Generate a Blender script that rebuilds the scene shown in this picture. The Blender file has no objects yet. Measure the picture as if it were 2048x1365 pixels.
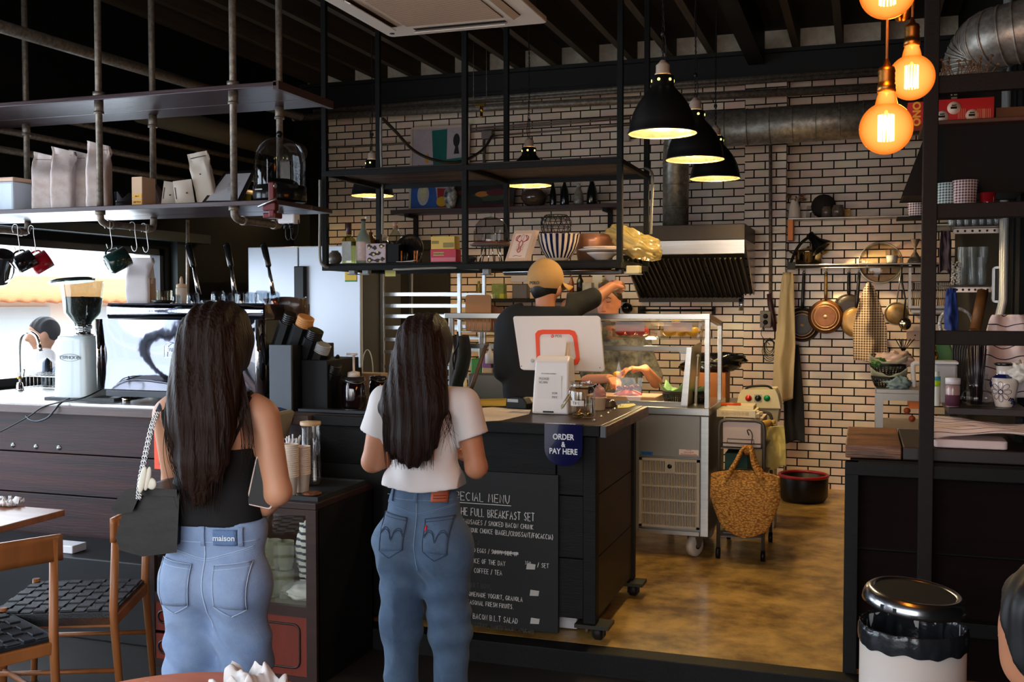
import bpy,math,random
import numpy as np
from mathutils import Matrix,Vector,noise as mnoise
random.seed(7)
S=bpy.context.scene
COL=S.collection
PI=math.pi
# ---------------- camera ----------------
FPX=2075.0;YAW=math.radians(18.74);PIT=math.atan(75.5/2075)
cd=bpy.data.cameras.new('camera');cam=bpy.data.objects.new('camera',cd);COL.objects.link(cam)
cd.sensor_width=36;cd.lens=FPX/2048*36;cd.clip_start=0.05;cd.clip_end=200
CAM=Vector((0,0,1.65));cam.location=CAM
cam.rotation_euler=(PI/2-PIT,0,YAW)
S.camera=cam
_F=Vector((-math.sin(YAW)*math.cos(PIT),math.cos(YAW)*math.cos(PIT),-math.sin(PIT)))
_R=Vector((math.cos(YAW),math.sin(YAW),0));_U=_R.cross(_F)
def at(x,y,X=None,Y=None,Z=None,D=None):
 d=_F+_R*((x-1024)/FPX)-_U*((y-682.5)/FPX)
 if X is not None:t=(X-CAM.x)/d.x
 elif Y is not None:t=(Y-CAM.y)/d.y
 elif Z is not None:t=(Z-CAM.z)/d.z
 else:t=D
 return CAM+d*t
 # ---------------- world, light, exposure ----------------
S.view_settings.view_transform='Standard';S.view_settings.look='None'
S.view_settings.gamma=1;S.view_settings.use_curve_mapping=False
S.view_settings.exposure=0.55
W=bpy.data.worlds.new('world');S.world=W;W.use_nodes=True
nt=W.node_tree;bg=nt.nodes['Background']
tc=nt.nodes.new('ShaderNodeTexCoord');sx=nt.nodes.new('ShaderNodeSeparateXYZ');rp=nt.nodes.new('ShaderNodeValToRGB')
nt.links.new(tc.outputs['Generated'],sx.inputs[0]);nt.links.new(sx.outputs['Z'],rp.inputs[0]);nt.links.new(rp.outputs[0],bg.inputs[0])
rp.color_ramp.elements[0].position=0.0;rp.color_ramp.elements[0].color=(.32,.30,.28,1)
rp.color_ramp.elements[1].position=0.25;rp.color_ramp.elements[1].color=(.86,.93,1,1)
bg.inputs[1].default_value=3.2
def area(name,loc,aim,sx_,sy_,power,col):
 l=bpy.data.lights.new(name,'AREA');l.shape='RECTANGLE';l.size=sx_;l.size_y=sy_;l.energy=power;l.color=col
 o=bpy.data.objects.new(name,l);COL.objects.link(o);o.location=loc
 o.rotation_euler=(Vector(aim)-Vector(loc)).to_track_quat('-Z','Y').to_euler();return o
 # daylight entering through the window band of the left wall and through the open shopfront behind
area('window_daylight',(-5.35,2.6,1.6),(0,3.0,1.4),3.3,2.4,105,(.80,.90,1))
area('bar_window_daylight',(-5.35,5.5,1.65),(0,5.5,1.4),2.3,.9,38,(.80,.90,1))
area('shopfront_daylight',(-2.0,-2.6,2.0),(-2.0,3,1.3),5.5,2.6,50,(1,.95,.90))
def point(name,loc,power,col,r=.05):
 l=bpy.data.lights.new(name,'POINT');l.energy=power;l.color=col;l.shadow_soft_size=r
 o=bpy.data.objects.new(name,l);COL.objects.link(o);o.location=loc;return o
def spot(name,loc,aim,power,col,ang,r=.04,blend=.4):
 l=bpy.data.lights.new(name,'SPOT');l.energy=power;l.color=col;l.spot_size=math.radians(ang);l.shadow_soft_size=r;l.spot_blend=blend
 o=bpy.data.objects.new(name,l);COL.objects.link(o);o.location=loc
 o.rotation_euler=(Vector(aim)-Vector(loc)).to_track_quat('-Z','Y').to_euler();return o
WARM=(1,.66,.32);AMB=(1,.5,.16)
# ---------------- materials ----------------
def lin(c):
 return tuple(((v/255)/12.92 if v/255<=.04045 else((v/255+.055)/1.055)**2.4)for v in c)
MATS={}
def mat(name,col,r=.5,m=0.,var=None,bump=None,trans=0.,ior=1.45,alpha=1.,emit=None,es=1.,coat=0.,col2=None,stretch=(1,1,1),sheen=0.,vscale=None,spec=.5):
 """one Principled material; var=(scale, amount) mixes towards col2 with noise; bump=(scale, strength)"""
 if name in MATS:return MATS[name]
 M=bpy.data.materials.new(name);M.use_nodes=True;t=M.node_tree;b=t.nodes['Principled BSDF']
 c=lin(col);b.inputs['Base Color'].default_value=(*c,1);b.inputs['Roughness'].default_value=r;b.inputs['Metallic'].default_value=m
 b.inputs['Transmission Weight'].default_value=trans;b.inputs['IOR'].default_value=ior;b.inputs['Alpha'].default_value=alpha
 b.inputs['Coat Weight'].default_value=coat;b.inputs['Specular IOR Level'].default_value=spec
 if sheen:b.inputs['Sheen Weight'].default_value=sheen
 if emit:b.inputs['Emission Color'].default_value=(*lin(emit),1);b.inputs['Emission Strength'].default_value=es
 def coords():
  tcn=t.nodes.new('ShaderNodeTexCoord');mp=t.nodes.new('ShaderNodeMapping');mp.inputs['Scale'].default_value=stretch
  t.links.new(tcn.outputs['Object'],mp.inputs[0]);return mp.outputs[0]
 if var or bump:cc=coords()
 if var:
  n=t.nodes.new('ShaderNodeTexNoise');n.inputs['Scale'].default_value=var[0];n.inputs['Detail'].default_value=6;n.inputs['Roughness'].default_value=.65
  t.links.new(cc,n.inputs[0]);rr=t.nodes.new('ShaderNodeValToRGB');t.links.new(n.outputs['Fac'],rr.inputs[0])
  c2=lin(col2)if col2 else tuple(v*(1-var[1])for v in c)
  rr.color_ramp.elements[0].position=.35;rr.color_ramp.elements[1].position=.65
  rr.color_ramp.elements[0].color=(*c2,1);rr.color_ramp.elements[1].color=(*c,1)
  t.links.new(rr.outputs[0],b.inputs['Base Color'])
 if bump:
  n2=t.nodes.new('ShaderNodeTexNoise');n2.inputs['Scale'].default_value=bump[0];n2.inputs['Detail'].default_value=4
  t.links.new(cc,n2.inputs[0]);bp=t.nodes.new('ShaderNodeBump');bp.inputs['Strength'].default_value=bump[1];bp.inputs['Distance'].default_value=.01
  t.links.new(n2.outputs['Fac'],bp.inputs['Height']);t.links.new(bp.outputs[0],b.inputs['Normal'])
 MATS[name]=M;return M
def glassmat(name,col=(255,255,255),r=.02,ior=1.45,mixs=.85):
 """clear glass that lets light through: mostly transparent with a glossy skin"""
 if name in MATS:return MATS[name]
 M=bpy.data.materials.new(name);M.use_nodes=True;t=M.node_tree;t.nodes.clear()
 o=t.nodes.new('ShaderNodeOutputMaterial');mx=t.nodes.new('ShaderNodeMixShader');tr=t.nodes.new('ShaderNodeBsdfTransparent');gl=t.nodes.new('ShaderNodeBsdfGlossy')
 lw=t.nodes.new('ShaderNodeLayerWeight');lw.inputs[0].default_value=.5;fr=t.nodes.new('ShaderNodeMath');fr.operation='POWER';fr.inputs[1].default_value=3.5;t.links.new(lw.outputs['Facing'],fr.inputs[0])
 ma=t.nodes.new('ShaderNodeMath');ma.operation='MULTIPLY_ADD';ma.inputs[1].default_value=.55;ma.inputs[2].default_value=.03+(1-mixs)*.25
 ma.use_clamp=True
 tr.inputs[0].default_value=(*lin(col),1);gl.inputs['Roughness'].default_value=r
 t.links.new(fr.outputs[0],ma.inputs[0]);t.links.new(ma.outputs[0],mx.inputs[0]);t.links.new(tr.outputs[0],mx.inputs[1]);t.links.new(gl.outputs[0],mx.inputs[2]);t.links.new(mx.outputs[0],o.inputs[0])
 MATS[name]=M;return M
 # ---------------- mesh builder ----------------
WM={}
def wm(o):return WM.get(o.name,Matrix.Identity(4))
class MB:
 def __init__(s):s.V=[];s.Fc=[];s.Mi=[];s.Sm=[];s.T=None
 def add(s,vs,fs,m=0,sm=False):
  b=len(s.V)
  for v in vs:
   v=Vector(v);s.V.append(s.T@v if s.T else v)
  for f in fs:s.Fc.append([b+i for i in f]);s.Mi.append(m);s.Sm.append(sm)
  return s
 def box(s,x0,y0,z0,x1,y1,z1,m=0):
  if x0>x1:x0,x1=x1,x0
  if y0>y1:y0,y1=y1,y0
  if z0>z1:z0,z1=z1,z0
  v=[(x,y,z)for z in(z0,z1)for x,y in((x0,y0),(x1,y0),(x1,y1),(x0,y1))]
  return s.add(v,[(3,2,1,0),(4,5,6,7),(0,1,5,4),(1,2,6,5),(2,3,7,6),(3,0,4,7)],m)
 def obox(s,c,sz,rot=None,m=0):
  M=Matrix.Translation(c)@(rot or Matrix.Identity(4)).to_4x4()
  hx,hy,hz=sz[0]/2,sz[1]/2,sz[2]/2
  v=[M@Vector((x,y,z))for z in(-hz,hz)for x,y in((-hx,-hy),(hx,-hy),(hx,hy),(-hx,hy))]
  return s.add(v,[(3,2,1,0),(4,5,6,7),(0,1,5,4),(1,2,6,5),(2,3,7,6),(3,0,4,7)],m)
 def tube(s,pts,r,n=8,m=0,cap=True,sm=True,flat=1.):
  pts=[Vector(p)for p in pts];k=len(pts);rs=r if isinstance(r,(list,tuple))else[r]*k
  up=None;vs=[]
  for i,p in enumerate(pts):
   d=(pts[min(i+1,k-1)]-pts[max(i-1,0)])
   if d.length<1e-9:d=Vector((0,0,1))
   d.normalize()
   if up is None:up=Vector((0,0,1))if abs(d.z)<.9 else Vector((1,0,0))
   a=d.cross(up)
   if a.length<1e-6:a=d.orthogonal()
   a.normalize();b=a.cross(d);up=b
   for j in range(n):
    t=2*PI*j/n;vs.append(p+(a*math.cos(t)+b*math.sin(t)*flat)*rs[i])
  fs=[(i*n+j,i*n+(j+1)%n,(i+1)*n+(j+1)%n,(i+1)*n+j)for i in range(k-1)for j in range(n)]
  s.add(vs,fs,m,sm)
  if cap:
   b0=len(s.V)-len(vs)
   s.Fc.append([b0+j for j in range(n)][::-1]);s.Mi.append(m);s.Sm.append(False)
   s.Fc.append([b0+(k-1)*n+j for j in range(n)]);s.Mi.append(m);s.Sm.append(False)
  return s
 def lathe(s,prof,c=(0,0,0),n=24,m=0,rot=None,sm=True,sx=1.,sy=1.):
  M=Matrix.Translation(c)@(rot or Matrix.Identity(4));vs=[]
  for r,z in prof:
   for j in range(n):
    t=2*PI*j/n;vs.append(M@Vector((r*math.cos(t)*sx,r*math.sin(t)*sy,z)))
  k=len(prof)
  fs=[(i*n+j,i*n+(j+1)%n,(i+1)*n+(j+1)%n,(i+1)*n+j)for i in range(k-1)for j in range(n)]
  s.add(vs,fs,m,sm);b0=len(s.V)-len(vs)
  if prof[0][0]>1e-4:s.Fc.append([b0+j for j in range(n)][::-1]);s.Mi.append(m);s.Sm.append(False)
  if prof[-1][0]>1e-4:s.Fc.append([b0+(k-1)*n+j for j in range(n)]);s.Mi.append(m);s.Sm.append(False)
  return s
 def open_lathe(s,prof,c=(0,0,0),n=24,m=0,rot=None,sx=1.,sy=1.):
  M=Matrix.Translation(c)@(rot or Matrix.Identity(4));vs=[]
  for r,z in prof:
   for j in range(n):
    t=2*PI*j/n;vs.append(M@Vector((r*math.cos(t)*sx,r*math.sin(t)*sy,z)))
  k=len(prof)
  return s.add(vs,[(i*n+j,i*n+(j+1)%n,(i+1)*n+(j+1)%n,(i+1)*n+j)for i in range(k-1)for j in range(n)],m,True)
 def prism(s,poly,h,M=None,m=0):
  """poly (x,y) in the plane of M, extruded h along its z"""
  M=M or Matrix.Identity(4);n=len(poly)
  vs=[M@Vector((x,y,0))for x,y in poly]+[M@Vector((x,y,h))for x,y in poly]
  return s.add(vs,[tuple(range(n))[::-1],tuple(range(n,2*n))]+[(i,(i+1)%n,n+(i+1)%n,n+i)for i in range(n)],m)
 def grid(s,fn,nu,nv,m=0,sm=True,wrap=False):
  vs=[fn(i/nu,j/nv)for i in range(nu+1)for j in range(nv+1)]
  return s.add(vs,[(i*(nv+1)+j,(i+1)*(nv+1)+j,(i+1)*(nv+1)+j+1,i*(nv+1)+j+1)for i in range(nu)for j in range(nv)],m,sm)
 def ball(s,c,r,rot=None,m=0,nu=12,nv=8):
  if not isinstance(r,(tuple,list)):r=(r,r,r)
  R3=(rot or Matrix.Identity(4)).to_3x3();c=Vector(c)
  vs=[c+(R3@Vector((r[0]*math.sin(PI*i/nv)*math.cos(2*PI*j/nu),r[1]*math.sin(PI*i/nv)*math.sin(2*PI*j/nu),r[2]*math.cos(PI*i/nv))))for i in range(1,nv)for j in range(nu)]
  vs+=[c+(R3@Vector((0,0,r[2]))),c+(R3@Vector((0,0,-r[2])))]
  a=(nv-1)*nu
  fs=[(i*nu+j,(i+1)*nu+j,(i+1)*nu+(j+1)%nu,i*nu+(j+1)%nu)for i in range(nv-2)for j in range(nu)]
  fs+=[(a,j,(j+1)%nu)for j in range(nu)]+[((nv-2)*nu+j,a+1,(nv-2)*nu+(j+1)%nu)for j in range(nu)]
  return s.add(vs,fs,m,True)
 def build(s,name,mats,parent=None,local=False,bevel=0,solid=0,sub=0):
  me=bpy.data.meshes.new(name)
  V=s.V
  if parent is not None and not local:
   inv=wm(parent).inverted();V=[inv@v for v in V]
  me.from_pydata([tuple(v)for v in V],[],s.Fc)
  if not isinstance(mats,(list,tuple)):mats=[mats]
  for m in mats:me.materials.append(m)
  me.polygons.foreach_set('material_index',s.Mi);me.polygons.foreach_set('use_smooth',s.Sm);me.update()
  o=bpy.data.objects.new(name,me);COL.objects.link(o)
  if parent is not None:o.parent=parent;WM[o.name]=wm(parent)
  if solid:md=o.modifiers.new('solid','SOLIDIFY');md.thickness=solid;md.offset=0
  if bevel:md=o.modifiers.new('bevel','BEVEL');md.width=bevel;md.segments=2;md.limit_method='ANGLE';md.angle_limit=.7
  if sub:md=o.modifiers.new('sub','SUBSURF');md.levels=sub;md.render_levels=sub
  return o
def tag(o,label=None,cat=None,group=None,kind=None):
 if label:o['label']=label
 if cat:o['category']=cat
 if group:o['group']=group
 if kind:o['kind']=kind
 return o
def thing(name,label,cat,loc,rz=0.,group=None):
 o=bpy.data.objects.new(name,None);COL.objects.link(o);o.location=loc;o.rotation_euler=(0,0,rz);o.empty_display_size=.05
 WM[o.name]=Matrix.Translation(loc)@Matrix.Rotation(rz,4,'Z')
 return tag(o,label,cat,group)
def solo(name,mb,mats,label,cat,group=None,**k):
 return tag(mb.build(name,mats,**k),label,cat,group)
def struct(name,mb,mats,**k):
 o=mb.build(name,mats,**k);o['kind']='structure';return o
def dup(root,loc,rz=None,label=None,group=None,scale=None):
 r=root.copy();COL.objects.link(r);r.location=loc
 if rz is not None:r.rotation_euler=(0,0,rz)
 if scale:r.scale=scale
 if label:r['label']=label
 if group:r['group']=group
 for ch in list(root.children):
  c=ch.copy();COL.objects.link(c);c.parent=r
  for g in list(ch.children):
   d=g.copy();COL.objects.link(d);d.parent=c
 return r
def frame(o,zdir,xdir=None):
 """matrix at o with z along zdir"""
 z=Vector(zdir).normalized();x=Vector(xdir)if xdir else(Vector((0,0,1))if abs(z.z)<.9 else Vector((1,0,0)))
 y=z.cross(x).normalized();x=y.cross(z).normalized()
 return Matrix(((x.x,y.x,z.x,o[0]),(x.y,y.y,z.y,o[1]),(x.z,y.z,z.z,o[2]),(0,0,0,1)))
def RX(a):return Matrix.Rotation(a,4,'X')
def RY(a):return Matrix.Rotation(a,4,'Y')
def RZ(a):return Matrix.Rotation(a,4,'Z')
def TR(*a):return Matrix.Translation(a)
def spline(pts,n=8):
 pts=[Vector(p)for p in pts];out=[]
 for i in range(len(pts)-1):
  p0,p1,p2,p3=pts[max(i-1,0)],pts[i],pts[i+1],pts[min(i+2,len(pts)-1)]
  for k in range(n):
   t=k/n;out.append(.5*((2*p1)+(p2-p0)*t+(2*p0-5*p1+4*p2-p3)*t*t+(3*p1-p0-3*p2+p3)*t**3))
 return out+[pts[-1]]
def text(name,body,M,size,mt,parent,align='CENTER',ext=.0008,bold=0.):
 """lettering as a mesh object lying in the plane of M (text x right, y up, z out)"""
 cu=bpy.data.curves.new(name,'FONT');cu.body=body;cu.size=size;cu.align_x=align;cu.align_y='CENTER';cu.extrude=ext;cu.offset=bold;cu.resolution_u=3
 tmp=bpy.data.objects.new('tmp',cu);COL.objects.link(tmp)
 me=bpy.data.meshes.new_from_object(tmp.evaluated_get(bpy.context.evaluated_depsgraph_get()));bpy.data.objects.remove(tmp);bpy.data.curves.remove(cu)
 me.name=name;inv=wm(parent).inverted()if parent else Matrix.Identity(4)
 me.transform(inv@M);me.materials.clear();me.materials.append(mt)
 o=bpy.data.objects.new(name,me);COL.objects.link(o)
 if parent:o.parent=parent;WM[o.name]=wm(parent)
 return o
 # handwriting: single stroke capitals on a 4 x 6 lattice
HW={'A':['04,26,44','1232'.replace('1232','13,33')],}
_raw=dict(A='0,0 2,6 4,0|1,2.3 3.2,2.3',B='0,0 0,6 3,5.4 3,3.6 0,3.2 3.6,2.4 3.2,.3 0,0',C='4,5.4 2,6 .3,4 .3,2 2,0 4,.6',D='0,0 0,6 2.6,5.4 3.8,3 2.6,.6 0,0',E='3.6,6 0,6 0,0 3.6,0|0,3.1 3,3.1',F='3.6,6 0,6 0,0|0,3.1 2.8,3.1',G='4,5.2 2,6 .2,3.6 .6,.8 2.4,0 3.9,1 3.9,2.6 2.4,2.6',H='0,0 0,6|4,0 4,6|0,3 4,3',I='1,0 1,6',J='3,6 3,1 1.6,0 .2,1',K='0,0 0,6|3.6,6 0,2.6 3.8,0',L='0,6 0,0 3.4,0',M='0,0 .6,6 2.2,2 3.8,6 4.4,0',N='0,0 .2,6 3.6,0 3.8,6',O='2,0 .2,2 .2,4.2 2,6 3.8,4.2 3.8,2 2,0',P='0,0 0,6 3,5.5 3.2,3.6 0,2.8',R='0,0 0,6 3,5.5 3.2,3.6 0,3 3.8,0',S='3.6,5.3 2,6 .4,4.6 3.4,1.6 2,0 .2,.8',T='0,6 4,6|2,6 2,0',U='0,6 .2,1.4 2,0 3.6,1.4 3.8,6',V='0,6 2,0 4,6',W='0,6 1,0 2.2,4 3.4,0 4.4,6',Y='0,6 2,3 4,6|2,3 2,0',**{'/':'0,-.6 2.6,6.6','(':'2,6.6 .8,3 2,-.6',')':'.4,6.6 1.6,3 .4,-.6',',':'1,.4 .4,-1','.':'.8,0 1,.3','-':'0,3 3,3','&':'4,0 .6,4.4 1.8,6 2.8,4.6 .2,1.6 1.6,0 4,2.6',':':'1,4 1,4.3|1,1 1,1.3','3':'.2,5.4 2,6 3.2,4.6 1.6,3.2 3.4,1.6 2,0 .2,.8','5':'3.4,6 .6,6 .4,3.4 2.6,3.6 3.4,1.6 2,0 .2,.6','0':'2,0 .4,2 .4,4 2,6 3.4,4 3.4,2 2,0'})
def handwrite(mb,s,M,h,r,m=0,jit=.12,seed=1):
 rnd=random.Random(seed);x=0.;u=h/6
 for ch in s.upper():
  if ch==' ':x+=3.2*u;continue
  g=_raw.get(ch)
  if not g:x+=3*u;continue
  mx=0
  for st in g.split('|'):
   pts=[]
   for pr in st.split():
    a,b=map(float,pr.split(','));mx=max(mx,a)
    pts.append(M@Vector((x+(a*.86+rnd.uniform(-jit,jit)*1.6)*u,(b+rnd.uniform(-jit,jit)*1.6)*u,0)))
   mb.tube(pts,r,n=4,m=m,sm=False)
  x+=(mx*.86+1.5)*u
 return x
 # ======================= THE ROOM =======================
YW=9.0
def brickmat(name,rot):
 M=bpy.data.materials.new(name);M.use_nodes=True;t=M.node_tree;b=t.nodes['Principled BSDF']
 tcn=t.nodes.new('ShaderNodeTexCoord');sp=t.nodes.new('ShaderNodeSeparateXYZ');cb=t.nodes.new('ShaderNodeCombineXYZ')
 t.links.new(tcn.outputs['Object'],sp.inputs[0]);t.links.new(sp.outputs['X' if not rot else 'Y'],cb.inputs[0]);t.links.new(sp.outputs['Z'],cb.inputs[1])
 mp=t.nodes.new('ShaderNodeMapping');mp.inputs['Location'].default_value=(.07,-.013,0);t.links.new(cb.outputs[0],mp.inputs[0])
 br=t.nodes.new('ShaderNodeTexBrick');t.links.new(mp.outputs[0],br.inputs[0])
 br.inputs['Scale'].default_value=1;br.inputs['Brick Width'].default_value=.18;br.inputs['Row Height'].default_value=.067;br.inputs['Mortar Size'].default_value=.0058;br.inputs['Mortar Smooth'].default_value=.15
 br.inputs['Color1'].default_value=(*lin((232,208,184)),1);br.inputs['Color2'].default_value=(*lin((212,182,158)),1);br.inputs['Mortar'].default_value=(*lin((8,6,6)),1);br.inputs['Bias'].default_value=-.1
 n=t.nodes.new('ShaderNodeTexNoise');n.inputs['Scale'].default_value=7;t.links.new(tcn.outputs['Object'],n.inputs[0])
 mx=t.nodes.new('ShaderNodeMixRGB');mx.blend_type='MULTIPLY';mx.inputs[0].default_value=.35;t.links.new(br.outputs['Color'],mx.inputs[1]);t.links.new(n.outputs['Color'],mx.inputs[2])
 hs=t.nodes.new('ShaderNodeHueSaturation');hs.inputs['Saturation'].default_value=.85;hs.inputs['Value'].default_value=1.3;t.links.new(mx.outputs[0],hs.inputs['Color']);t.links.new(hs.outputs[0],b.inputs['Base Color'])
 b.inputs['Roughness'].default_value=.22
 mr=t.nodes.new('ShaderNodeMapRange');t.links.new(br.outputs['Fac'],mr.inputs[0]);mr.inputs[3].default_value=.2;mr.inputs[4].default_value=.9;t.links.new(mr.outputs[0],b.inputs['Roughness'])
 n2=t.nodes.new('ShaderNodeTexNoise');n2.inputs['Scale'].default_value=22;n2.inputs['Detail'].default_value=2;t.links.new(tcn.outputs['Object'],n2.inputs[0])
 ad=t.nodes.new('ShaderNodeMath');ad.operation='MULTIPLY_ADD';ad.inputs[1].default_value=-1.0;t.links.new(br.outputs['Fac'],ad.inputs[0])
 m3=t.nodes.new('ShaderNodeMath');m3.operation='MULTIPLY';m3.inputs[1].default_value=.5;t.links.new(n2.outputs['Fac'],m3.inputs[0]);t.links.new(m3.outputs[0],ad.inputs[2])
 bp=t.nodes.new('ShaderNodeBump');bp.inputs['Strength'].default_value=.5;bp.inputs['Distance'].default_value=.006;t.links.new(ad.outputs[0],bp.inputs['Height']);t.links.new(bp.outputs[0],b.inputs['Normal'])
 return M
brick=brickmat('glazed_brick_tile',0);brickside=brickmat('glazed_brick_tile_return',1)
blackpaint=mat('black_wall_paint',(15,15,15),.8,spec=.2,var=(2.5,.35))
steel_blk=mat('black_painted_steel',(20,20,19),.6,spec=.25,var=(30,.3),bump=(60,.12))
joistm=mat('dark_timber_joist',(74,62,48),.8,var=(3,.4),stretch=(8,.4,8))
deckm=mat('dark_ceiling_deck',(40,35,31),.85,var=(2,.4))
plaster=mat('pale_render',(236,226,204),.8,var=(14,.25),bump=(30,.5))
concrete=mat('polished_yellow_concrete',(212,170,92),.34,var=(4.5,.5),col2=(112,80,36),bump=(9,.25),coat=.1)
woodboard=mat('dark_stained_plank',(66,40,38),.5,spec=.3,var=(2.2,.55),col2=(40,30,32),stretch=(.5,3,12),bump=(14,.15))
woodlip=mat('dark_counter_edge',(88,68,62),.42,var=(3,.3),stretch=(.6,3,12),bump=(30,.15))
blackwood=mat('black_painted_plank',(22,22,22),.6,spec=.25,var=(4,.4),stretch=(1,3,12),bump=(25,.2))
galv=mat('galvanised_steel',(176,168,156),.42,.7,var=(26,.5),bump=(40,.08))
galvpipe=mat('galvanised_pipe',(146,134,120),.5,.55,var=(40,.55),bump=(60,.15))
inox=mat('brushed_stainless',(200,196,190),.28,1.,var=(2,.15),stretch=(1,1,30))
chrome=mat('polished_chrome',(225,225,225),.06,1.)
clear=glassmat('clear_glass')
b=MB();b.box(-5.3,-1.5,-.1,3.2,4.42,0)
struct('floor',b,mat('dark_dining_floor',(50,45,42),.4,var=(3,.4)))
b=MB();b.box(-5.3,4.53,-.1,.85,YW+.3,.1)
struct('floor_kitchen',b,concrete)
b=MB();b.box(-5.3,4.42,-.1,3.2,4.53,.1);b.box(.85,4.53,-.1,3.2,5,.1)
struct('trim_1',b,steel_blk,bevel=.004)
b=MB();b.box(-5.3,YW,0,.9,YW+.2,3.74)
struct('wall_back',b,brick)
b=MB();b.box(-5.3,YW,3.74,.9,YW+.2,4.0)
struct('wall_back_top',b,plaster)
b=MB();b.box(-.955,YW-.14,.1,-.622,YW,3.52,0);
for f in range(len(b.Fc)):
 xs=[b.V[i].x for i in b.Fc[f]]
 if max(xs)-min(xs)<1e-6:b.Mi[f]=1
struct('wall_pilaster',b,[brick,brickside])
# left wall with its window band, right wall, ceiling
WY0,WY1,WZ0,WZ1=1.0,6.80,1.12,2.07
b=MB();b.box(-5.3,4.32,0,-5.15,YW,WZ0);b.box(-5.3,4.32,WZ1,-5.15,YW,4.0);b.box(-5.3,.2,0,-5.15,4.32,.25);b.box(-5.3,.2,2.8,-5.15,4.32,4.0);b.box(-5.3,4.32,WZ0,-5.15,4.36,WZ1);b.box(-5.3,WY1,WZ0,-5.15,YW,WZ1);b.box(-5.3,.2,.25,-5.15,WY0,2.8)
struct('wall_left',b,blackpaint)
b=MB();b.box(.68,5.55,.1,.85,YW,4.0)
struct('wall_right',b,blackpaint)
b=MB();b.box(3.05,-1.5,0,3.2,5.3,4.0);b.box(.85,5.40,0,3.2,5.55,4.0);b.box(.69,5.40,.1,.85,5.55,4.0)
struct('wall_right_dining',b,blackpaint)
b=MB();b.box(-5.3,-1.5,2.9,3.2,-1.35,4.0);b.box(-5.3,-1.5,0,-4.7,-1.35,4);b.box(.9,-1.5,0,3.2,-1.35,2.9)
struct('wall_front',b,blackpaint)
b=MB();b.box(-5.3,-1.5,3.93,3.2,YW+.2,4.0)
struct('ceiling',b,deckm)
x=-5.008
k=0
b=None
while x<3.0:
 if abs(x+.83)>.1:
  b=MB();b.box(x-.028,-1.4,3.745,x+.028,YW,3.93);struct('ceiling_joist',b,joistm)
 x+=.3425
b=MB();b.box(-5.15,8.83,3.71,.68,8.95,3.742);b.box(-5.15,8.83,3.515,.68,8.95,3.54);b.box(-5.15,8.87,3.54,.68,8.89,3.71)
struct('beam',b,mat('black_steel_beam',(14,14,14),.6))
b=MB();b.box(-.93,-1.4,3.62,-.80,8.83,3.93)
struct('beam',b,steel_blk)
# windows of the left wall
frm=mat('black_window_frame',(26,26,30),.4)
for i,(y0,y1,WZ0,WZ1)in enumerate(((1.0,2.66,.25,2.8),(2.66,4.32,.25,2.8),(4.36,6.8,1.12,2.07))):
 t=MB();w=.05
 t.box(-5.26,y0,WZ0,-5.17,y0+w,WZ1);t.box(-5.26,y1-w,WZ0,-5.17,y1,WZ1);t.box(-5.26,y0,WZ0,-5.17,y1,WZ0+w);t.box(-5.26,y0,WZ1-w,-5.17,y1,WZ1)
 o=struct('window_%d'%(i+1),t,frm)
 g=MB();g.box(-5.215,y0+w,WZ0+w,-5.209,y1-w,WZ1-w);g.build('pane',glassmat('window_glass',(250,252,255),.0,1.3,1),o)
b=MB();b.box(-5.15,4.36,2.13,-5.02,7.2,2.20);struct('trim_2',b,mat('green_black_trim',(34,42,40),.4))
b=MB();b.box(-5.15,6.86,.1,-5.09,6.98,2.13);struct('trim_3',b,mat('green_black_trim',(34,42,40),.4))
# black door in the back wall, left of the tiles
dt=thing('door_1',None,None,(-3.9,YW-.05,.1));dt['kind']='structure'
b=MB();b.box(-4.62,YW-.05,.1,-3.75,YW-.005,2.15);b.build('door_panel',mat('dark_brown_door',(22,16,12),.6,var=(3,.4)),dt)
b=MB();b.box(-3.75,YW-.07,.1,-3.66,YW-.002,2.24);b.box(-4.72,YW-.07,.1,-4.62,YW-.002,2.24);b.box(-4.62,YW-.07,2.15,-3.75,YW-.002,2.24);b.build('door_frame',mat('dark_brown_door',(22,16,12),.6),dt)
kp=at(733,624,Y=YW-.12)
b=MB();b.ball(kp,.035);b.tube([kp,kp+Vector((0,.08,0))],.015);b.lathe([(.032,0),(.032,.008)],kp+Vector((0,.075,0)),rot=RX(-PI/2),n=16);b.build('door_knob',mat('brass',(190,150,70),.25,1.),dt)
# black column piece at the end of the left wall
b=MB();b.box(-5.15,8.72,.1,-4.98,9.0,3.5);struct('wall_left_return',b,blackpaint)
# the street outside: ground, tiled roof and wall opposite
b=MB();b.box(-30,-30,-.3,20,30,-.11);struct('ground',b,mat('street_concrete',(150,146,140),.8))
t=thing('street_building','pale building with an orange tiled roof seen through the window','building',(-11.5,9.5,-.11))
b=MB();b.box(-16,4,-.1,-11.5,18,1.7);b.build('wall',mat('cream_street_wall',(250,240,226),.8),t)
b=MB()
def roof(u,v):
 y=3.6+v*15;return Vector((-11.0-u*3.5,y,1.66+u*.42+.05*abs(math.sin(y*PI/.28))))
b.grid(roof,3,220);b.build('roof',mat('orange_roof_tile',(236,150,96),.8,var=(6,.2)),t,solid=.05)
b=MB()
for yy in np.arange(5,17,2.1):b.box(-11.55,yy,.4,-11.45,yy+1.1,1.6)
b.build('shutters',mat('blue_shutter',(214,226,230),.6),t)
t=thing('street_building','unseen grey violet shop building added for reflections in the espresso machine','building',(-12,-3,-.11))  # unseen facade, added to give the machine's mirror panel dark shapes to reflect
b=MB();b.box(-16,-9,-.1,-12,1.8,5.5);b.build('wall',mat('grey_violet_wall',(120,112,128),.8),t)
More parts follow.
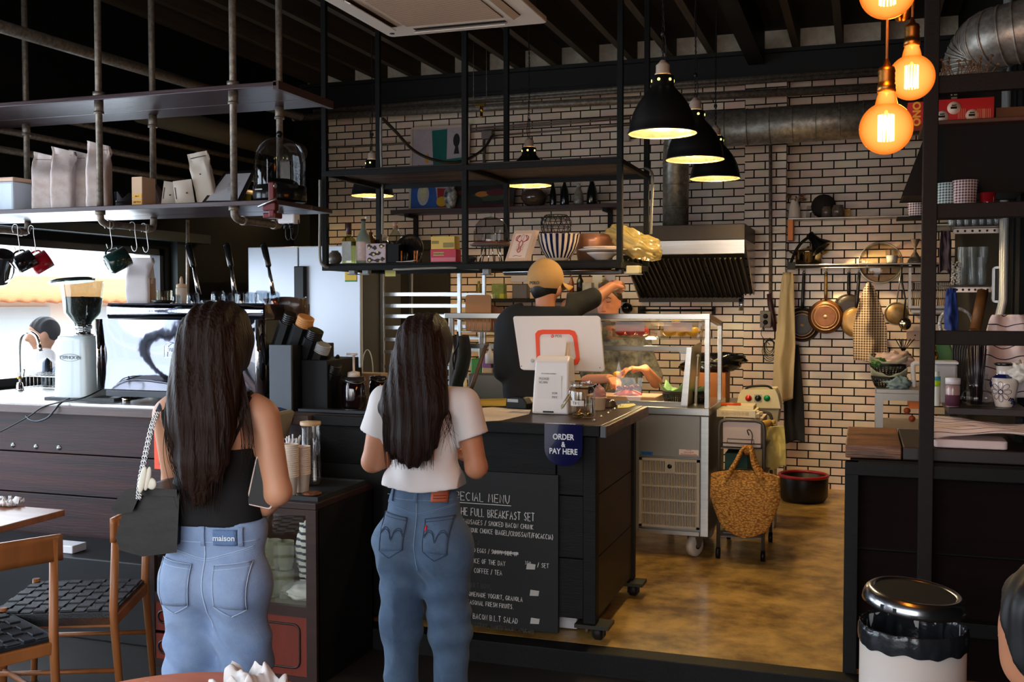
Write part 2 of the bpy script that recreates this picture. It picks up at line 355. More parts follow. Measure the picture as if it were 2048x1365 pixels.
for yy in(-8.2,-5.6,-3.0,-.4):
 for z in(.3,3.1):b=MB();b.box(-12.03,yy,z,-11.97,yy+1.7,z+1.9);b.build('window',mat('dark_shop_window',(28,28,40),.1),t)
b=MB();b.box(-12.0,-9,2.35,-10.8,1.8,2.45);b.build('awning',mat('orange_awning',(206,96,60),.8),t)
b=MB();b.box(-11.6,2.1,-.1,-9.7,3.3,6.0);solo('street_pillar',b,mat('teal_street_wall',(150,196,200),.8),'pale teal wall of the neighbouring shop outside the window','building')
# ======================= COUNTERS, FRAMES, BIG EQUIPMENT =======================
YC=4.52
# --- left bar counter ---
xs0=at(628,830,Y=YC).x
t=thing('bar_counter','long brown-stained plank bar counter under the espresso machine','counter',(-3.9,4.9,.1))
b=MB();b.box(-5.14,4.46,1.055,xs0,5.47,1.10);b.build('countertop',woodlip,t,bevel=.004)
zz=1.055
for h in(.222,.225,.235,.24):
 b=MB();b.box(-5.14,YC,zz-h+.004,xs0,YC+.03,zz-.002);b.build('front_plank',woodboard,t,bevel=.003);zz-=h
b=MB();b.box(-5.12,4.60,.1,xs0,5.30,1.05);b.build('body',steel_blk,t)
boltm=mat('zinc_bolt',(190,192,190),.35,1.)
for px,py in((26,891),(72,894),(118,896)):
 p=at(px,py,Y=YC);b=MB();b.lathe([(.0,0),(.0145,0),(.0145,.003),(.0075,.003),(.0075,.009),(0,.009)],p,n=12,rot=RX(PI/2));b.build('bolt',boltm,t)
b=MB();b.box(-5.1,4.50,1.100,at(345,815,Y=4.5).x,5.45,1.108);b.box(-5.1,4.50,1.108,at(345,815,Y=4.5).x,4.51,1.114)
b.build('steel_inlay',inox,t)
# --- order counter (black planks, on casters) ---
XR=-1.085
t=thing('order_counter','black plank order counter with a thick wooden top on casters','counter',(-1.9,5.0,.1))
topm=mat('worn_dark_worktop',(60,47,38),.3,var=(2,.45),stretch=(1,4,6),bump=(18,.15))
ends=mat('worn_orange_timber',(120,78,48),.45,var=(5,.5),col2=(50,36,28),stretch=(2,1,6),bump=(20,.3))
b=MB();b.box(xs0,4.53,1.05,XR-.028,5.47,1.10);b.build('countertop',topm,t,bevel=.004)
b=MB();b.box(XR-.026,4.53,1.048,XR,5.47,1.099);b.build('edge_board',ends,t,bevel=.004)
b=MB();b.box(xs0,4.503,1.052,XR-.03,4.529,1.10);b.build('front_lip',blackwood,t,bevel=.003)
b=MB();b.box(XR-.026,4.503,1.048,XR,4.529,1.10);b.build('lip_end',mat('grey_timber_end',(92,96,100),.5,var=(12,.3)),t,bevel=.003)
b=MB();b.box(xs0,4.60,.2,-1.17,5.42,1.045);b.build('body',mat('counter_core',(20,19,18),.7),t)
for z0,z1 in((.77,1.045),(.48,.765),(.20,.475)):
 b=MB();b.box(-1.33,4.565,z0,-1.205,4.60,z1);b.build('front_plank',blackwood,t,bevel=.002)
b=MB();b.box(xs0,4.56,.86,-1.335,4.60,1.045);b.build('front_plank',blackwood,t,bevel=.002)
b=MB();b.box(-1.2,4.545,.185,-1.14,4.605,1.045);b.build('corner_post',blackwood,t,bevel=.004)
b=MB();b.box(-1.2,5.36,.185,-1.14,5.42,1.045);b.build('corner_post',blackwood,t,bevel=.004)
for z0,z1 in((.77,1.04),(.48,.765),(.20,.475)):
 b=MB();b.box(-1.168,4.61,z0,-1.150,5.355,z1);b.build('side_plank',mat('brown_black_side_plank',(46,34,27),.5,var=(2,.45),stretch=(3,1,10),bump=(20,.2)),t,bevel=.002)
 # chalkboard door with the handwritten menu
xb0=xs0+.02;xb1=at(1117,1100,Y=4.555).x
b=MB();b.box(xs0,4.62,.101,-1.49,5.4,.2);b.build('plinth',mat('counter_core',(20,19,18),.7),t)
b=MB();b.box(xb0,4.552,.125,xb1,4.575,.86);cb=b.build('menu_board',mat('blackboard_paint',(20,20,20),.6,var=(2,.25),bump=(40,.08)),t,bevel=.002)
cb['label']='blackboard panel with a chalk handwritten menu'
chalk=mat('chalk_white',(236,236,232),.9);chalk2=mat('faint_chalk',(88,88,86),.9)
rows=[('SPECIAL MENU',1022,1007,17,88),('THE FULL BREAKFAST SET',1071,1041,16,0),('2 SAUSAGES / SMOKED BACON CHUNK',1068,1058,9.5,0),('BREAD OF YOUR CHOICE (BAGEL/CROISSANT/FOCACCIA)',1107,1077,9.5,0),('SALAD',960,1090,8,1),('FRIED EGGS / SUNNY SIDE UP',1037,1112,8.5,2),('JUICE OF THE DAY',1012,1132,9.5,0),('COFFEE / TEA',1005,1151,9.5,0),('YOGURT BOWL',984,1179,10,1),('HOMEMADE YOGURT, GRANOLA',1046,1203,9,0),('SEASONAL FRESH FRUITS.',1028,1218,9,0),('HOUSE BACON B.L.T SALAD',1037,1247,11,0),('LETTUCE, SMOKED BACON, AVOCADO,',1071,1267,8,1),('/ SET',1099,1137,8.5,0)]
YB=4.551
for s,pxr,pyb,hpx,fl in rows:
 p=at(pxr,pyb,Y=YB);h=hpx/444*1.02
 w=handwrite(MB(),s,Matrix.Identity(4),h,.001);b=MB()
 sc={17:.88,16:.64}.get(hpx,.74)if len(s)>6 else .85
 if len(s)>40:sc=.69
 Mx=Matrix.Translation((p.x-w*sc,YB,p.z))@Matrix(((sc,0,0,0),(0,0,-1,0),(0,1,0,0),(0,0,0,1)))@RZ(-.01)
 handwrite(b,s,Mx,h,.0014 if hpx<12 else .0019,seed=len(s))
 if fl==88:b.box(p.x-.34,YB-.001,p.z-.014,p.x,YB+.001,p.z-.0115)
 if fl==2:
  for dz in(.004,.008,.012):b.box(p.x-.125,YB-.0016,p.z+dz,p.x,YB+.001,p.z+dz+.0016)
 b.build('chalk_writing',chalk2 if fl==1 else chalk,cb)
paperm=mat('white_paper',(226,224,218),.8)
for px,py,w in((1062,1134,.046),(1069,1187,.046),(1070,1243,.046)):
 p=at(px,py,Y=YB);b=MB();b.prism([(-w/2,-.014),(w/2-.004,-.012),(w/2,.012),(-w/2+.004,.014)],.002,Matrix.Translation(p)@RX(PI/2))
 q=b.build('price_patch',mat('paper_patch',(190,188,182),.8),cb)
 # price digits peeping out over the first patch
p=at(1050,1129,Y=YB);b=MB();handwrite(b,'350',Matrix.Translation(p)@RX(PI/2),.014,.001);b.build('chalk_writing',chalk,cb)
# rolling feet
blkm=mat('rusty_black_iron',(40,34,30),.55,.4,var=(30,.4))
for(cx,cy)in((-1.17,4.60),(-1.17,5.36)):
 b=MB();b.box(cx-.07,cy-.06,.165,cx+.09,cy+.06,.182);b.build('caster_plate',mat('olive_black_plate',(52,50,40),.5,.3),t)
 b=MB();b.lathe([(.0,-.02),(.028,-.02),(.034,-.013),(.034,.013),(.028,.02),(0,.02)],(cx+.03,cy,.136),n=20,rot=RY(PI/2));c=b.build('caster_wheel',blkm,t)
 b=MB();b.box(cx+.002,cy-.02,.12,cx+.008,cy+.02,.165);b.box(cx+.054,cy-.02,.12,cx+.06,cy+.02,.165);b.build('caster_fork',blkm,t)
b=MB();b.box(-1.47,4.70,.105,-1.27,5.2,.19);solo('storage_box',b,mat('white_plastic',(225,222,225),.4),'white plastic box stored under the black order counter','box',bevel=.006)
b=MB();b.prism([(4.68,.102),(5.15,.102),(5.15,.16),(4.72,.176)],.012,Matrix(((0,0,1,-1.225),(1,0,0,0),(0,1,0,0),(0,0,0,1))));solo('loose_plank',b,ends,'torn cardboard and board leaning under the counter side','board')
# bolts along the counter edge
bb=None
for i,(px,py)in enumerate(((1188,842),(1202,834),(1216,827),(1229,819),(1243,813),(1256,806))):
 p=at(px,py,Z=1.102);b=MB();b.lathe([(.0,0),(.010,0),(.010,.003),(.006,.003),(.006,.008),(0,.008)],p,n=8);b.build('bolt',boltm,t)
 # --- ORDER & PAY HERE flap ---
p0=at(1089,848,Y=4.498);p1=at(1165,850,Y=4.498);zb=at(1127,933,Y=4.498).z;w=(p1.x-p0.x)/2;cx=(p0.x+p1.x)/2
t=thing('order_sign','navy blue acrylic sign reading ORDER & PAY HERE over the counter edge','sign',(cx,4.498,zb))
navy=mat('navy_acrylic',(14,14,62),.12,coat=.6)
poly=[(w,1.1-zb),(-w,1.1-zb),(-w,w*.9)]+[(-w*math.cos(a),w*.9-w*.9*math.sin(a))for a in np.linspace(.15,PI-.15,14)]+[(w,w*.9)]
b=MB();b.prism(poly[::-1],.003,Matrix.Translation((cx,4.5,zb))@RX(PI/2));b.box(cx-w,4.497,1.1005,cx+w,4.53,1.1035);b.build('plate',navy,t)
white=mat('white_print',(235,235,235),.6)
tf=Matrix.Translation((cx,4.4965,0))@RX(PI/2)
for s,py,sz in(('ORDER',875,.036),('&',890,.034),('PAY HERE',904,.036)):
 zc=at(1125,py,Y=4.497).z;text('lettering',s,TR(cx,4.4965,zc)@RX(PI/2)@Matrix.Diagonal((.84,1,1,1)),sz,white,t,bold=.0008)
text('lettering','THANK YOU',TR(cx,4.513,1.104)@Matrix.Diagonal((1,.5,1,1)),.018,white,t)
# --- pipe shelf over the bar (left) ---
def pipe(b,x,y,z0,z1,r=.0175,n=12):b.tube([(x,y,z0),(x,y,z1)],r,n)
t=thing('pipe_shelf','hanging two-tier shelf of stained boards on galvanised pipes above the bar','shelf',(-3.6,4.7,2.14))
YF,YK=4.42,4.97
XE=-2.70
shm=mat('stained_shelf_board',(70,50,52),.3,var=(2.5,.4),stretch=(.5,4,12),bump=(14,.1))
XE1=-2.60
for zt,ya,yb_ in((2.70,YF,YK),(2.13,YF,YK)):
 ym=YF+.33
 for(a,c)in((YF,ym-.002),(ym+.002,YK)):
  b=MB();b.box(-5.1,a,zt,XE,c,zt+.024);b.build('shelf_board',shm,t,bevel=.003)
b=MB();b.box(XE-.02,YF,2.686,XE+.01,YK,2.726);b.build('end_board',mat('reddish_board',(78,52,50),.4,var=(3,.3)),t)
for X in(-3.775,-2.965,-4.66):
 for yy in(YF+.03,YK-.09):
  b=MB();pipe(b,X,yy,2.10 if yy<4.6 else 2.13,3.93);b.build('pipe',galvpipe,t)
  b=MB();b.tube([(X,yy,2.635),(X,yy,2.698)],.0235,12);b.tube([(X,yy,2.632),(X,yy,2.645)],.0262,12);b.tube([(X,yy,2.724),(X,yy,2.745)],.03,12);b.build('pipe_fitting',galvpipe,t)
 b=MB();pts=spline([(X,YF+.03,2.12),(X,YF+.035,2.085),(X+.0,YF+.07,2.068),(X,YF+.12,2.066)],5)+[Vector((X,YK-.15,2.066))]+spline([(X,YK-.14,2.066),(X,YK-.10,2.072),(X,YK-.09,2.13)],4)
 b.tube(pts,.0185,12);b.tube([(X,YF+.03,2.11),(X,YF+.03,2.13)],.0262,12);b.tube([(X,YF+.1,2.066),(X,YF+.125,2.066)],.0245,12);b.tube([(X,YK-.165,2.066),(X,YK-.14,2.066)],.0245,12);b.build('hook_rail',galvpipe,t)
 # --- centre hanging frame ---
FX0,FX1,FY0,FY1,FZ0,FZ1=-3.395,-1.40,6.10,6.93,1.895,2.515
t=thing('hanging_rack','black angle iron rack hung over the prep counter with two shelves','shelf',(-2.4,6.5,FZ0))
for X in(FX0,-2.405,FX1-.01):
 for yy in(FY0,FY1-.03):
  b=MB();b.box(X,yy,FZ0,X+.035,yy+.035,3.93);b.build('post',steel_blk,t,bevel=.003)
for Z in(FZ0,FZ1):
 for yy in(FY0-.002,FY1-.028):
  b=MB();b.box(FX0,yy,Z-.03,FX1+.02,yy+.034,Z+.004);b.build('rail',steel_blk,t,bevel=.003)
 for X in(FX0,-2.405,FX1-.01):
  b=MB();b.box(X+.002,FY0+.03,Z-.028,X+.032,FY1-.03,Z+.002);b.build('cross_bar',steel_blk,t,bevel=.003)
 for k in range(4):
  y0=FY0+.034+k*.192;b=MB();b.box(FX0+.03,y0,Z+.003,FX1-.01,y0+.186,Z+.018);b.build('shelf_plank',mat('dark_red_brown_plank',(58,36,32),.5,var=(2,.45),stretch=(.5,4,10),bump=(16,.15))if Z>2 else blackwood,t,bevel=.002)
  # lighting tube under the frame
p=at(1010,545,Y=6.2);q=at(1240,540,Y=6.2)
b=MB();b.box(p.x,6.17,p.z-.02,q.x+.02,6.23,p.z+.012);o=solo('tube_light',b,mat('dark_light_housing',(26,26,26),.3),'slim black tube light fixed below the hanging rack','light',bevel=.005)
b=MB();b.tube([(p.x,6.165,p.z-.0),(q.x,6.165,q.z-.0)],.009,8);tb=b.build('tube',mat('grey_metal_tube',(150,150,150),.25,1.),o);
# --- fridge ---
t=thing('double_fridge','white upright double-door fridge behind the knife block and jars','fridge',(-4.1,7.5,.1))
fx0,fx1=at(500,500,Y=7.2).x,at(724,500,Y=7.2).x;fm=at(601,600,Y=7.2).x;fz=2.095
wst=mat('white_lacquered_steel',(180,184,192),.32,.25,bump=(3,.03))
b=MB();b.box(fx0,7.22,.12,fx1,7.9,fz-.01);b.build('body',mat('fridge_side',(60,60,60),.5),t)
for a,c in((fx0,fm-.004),(fm+.004,fx1)):
 b=MB();b.box(a,7.17,.2,c,7.215,fz);b.build('door',wst,t,bevel=.006)
p=at(590,533,Y=7.14);q=at(612,860,Y=7.14)
b=MB();b.box(p.x,7.12,q.z-.2,q.x,7.17,p.z);hd=b.build('handle',mat('black_plastic',(13,13,14),.4,spec=.3),t,bevel=.006);hd['label']='long black vertical handle strip'
p=at(690,535,Y=7.165);q=at(713,564,Y=7.165)
b=MB();b.box(p.x,7.163,q.z,q.x,7.169,p.z,0);b.box(p.x,7.162,q.z,q.x,7.1625,q.z+.012,1);b.box(p.x,7.162,p.z-.04,p.x+.09,7.1625,p.z,2);b.build('energy_label',[mat('yellow_label',(232,188,60),.6),mat('green_print',(70,150,90),.6),mat('orange_cream',(240,200,130),.6)],t)
# --- baking tray rack ---
t=thing('tray_rack','tall aluminium baking tray rack beside the back door','rack',(-3.3,7.7,.1))
alu=mat('aluminium',(205,208,210),.3,1.,var=(30,.12))
RY0,RY1=7.5,8.05
rx0,rx1=at(765,600,Y=RY0).x,at(919,600,Y=RY0).x
for X in(rx0,rx1):
 for yy in(RY0,RY1):
  b=MB();b.box(X-.014,yy-.014,.15,X+.014,yy+.014,1.97);b.build('upright',alu,t,bevel=.002)
for yy in(RY0,RY1):
 b=MB();b.box(rx0,yy-.012,1.955,rx1,yy+.012,1.98)if yy>7.8 else b.box(rx0,yy-.012,1.955,rx0+.03,yy+.012,1.98);b.build('top_bar',alu,t)
for py in(589,612,633,656,680,705,735,765):
 z=at(840,py,Y=RY0).z
 b=MB();b.box(rx0+.012,RY0-.004,z-.014,rx1-.012,RY0+.004,z+.014);b.build('rail',alu,t)
 b=MB();b.box(rx0+.012,RY1-.004,z-.014,rx1-.012,RY1+.004,z+.014);b.build('rail',alu,t)
b=MB()
for X in(rx0,rx1):
 for yy in(RY0,RY1):b=MB();b.lathe([(0,-.012),(.035,-.012),(.035,.012),(0,.012)],(X,yy,.136),n=14,rot=RY(PI/2));b.build('wheel',mat('black_plastic',(13,13,14),.4,spec=.3),t)
 # --- partition frame right ---
t=thing('partition_frame','tall black steel partition with open bays and dark board base','partition',(1.2,4.56,0))
base=mat('dark_red_board',(24,12,13),.8,spec=.12,var=(2,.4),stretch=(.5,2,10))
fr=mat('black_brown_steel',(30,23,20),.6,spec=.25,var=(40,.25),bump=(80,.1))
def bar(n,*a):b=MB();b.box(*a);b.build(n,fr if a[2]>1.0 or a[5]>2 else steel_blk,t,bevel=.003)
PX0,PX1=-.068,at(1843,500,Y=4.52).x
bar('post',PX0,4.52,.0,PX0+.055,4.58,.99)
bar('post',PX1,4.50,.0,PX1+.056,4.56,3.93)
bar('post',1.55,4.50,.0,1.606,4.56,3.93)
bar('rail',PX0,4.519,.935,1.6,4.575,.99)
for z0,z1 in((2.49,2.56),(1.99,2.05),(1.482,1.54)):bar('rail',PX1+.05,4.51,z0,1.6,4.55,z1)
bar('rail',PX1+.05,4.51,.30,1.6,4.55,.36)
for z0,z1 in((.62,.935),(.34,.61),(.02,.33)):
 b=MB();b.box(PX0+.05,4.585,z0,1.6,4.60,z1);b.build('panel_board',base,t)
 # worktop behind the partition
t=thing('wood_worktop','rough wooden worktop lit amber beside the gap in the counters','worktop',(.3,4.9,1.0))
b=MB();b.box(PX0,4.605,.995,.155,5.28,1.052);b.build('top_board',mat('rough_amber_wood',(150,98,60),.4,var=(2.5,.5),col2=(60,36,22),stretch=(1,3,10),bump=(12,.35)),t,bevel=.005)
b=MB();b.box(.16,4.605,.995,.67,5.28,1.05);b.build('top_board',mat('dark_worktop',(42,32,30),.4,var=(2,.4)),t,bevel=.005)
b=MB();b.box(PX0+.02,4.61,.1,.66,5.06,.99);b.build('base_cabinet',steel_blk,t)
# --- pendant lamps ---
shade_m=mat('black_enamel',(22,22,22),.38,bump=(50,.05));shade_in=mat('lamp_reflector',(225,210,160),.22,.9,var=(3,.15))
porc=mat('porcelain',(200,178,160),.4);glowm=mat('lit_bulb',(255,220,150),.5,emit=(255,214,140),es=9)
vent_glowm=mat('light_through_vent',(255,240,160),.5,emit=(240,235,130),es=1.4)
def pendant():
 t=thing('pendant_lamp','x','lamp',(0,0,0))
 prof=[(.170,0),(.172,.006),(.166,.012),(.160,.05),(.146,.10),(.122,.148),(.092,.19),(.062,.222),(.055,.232),(.055,.278),(.048,.284)]
 b=MB();b.open_lathe(prof,n=40);b.build('shade',shade_m,t,local=True)
 b=MB();b.open_lathe([(r-.003,z+.0005)for r,z in prof[:-1]][::-1],n=40);b.build('reflector',shade_in,t,local=True)
 b=MB();b.lathe([(.04,.284),(.040,.292),(.034,.30),(.034,.335),(.024,.343),(.010,.36),(0,.362)],n=20);b.build('socket',porc,t,local=True)
 b=MB();b.ball((0,0,.105),(.03,.03,.042));b.build('bulb',glowm,t,local=True)
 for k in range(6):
  a=k*PI/3+.35;b=MB();b.lathe([(0,0),(.0075,0),(.0075,.002),(0,.002)],(.0545*math.cos(a),.0545*math.sin(a),.258),n=10,rot=RZ(a)@RY(PI/2));b.build('vent_glow_disc',vent_glowm,t,local=True)  # emissive discs on the collar stand in for lamp light leaking through holes
 b=MB();z=.362
 while z<1.42:
  for q in(0,1):
   M=TR(0,0,z)@RZ(q*PI/2);pts=[M@Vector((.006*math.cos(a),0,.011*math.sin(a)+.009))for a in np.linspace(0,2*PI,9)];b.tube(pts,.0018,4,cap=False);z+=.018
 b.build('chain',steel_blk,t,local=True)
 b=MB();b.tube(spline([(.01,0,.36),(.016,.0,.42),(.008,0,.5),(-.006,0,.8),(.004,0,1.1),(0,0,1.42)],6),.003,6);b.tube([(0,0,.478),(0,0,.498)],.011,10);b.build('cord',mat('black_cord',(15,15,15),.5),t,local=True)
 return t
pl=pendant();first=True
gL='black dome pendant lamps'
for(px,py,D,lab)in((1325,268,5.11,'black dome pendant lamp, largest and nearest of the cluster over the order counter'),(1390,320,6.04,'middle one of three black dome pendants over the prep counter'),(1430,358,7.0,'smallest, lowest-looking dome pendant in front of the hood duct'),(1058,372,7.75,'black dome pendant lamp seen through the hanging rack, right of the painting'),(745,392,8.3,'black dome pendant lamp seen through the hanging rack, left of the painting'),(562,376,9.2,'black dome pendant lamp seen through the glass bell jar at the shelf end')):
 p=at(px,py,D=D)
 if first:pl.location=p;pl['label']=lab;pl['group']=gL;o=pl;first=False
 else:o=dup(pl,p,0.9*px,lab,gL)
 point('pendant_light',p+Vector((0,0,.06)),24 if px>1300 else(26 if px>700 else 7),(1,.74,.40),.035)
 # --- globe bulbs ---
def emis_glass(name,col,es,fac):
 M=bpy.data.materials.new(name);M.use_nodes=True;t=M.node_tree;t.nodes.clear()
 o=t.nodes.new('ShaderNodeOutputMaterial');tr=t.nodes.new('ShaderNodeBsdfTransparent');tr.inputs[0].default_value=(*lin((255,190,90)),1)
 e=t.nodes.new('ShaderNodeEmission');lq=t.nodes.new('ShaderNodeLayerWeight');lq.inputs[0].default_value=.5;er=t.nodes.new('ShaderNodeValToRGB');er.color_ramp.elements[0].color=(1,.62,.13,1);er.color_ramp.elements[1].color=(*lin(col),1);er.color_ramp.elements[1].position=.65;t.links.new(lq.outputs['Facing'],er.inputs[0]);t.links.new(er.outputs[0],e.inputs[0]);e.inputs[1].default_value=es
 g=t.nodes.new('ShaderNodeBsdfGlossy');g.inputs[1].default_value=.02;lw=t.nodes.new('ShaderNodeLayerWeight');lw.inputs[0].default_value=.5;pw=t.nodes.new('ShaderNodeMath');pw.operation='POWER';pw.inputs[1].default_value=7;t.links.new(lw.outputs['Facing'],pw.inputs[0])
 m1=t.nodes.new('ShaderNodeMixShader');m1.inputs[0].default_value=fac;m2=t.nodes.new('ShaderNodeMixShader')
 t.links.new(tr.outputs[0],m1.inputs[1]);t.links.new(e.outputs[0],m1.inputs[2]);t.links.new(pw.outputs[0],m2.inputs[0]);t.links.new(m1.outputs[0],m2.inputs[1]);t.links.new(g.outputs[0],m2.inputs[2]);t.links.new(m2.outputs[0],o.inputs[0])
 return M
globe_g=emis_glass('glowing_amber_glass',(250,128,40),.95,.72)
fil=mat('hot_filament',(255,240,200),.5,emit=(255,232,180),es=60);brs=mat('aged_brass',(170,120,60),.35,1.,var=(20,.3))
def globe():
 t=thing('globe_bulb','x','lamp',(0,0,0));R=.0625
 prof=[(.018,.100),(.019,.085),(.023,.072)]+[(R*math.cos(a),R*math.sin(a))for a in np.linspace(1.13,-PI/2+.001,22)]
 b=MB();b.open_lathe([(r,z)for r,z in prof],n=36);b.build('glass',globe_g,t,local=True)
 b=MB();b.lathe([(.0215,.086),(.0215,.103),(.019,.105),(.0205,.112),(.019,.118),(.0205,.124),(.019,.130),(.0205,.136),(.018,.145),(.009,.15),(.004,.165)],n=24);b.build('socket',brs,t,local=True)
 b=MB()
 for k in range(14):
  a=k*2*PI/14;b.tube([(.017*math.cos(a),.017*math.sin(a),-.03),(.017*math.cos(a+.1),.017*math.sin(a+.1),.032)],.0022,4)
 b.build('filament',fil,t,local=True)
 b=MB();b.tube([(0,0,.03),(0,0,.09)],.006,8);b.build('glass_stem',clear,t,local=True)
 b=MB();b.tube([(0,0,.16),(0,0,1.5)],.0035,6);b.build('cord',mat('orange_brown_cord',(120,84,40),.7),t,local=True)
 return t
g0=globe()
for i,(px,py,D,lab)in enumerate(((1772,257,2.5,'lowest glowing amber globe bulb, hanging over the gap in the counter'),(1823,155,2.88,'glowing amber globe bulb just behind and above the lowest one'),(1775,-18,2.35,'glowing amber globe bulb cut off by the top edge'))):
 p=at(px,py,D=D)
 if i==0:g0.location=p;g0['label']=lab;g0['group']='amber globe bulbs'
 else:dup(g0,p,1.0*i,lab,'amber globe bulbs')
 point('globe_light',p,16,AMB,.06)
 # brass lamp fitting beside the top bulb
t=thing('brass_cap','small brass lamp fitting hanging behind the top globe bulb','lamp',at(1800,20,D=2.9))
p=at(1793,22,D=2.9);q=at(1815,12,D=2.9)
b=MB();b.ball(p,(.013,.02,.032),RZ(.3)@RY(-.35));b.build('shade',brs,t)
b=MB();b.ball(q,(.018,.02,.045),RY(.3));b.build('shade',brs,t)
# --- ceiling air conditioner ---
t=thing('ceiling_air_conditioner','white four-way ceiling cassette air conditioner with beige grille','air conditioner',(-2.08,4.92,3.15))
ax0,ax1,ay0,ay1,az=-2.55,-1.62,4.45,5.38,3.15
wpl=mat('cream_plastic',(226,212,198),.5)
def rrect(x0,y0,x1,y1,r,n=5):
 out=[]
 for cx,cy,a0 in((x1-r,y1-r,0),(x0+r,y1-r,PI/2),(x0+r,y0+r,PI),(x1-r,y0+r,3*PI/2)):
  out+=[(cx+r*math.cos(a0+k*PI/2/n),cy+r*math.sin(a0+k*PI/2/n))for k in range(n+1)]
 return out
b=MB();b.prism(rrect(ax0,ay0,ax1,ay1,.035),.03,TR(0,0,az));b.build('panel',wpl,t,bevel=.006)
b=MB();b.box(ax0+.05,ay0+.05,az+.03,ax1-.05,ay1-.05,az+.32);b.build('housing',mat('dark_housing',(70,66,62),.6),t)
b=MB();b.box(ax0+.19,ay0+.19,az-.004,ax1-.19,ay1-.19,az+.002)
b.build('grille_back',mat('grille_deep',(34,24,20),.8),t)
b=MB();n=32
for k in range(n):
 y=ay0+.2+(ay1-ay0-.4)*k/(n-1)
 b.box(ax0+.19,y-.0032,az-.0065,ax1-.19,y+.0036,az-.0045)
o=b.build('grille_slats',mat('beige_grille',(196,164,140),.5),t);
dk=mat('vane_gap',(40,30,26),.6)
for(x0,y0,x1,y1)in((ax0+.2,ay1-.135,ax1-.2,ay1-.09),(ax0+.2,ay0+.09,ax1-.2,ay0+.135),(ax0+.09,ay0+.2,ax0+.135,ay1-.2),(ax1-.135,ay0+.2,ax1-.09,ay1-.2)):
 b=MB();b.box(x0,y0,az-.002,x1,y1,az+.004);v=b.build('outlet',dk,t)
 b=MB();c=((x0+x1)/2,(y0+y1)/2,az-.012);lx,ly=x1-x0,y1-y0
 b.obox(c,(lx,ly*.85,.005)if lx>ly else(lx*.85,ly,.005),(RX(.5 if y0>4.9 else-.5)if lx>ly else RY(-.5 if x0>-2 else .5)).to_3x3());b.build('vane',wpl,v)
p=at(784,67,Z=az);b=MB();b.lathe([(0,0),(.014,0),(.014,.003),(0,.003)],p-Vector((0,0,.003)),n=14);b.build('badge',mat('dark_badge',(40,40,60),.3),t)
# --- ducts ---
def segduct(name,lab,pts,r,step=.16):
 b=MB();pts=[Vector(p)for p in pts];b.tube(pts,r,28)
 L=0
 for i in range(len(pts)-1):
  d=pts[i+1]-pts[i];n=max(1,int(d.length/step));u=d.normalized()
  for k in range(n):c=pts[i]+d*((k+.5)/n);b.tube([c-u*.004,c+u*.004],r+.004,28)
 return solo(name,b,galv,lab,'duct')
segduct('round_duct','long horizontal spiral steel duct along the brick wall',[at(1385,262,Y=8.35),at(1900,228,Y=8.35)],.142)
p=at(1352,300,Y=8.5);q=at(1354,470,Y=8.5)
segduct('round_duct','vertical steel duct rising from the range hood',[(p.x,8.5,q.z-.05),(p.x,8.5,p.z-.02),(p.x+.02,8.45,p.z+.1),(p.x+.1,8.38,p.z+.28)],.105)
c=at(1968,85,D=5.2)
pts=[at(1945,165,D=4.75),at(1950,125,D=4.75),at(1968,92,D=4.7),at(2000,74,D=4.6),at(2090,52,D=4.5)]
segduct('round_duct','bright steel duct elbow at the upper right',spline(pts,4),.135,.3)
# --- range hood ---
t=thing('range_hood','stainless range hood with dark baffle filters on the tiled wall','hood',(-1.4,8.5,1.7))
hx0,hx1,hy=-1.86,-.868,8.1
b=MB();b.box(hx0,hy,2.14,hx1,8.99,2.26);b.build('canopy',mat('dark_hood_steel',(60,54,50),.4,.7),t,bevel=.004)
b=MB();b.box(hx0,hy-.005,2.03,hx1,hy+.02,2.14);b.build('front_lip',inox,t,bevel=.004)
b=MB();b.prism([(hy,2.14),(8.99,2.14),(8.99,1.67),(8.95,1.67)],.01,Matrix(((0,0,1,hx1-.01),(1,0,0,0),(0,1,0,0),(0,0,0,1))));b.prism([(hy,2.14),(8.99,2.14),(8.99,1.67),(8.95,1.67)],.01,Matrix(((0,0,1,hx0),(1,0,0,0),(0,1,0,0),(0,0,0,1))));b.build('side_plate',inox,t)
flt=mat('greasy_baffle',(58,54,46),.35,.8)
for k in range(3):
 xa=hx0+.02+k*.322;b=MB();b.add([(xa,hy+.03,2.03),(xa+.315,hy+.03,2.03),(xa+.315,8.93,1.70),(xa,8.93,1.70)],[(0,1,2,3)]);f=b.build('filter',mat('filter_back',(16,15,13),.7),t)
 b=MB()
 for j in range(8):
  x=xa+.02+j*.039;d=Vector((0,8.93-hy-.03,-.33));c=Vector((x,(hy+.03+8.93)/2,(2.03+1.70)/2-.012))
  M=frame(c,(0,.33,.90),(1,0,0));b.obox((0,0,0),(.018,d.length,.014))if False else b.add([M@Vector(v)for v in((-.009,-d.length/2,0),(.009,-d.length/2,0),(.009,d.length/2,0),(-.009,d.length/2,0),(-.004,-d.length/2,-.016),(.004,-d.length/2,-.016),(.004,d.length/2,-.016),(-.004,d.length/2,-.016))],[(0,4,7,3),(1,2,6,5),(4,5,6,7),(0,1,5,4),(3,7,6,2)])
 b.build('baffles',flt,f)
b=MB();b.box(hx0,8.92,1.66,hx1,8.99,1.70);b.build('rear_channel',mat('dark_hood_steel',(60,54,50),.4,.7),t)
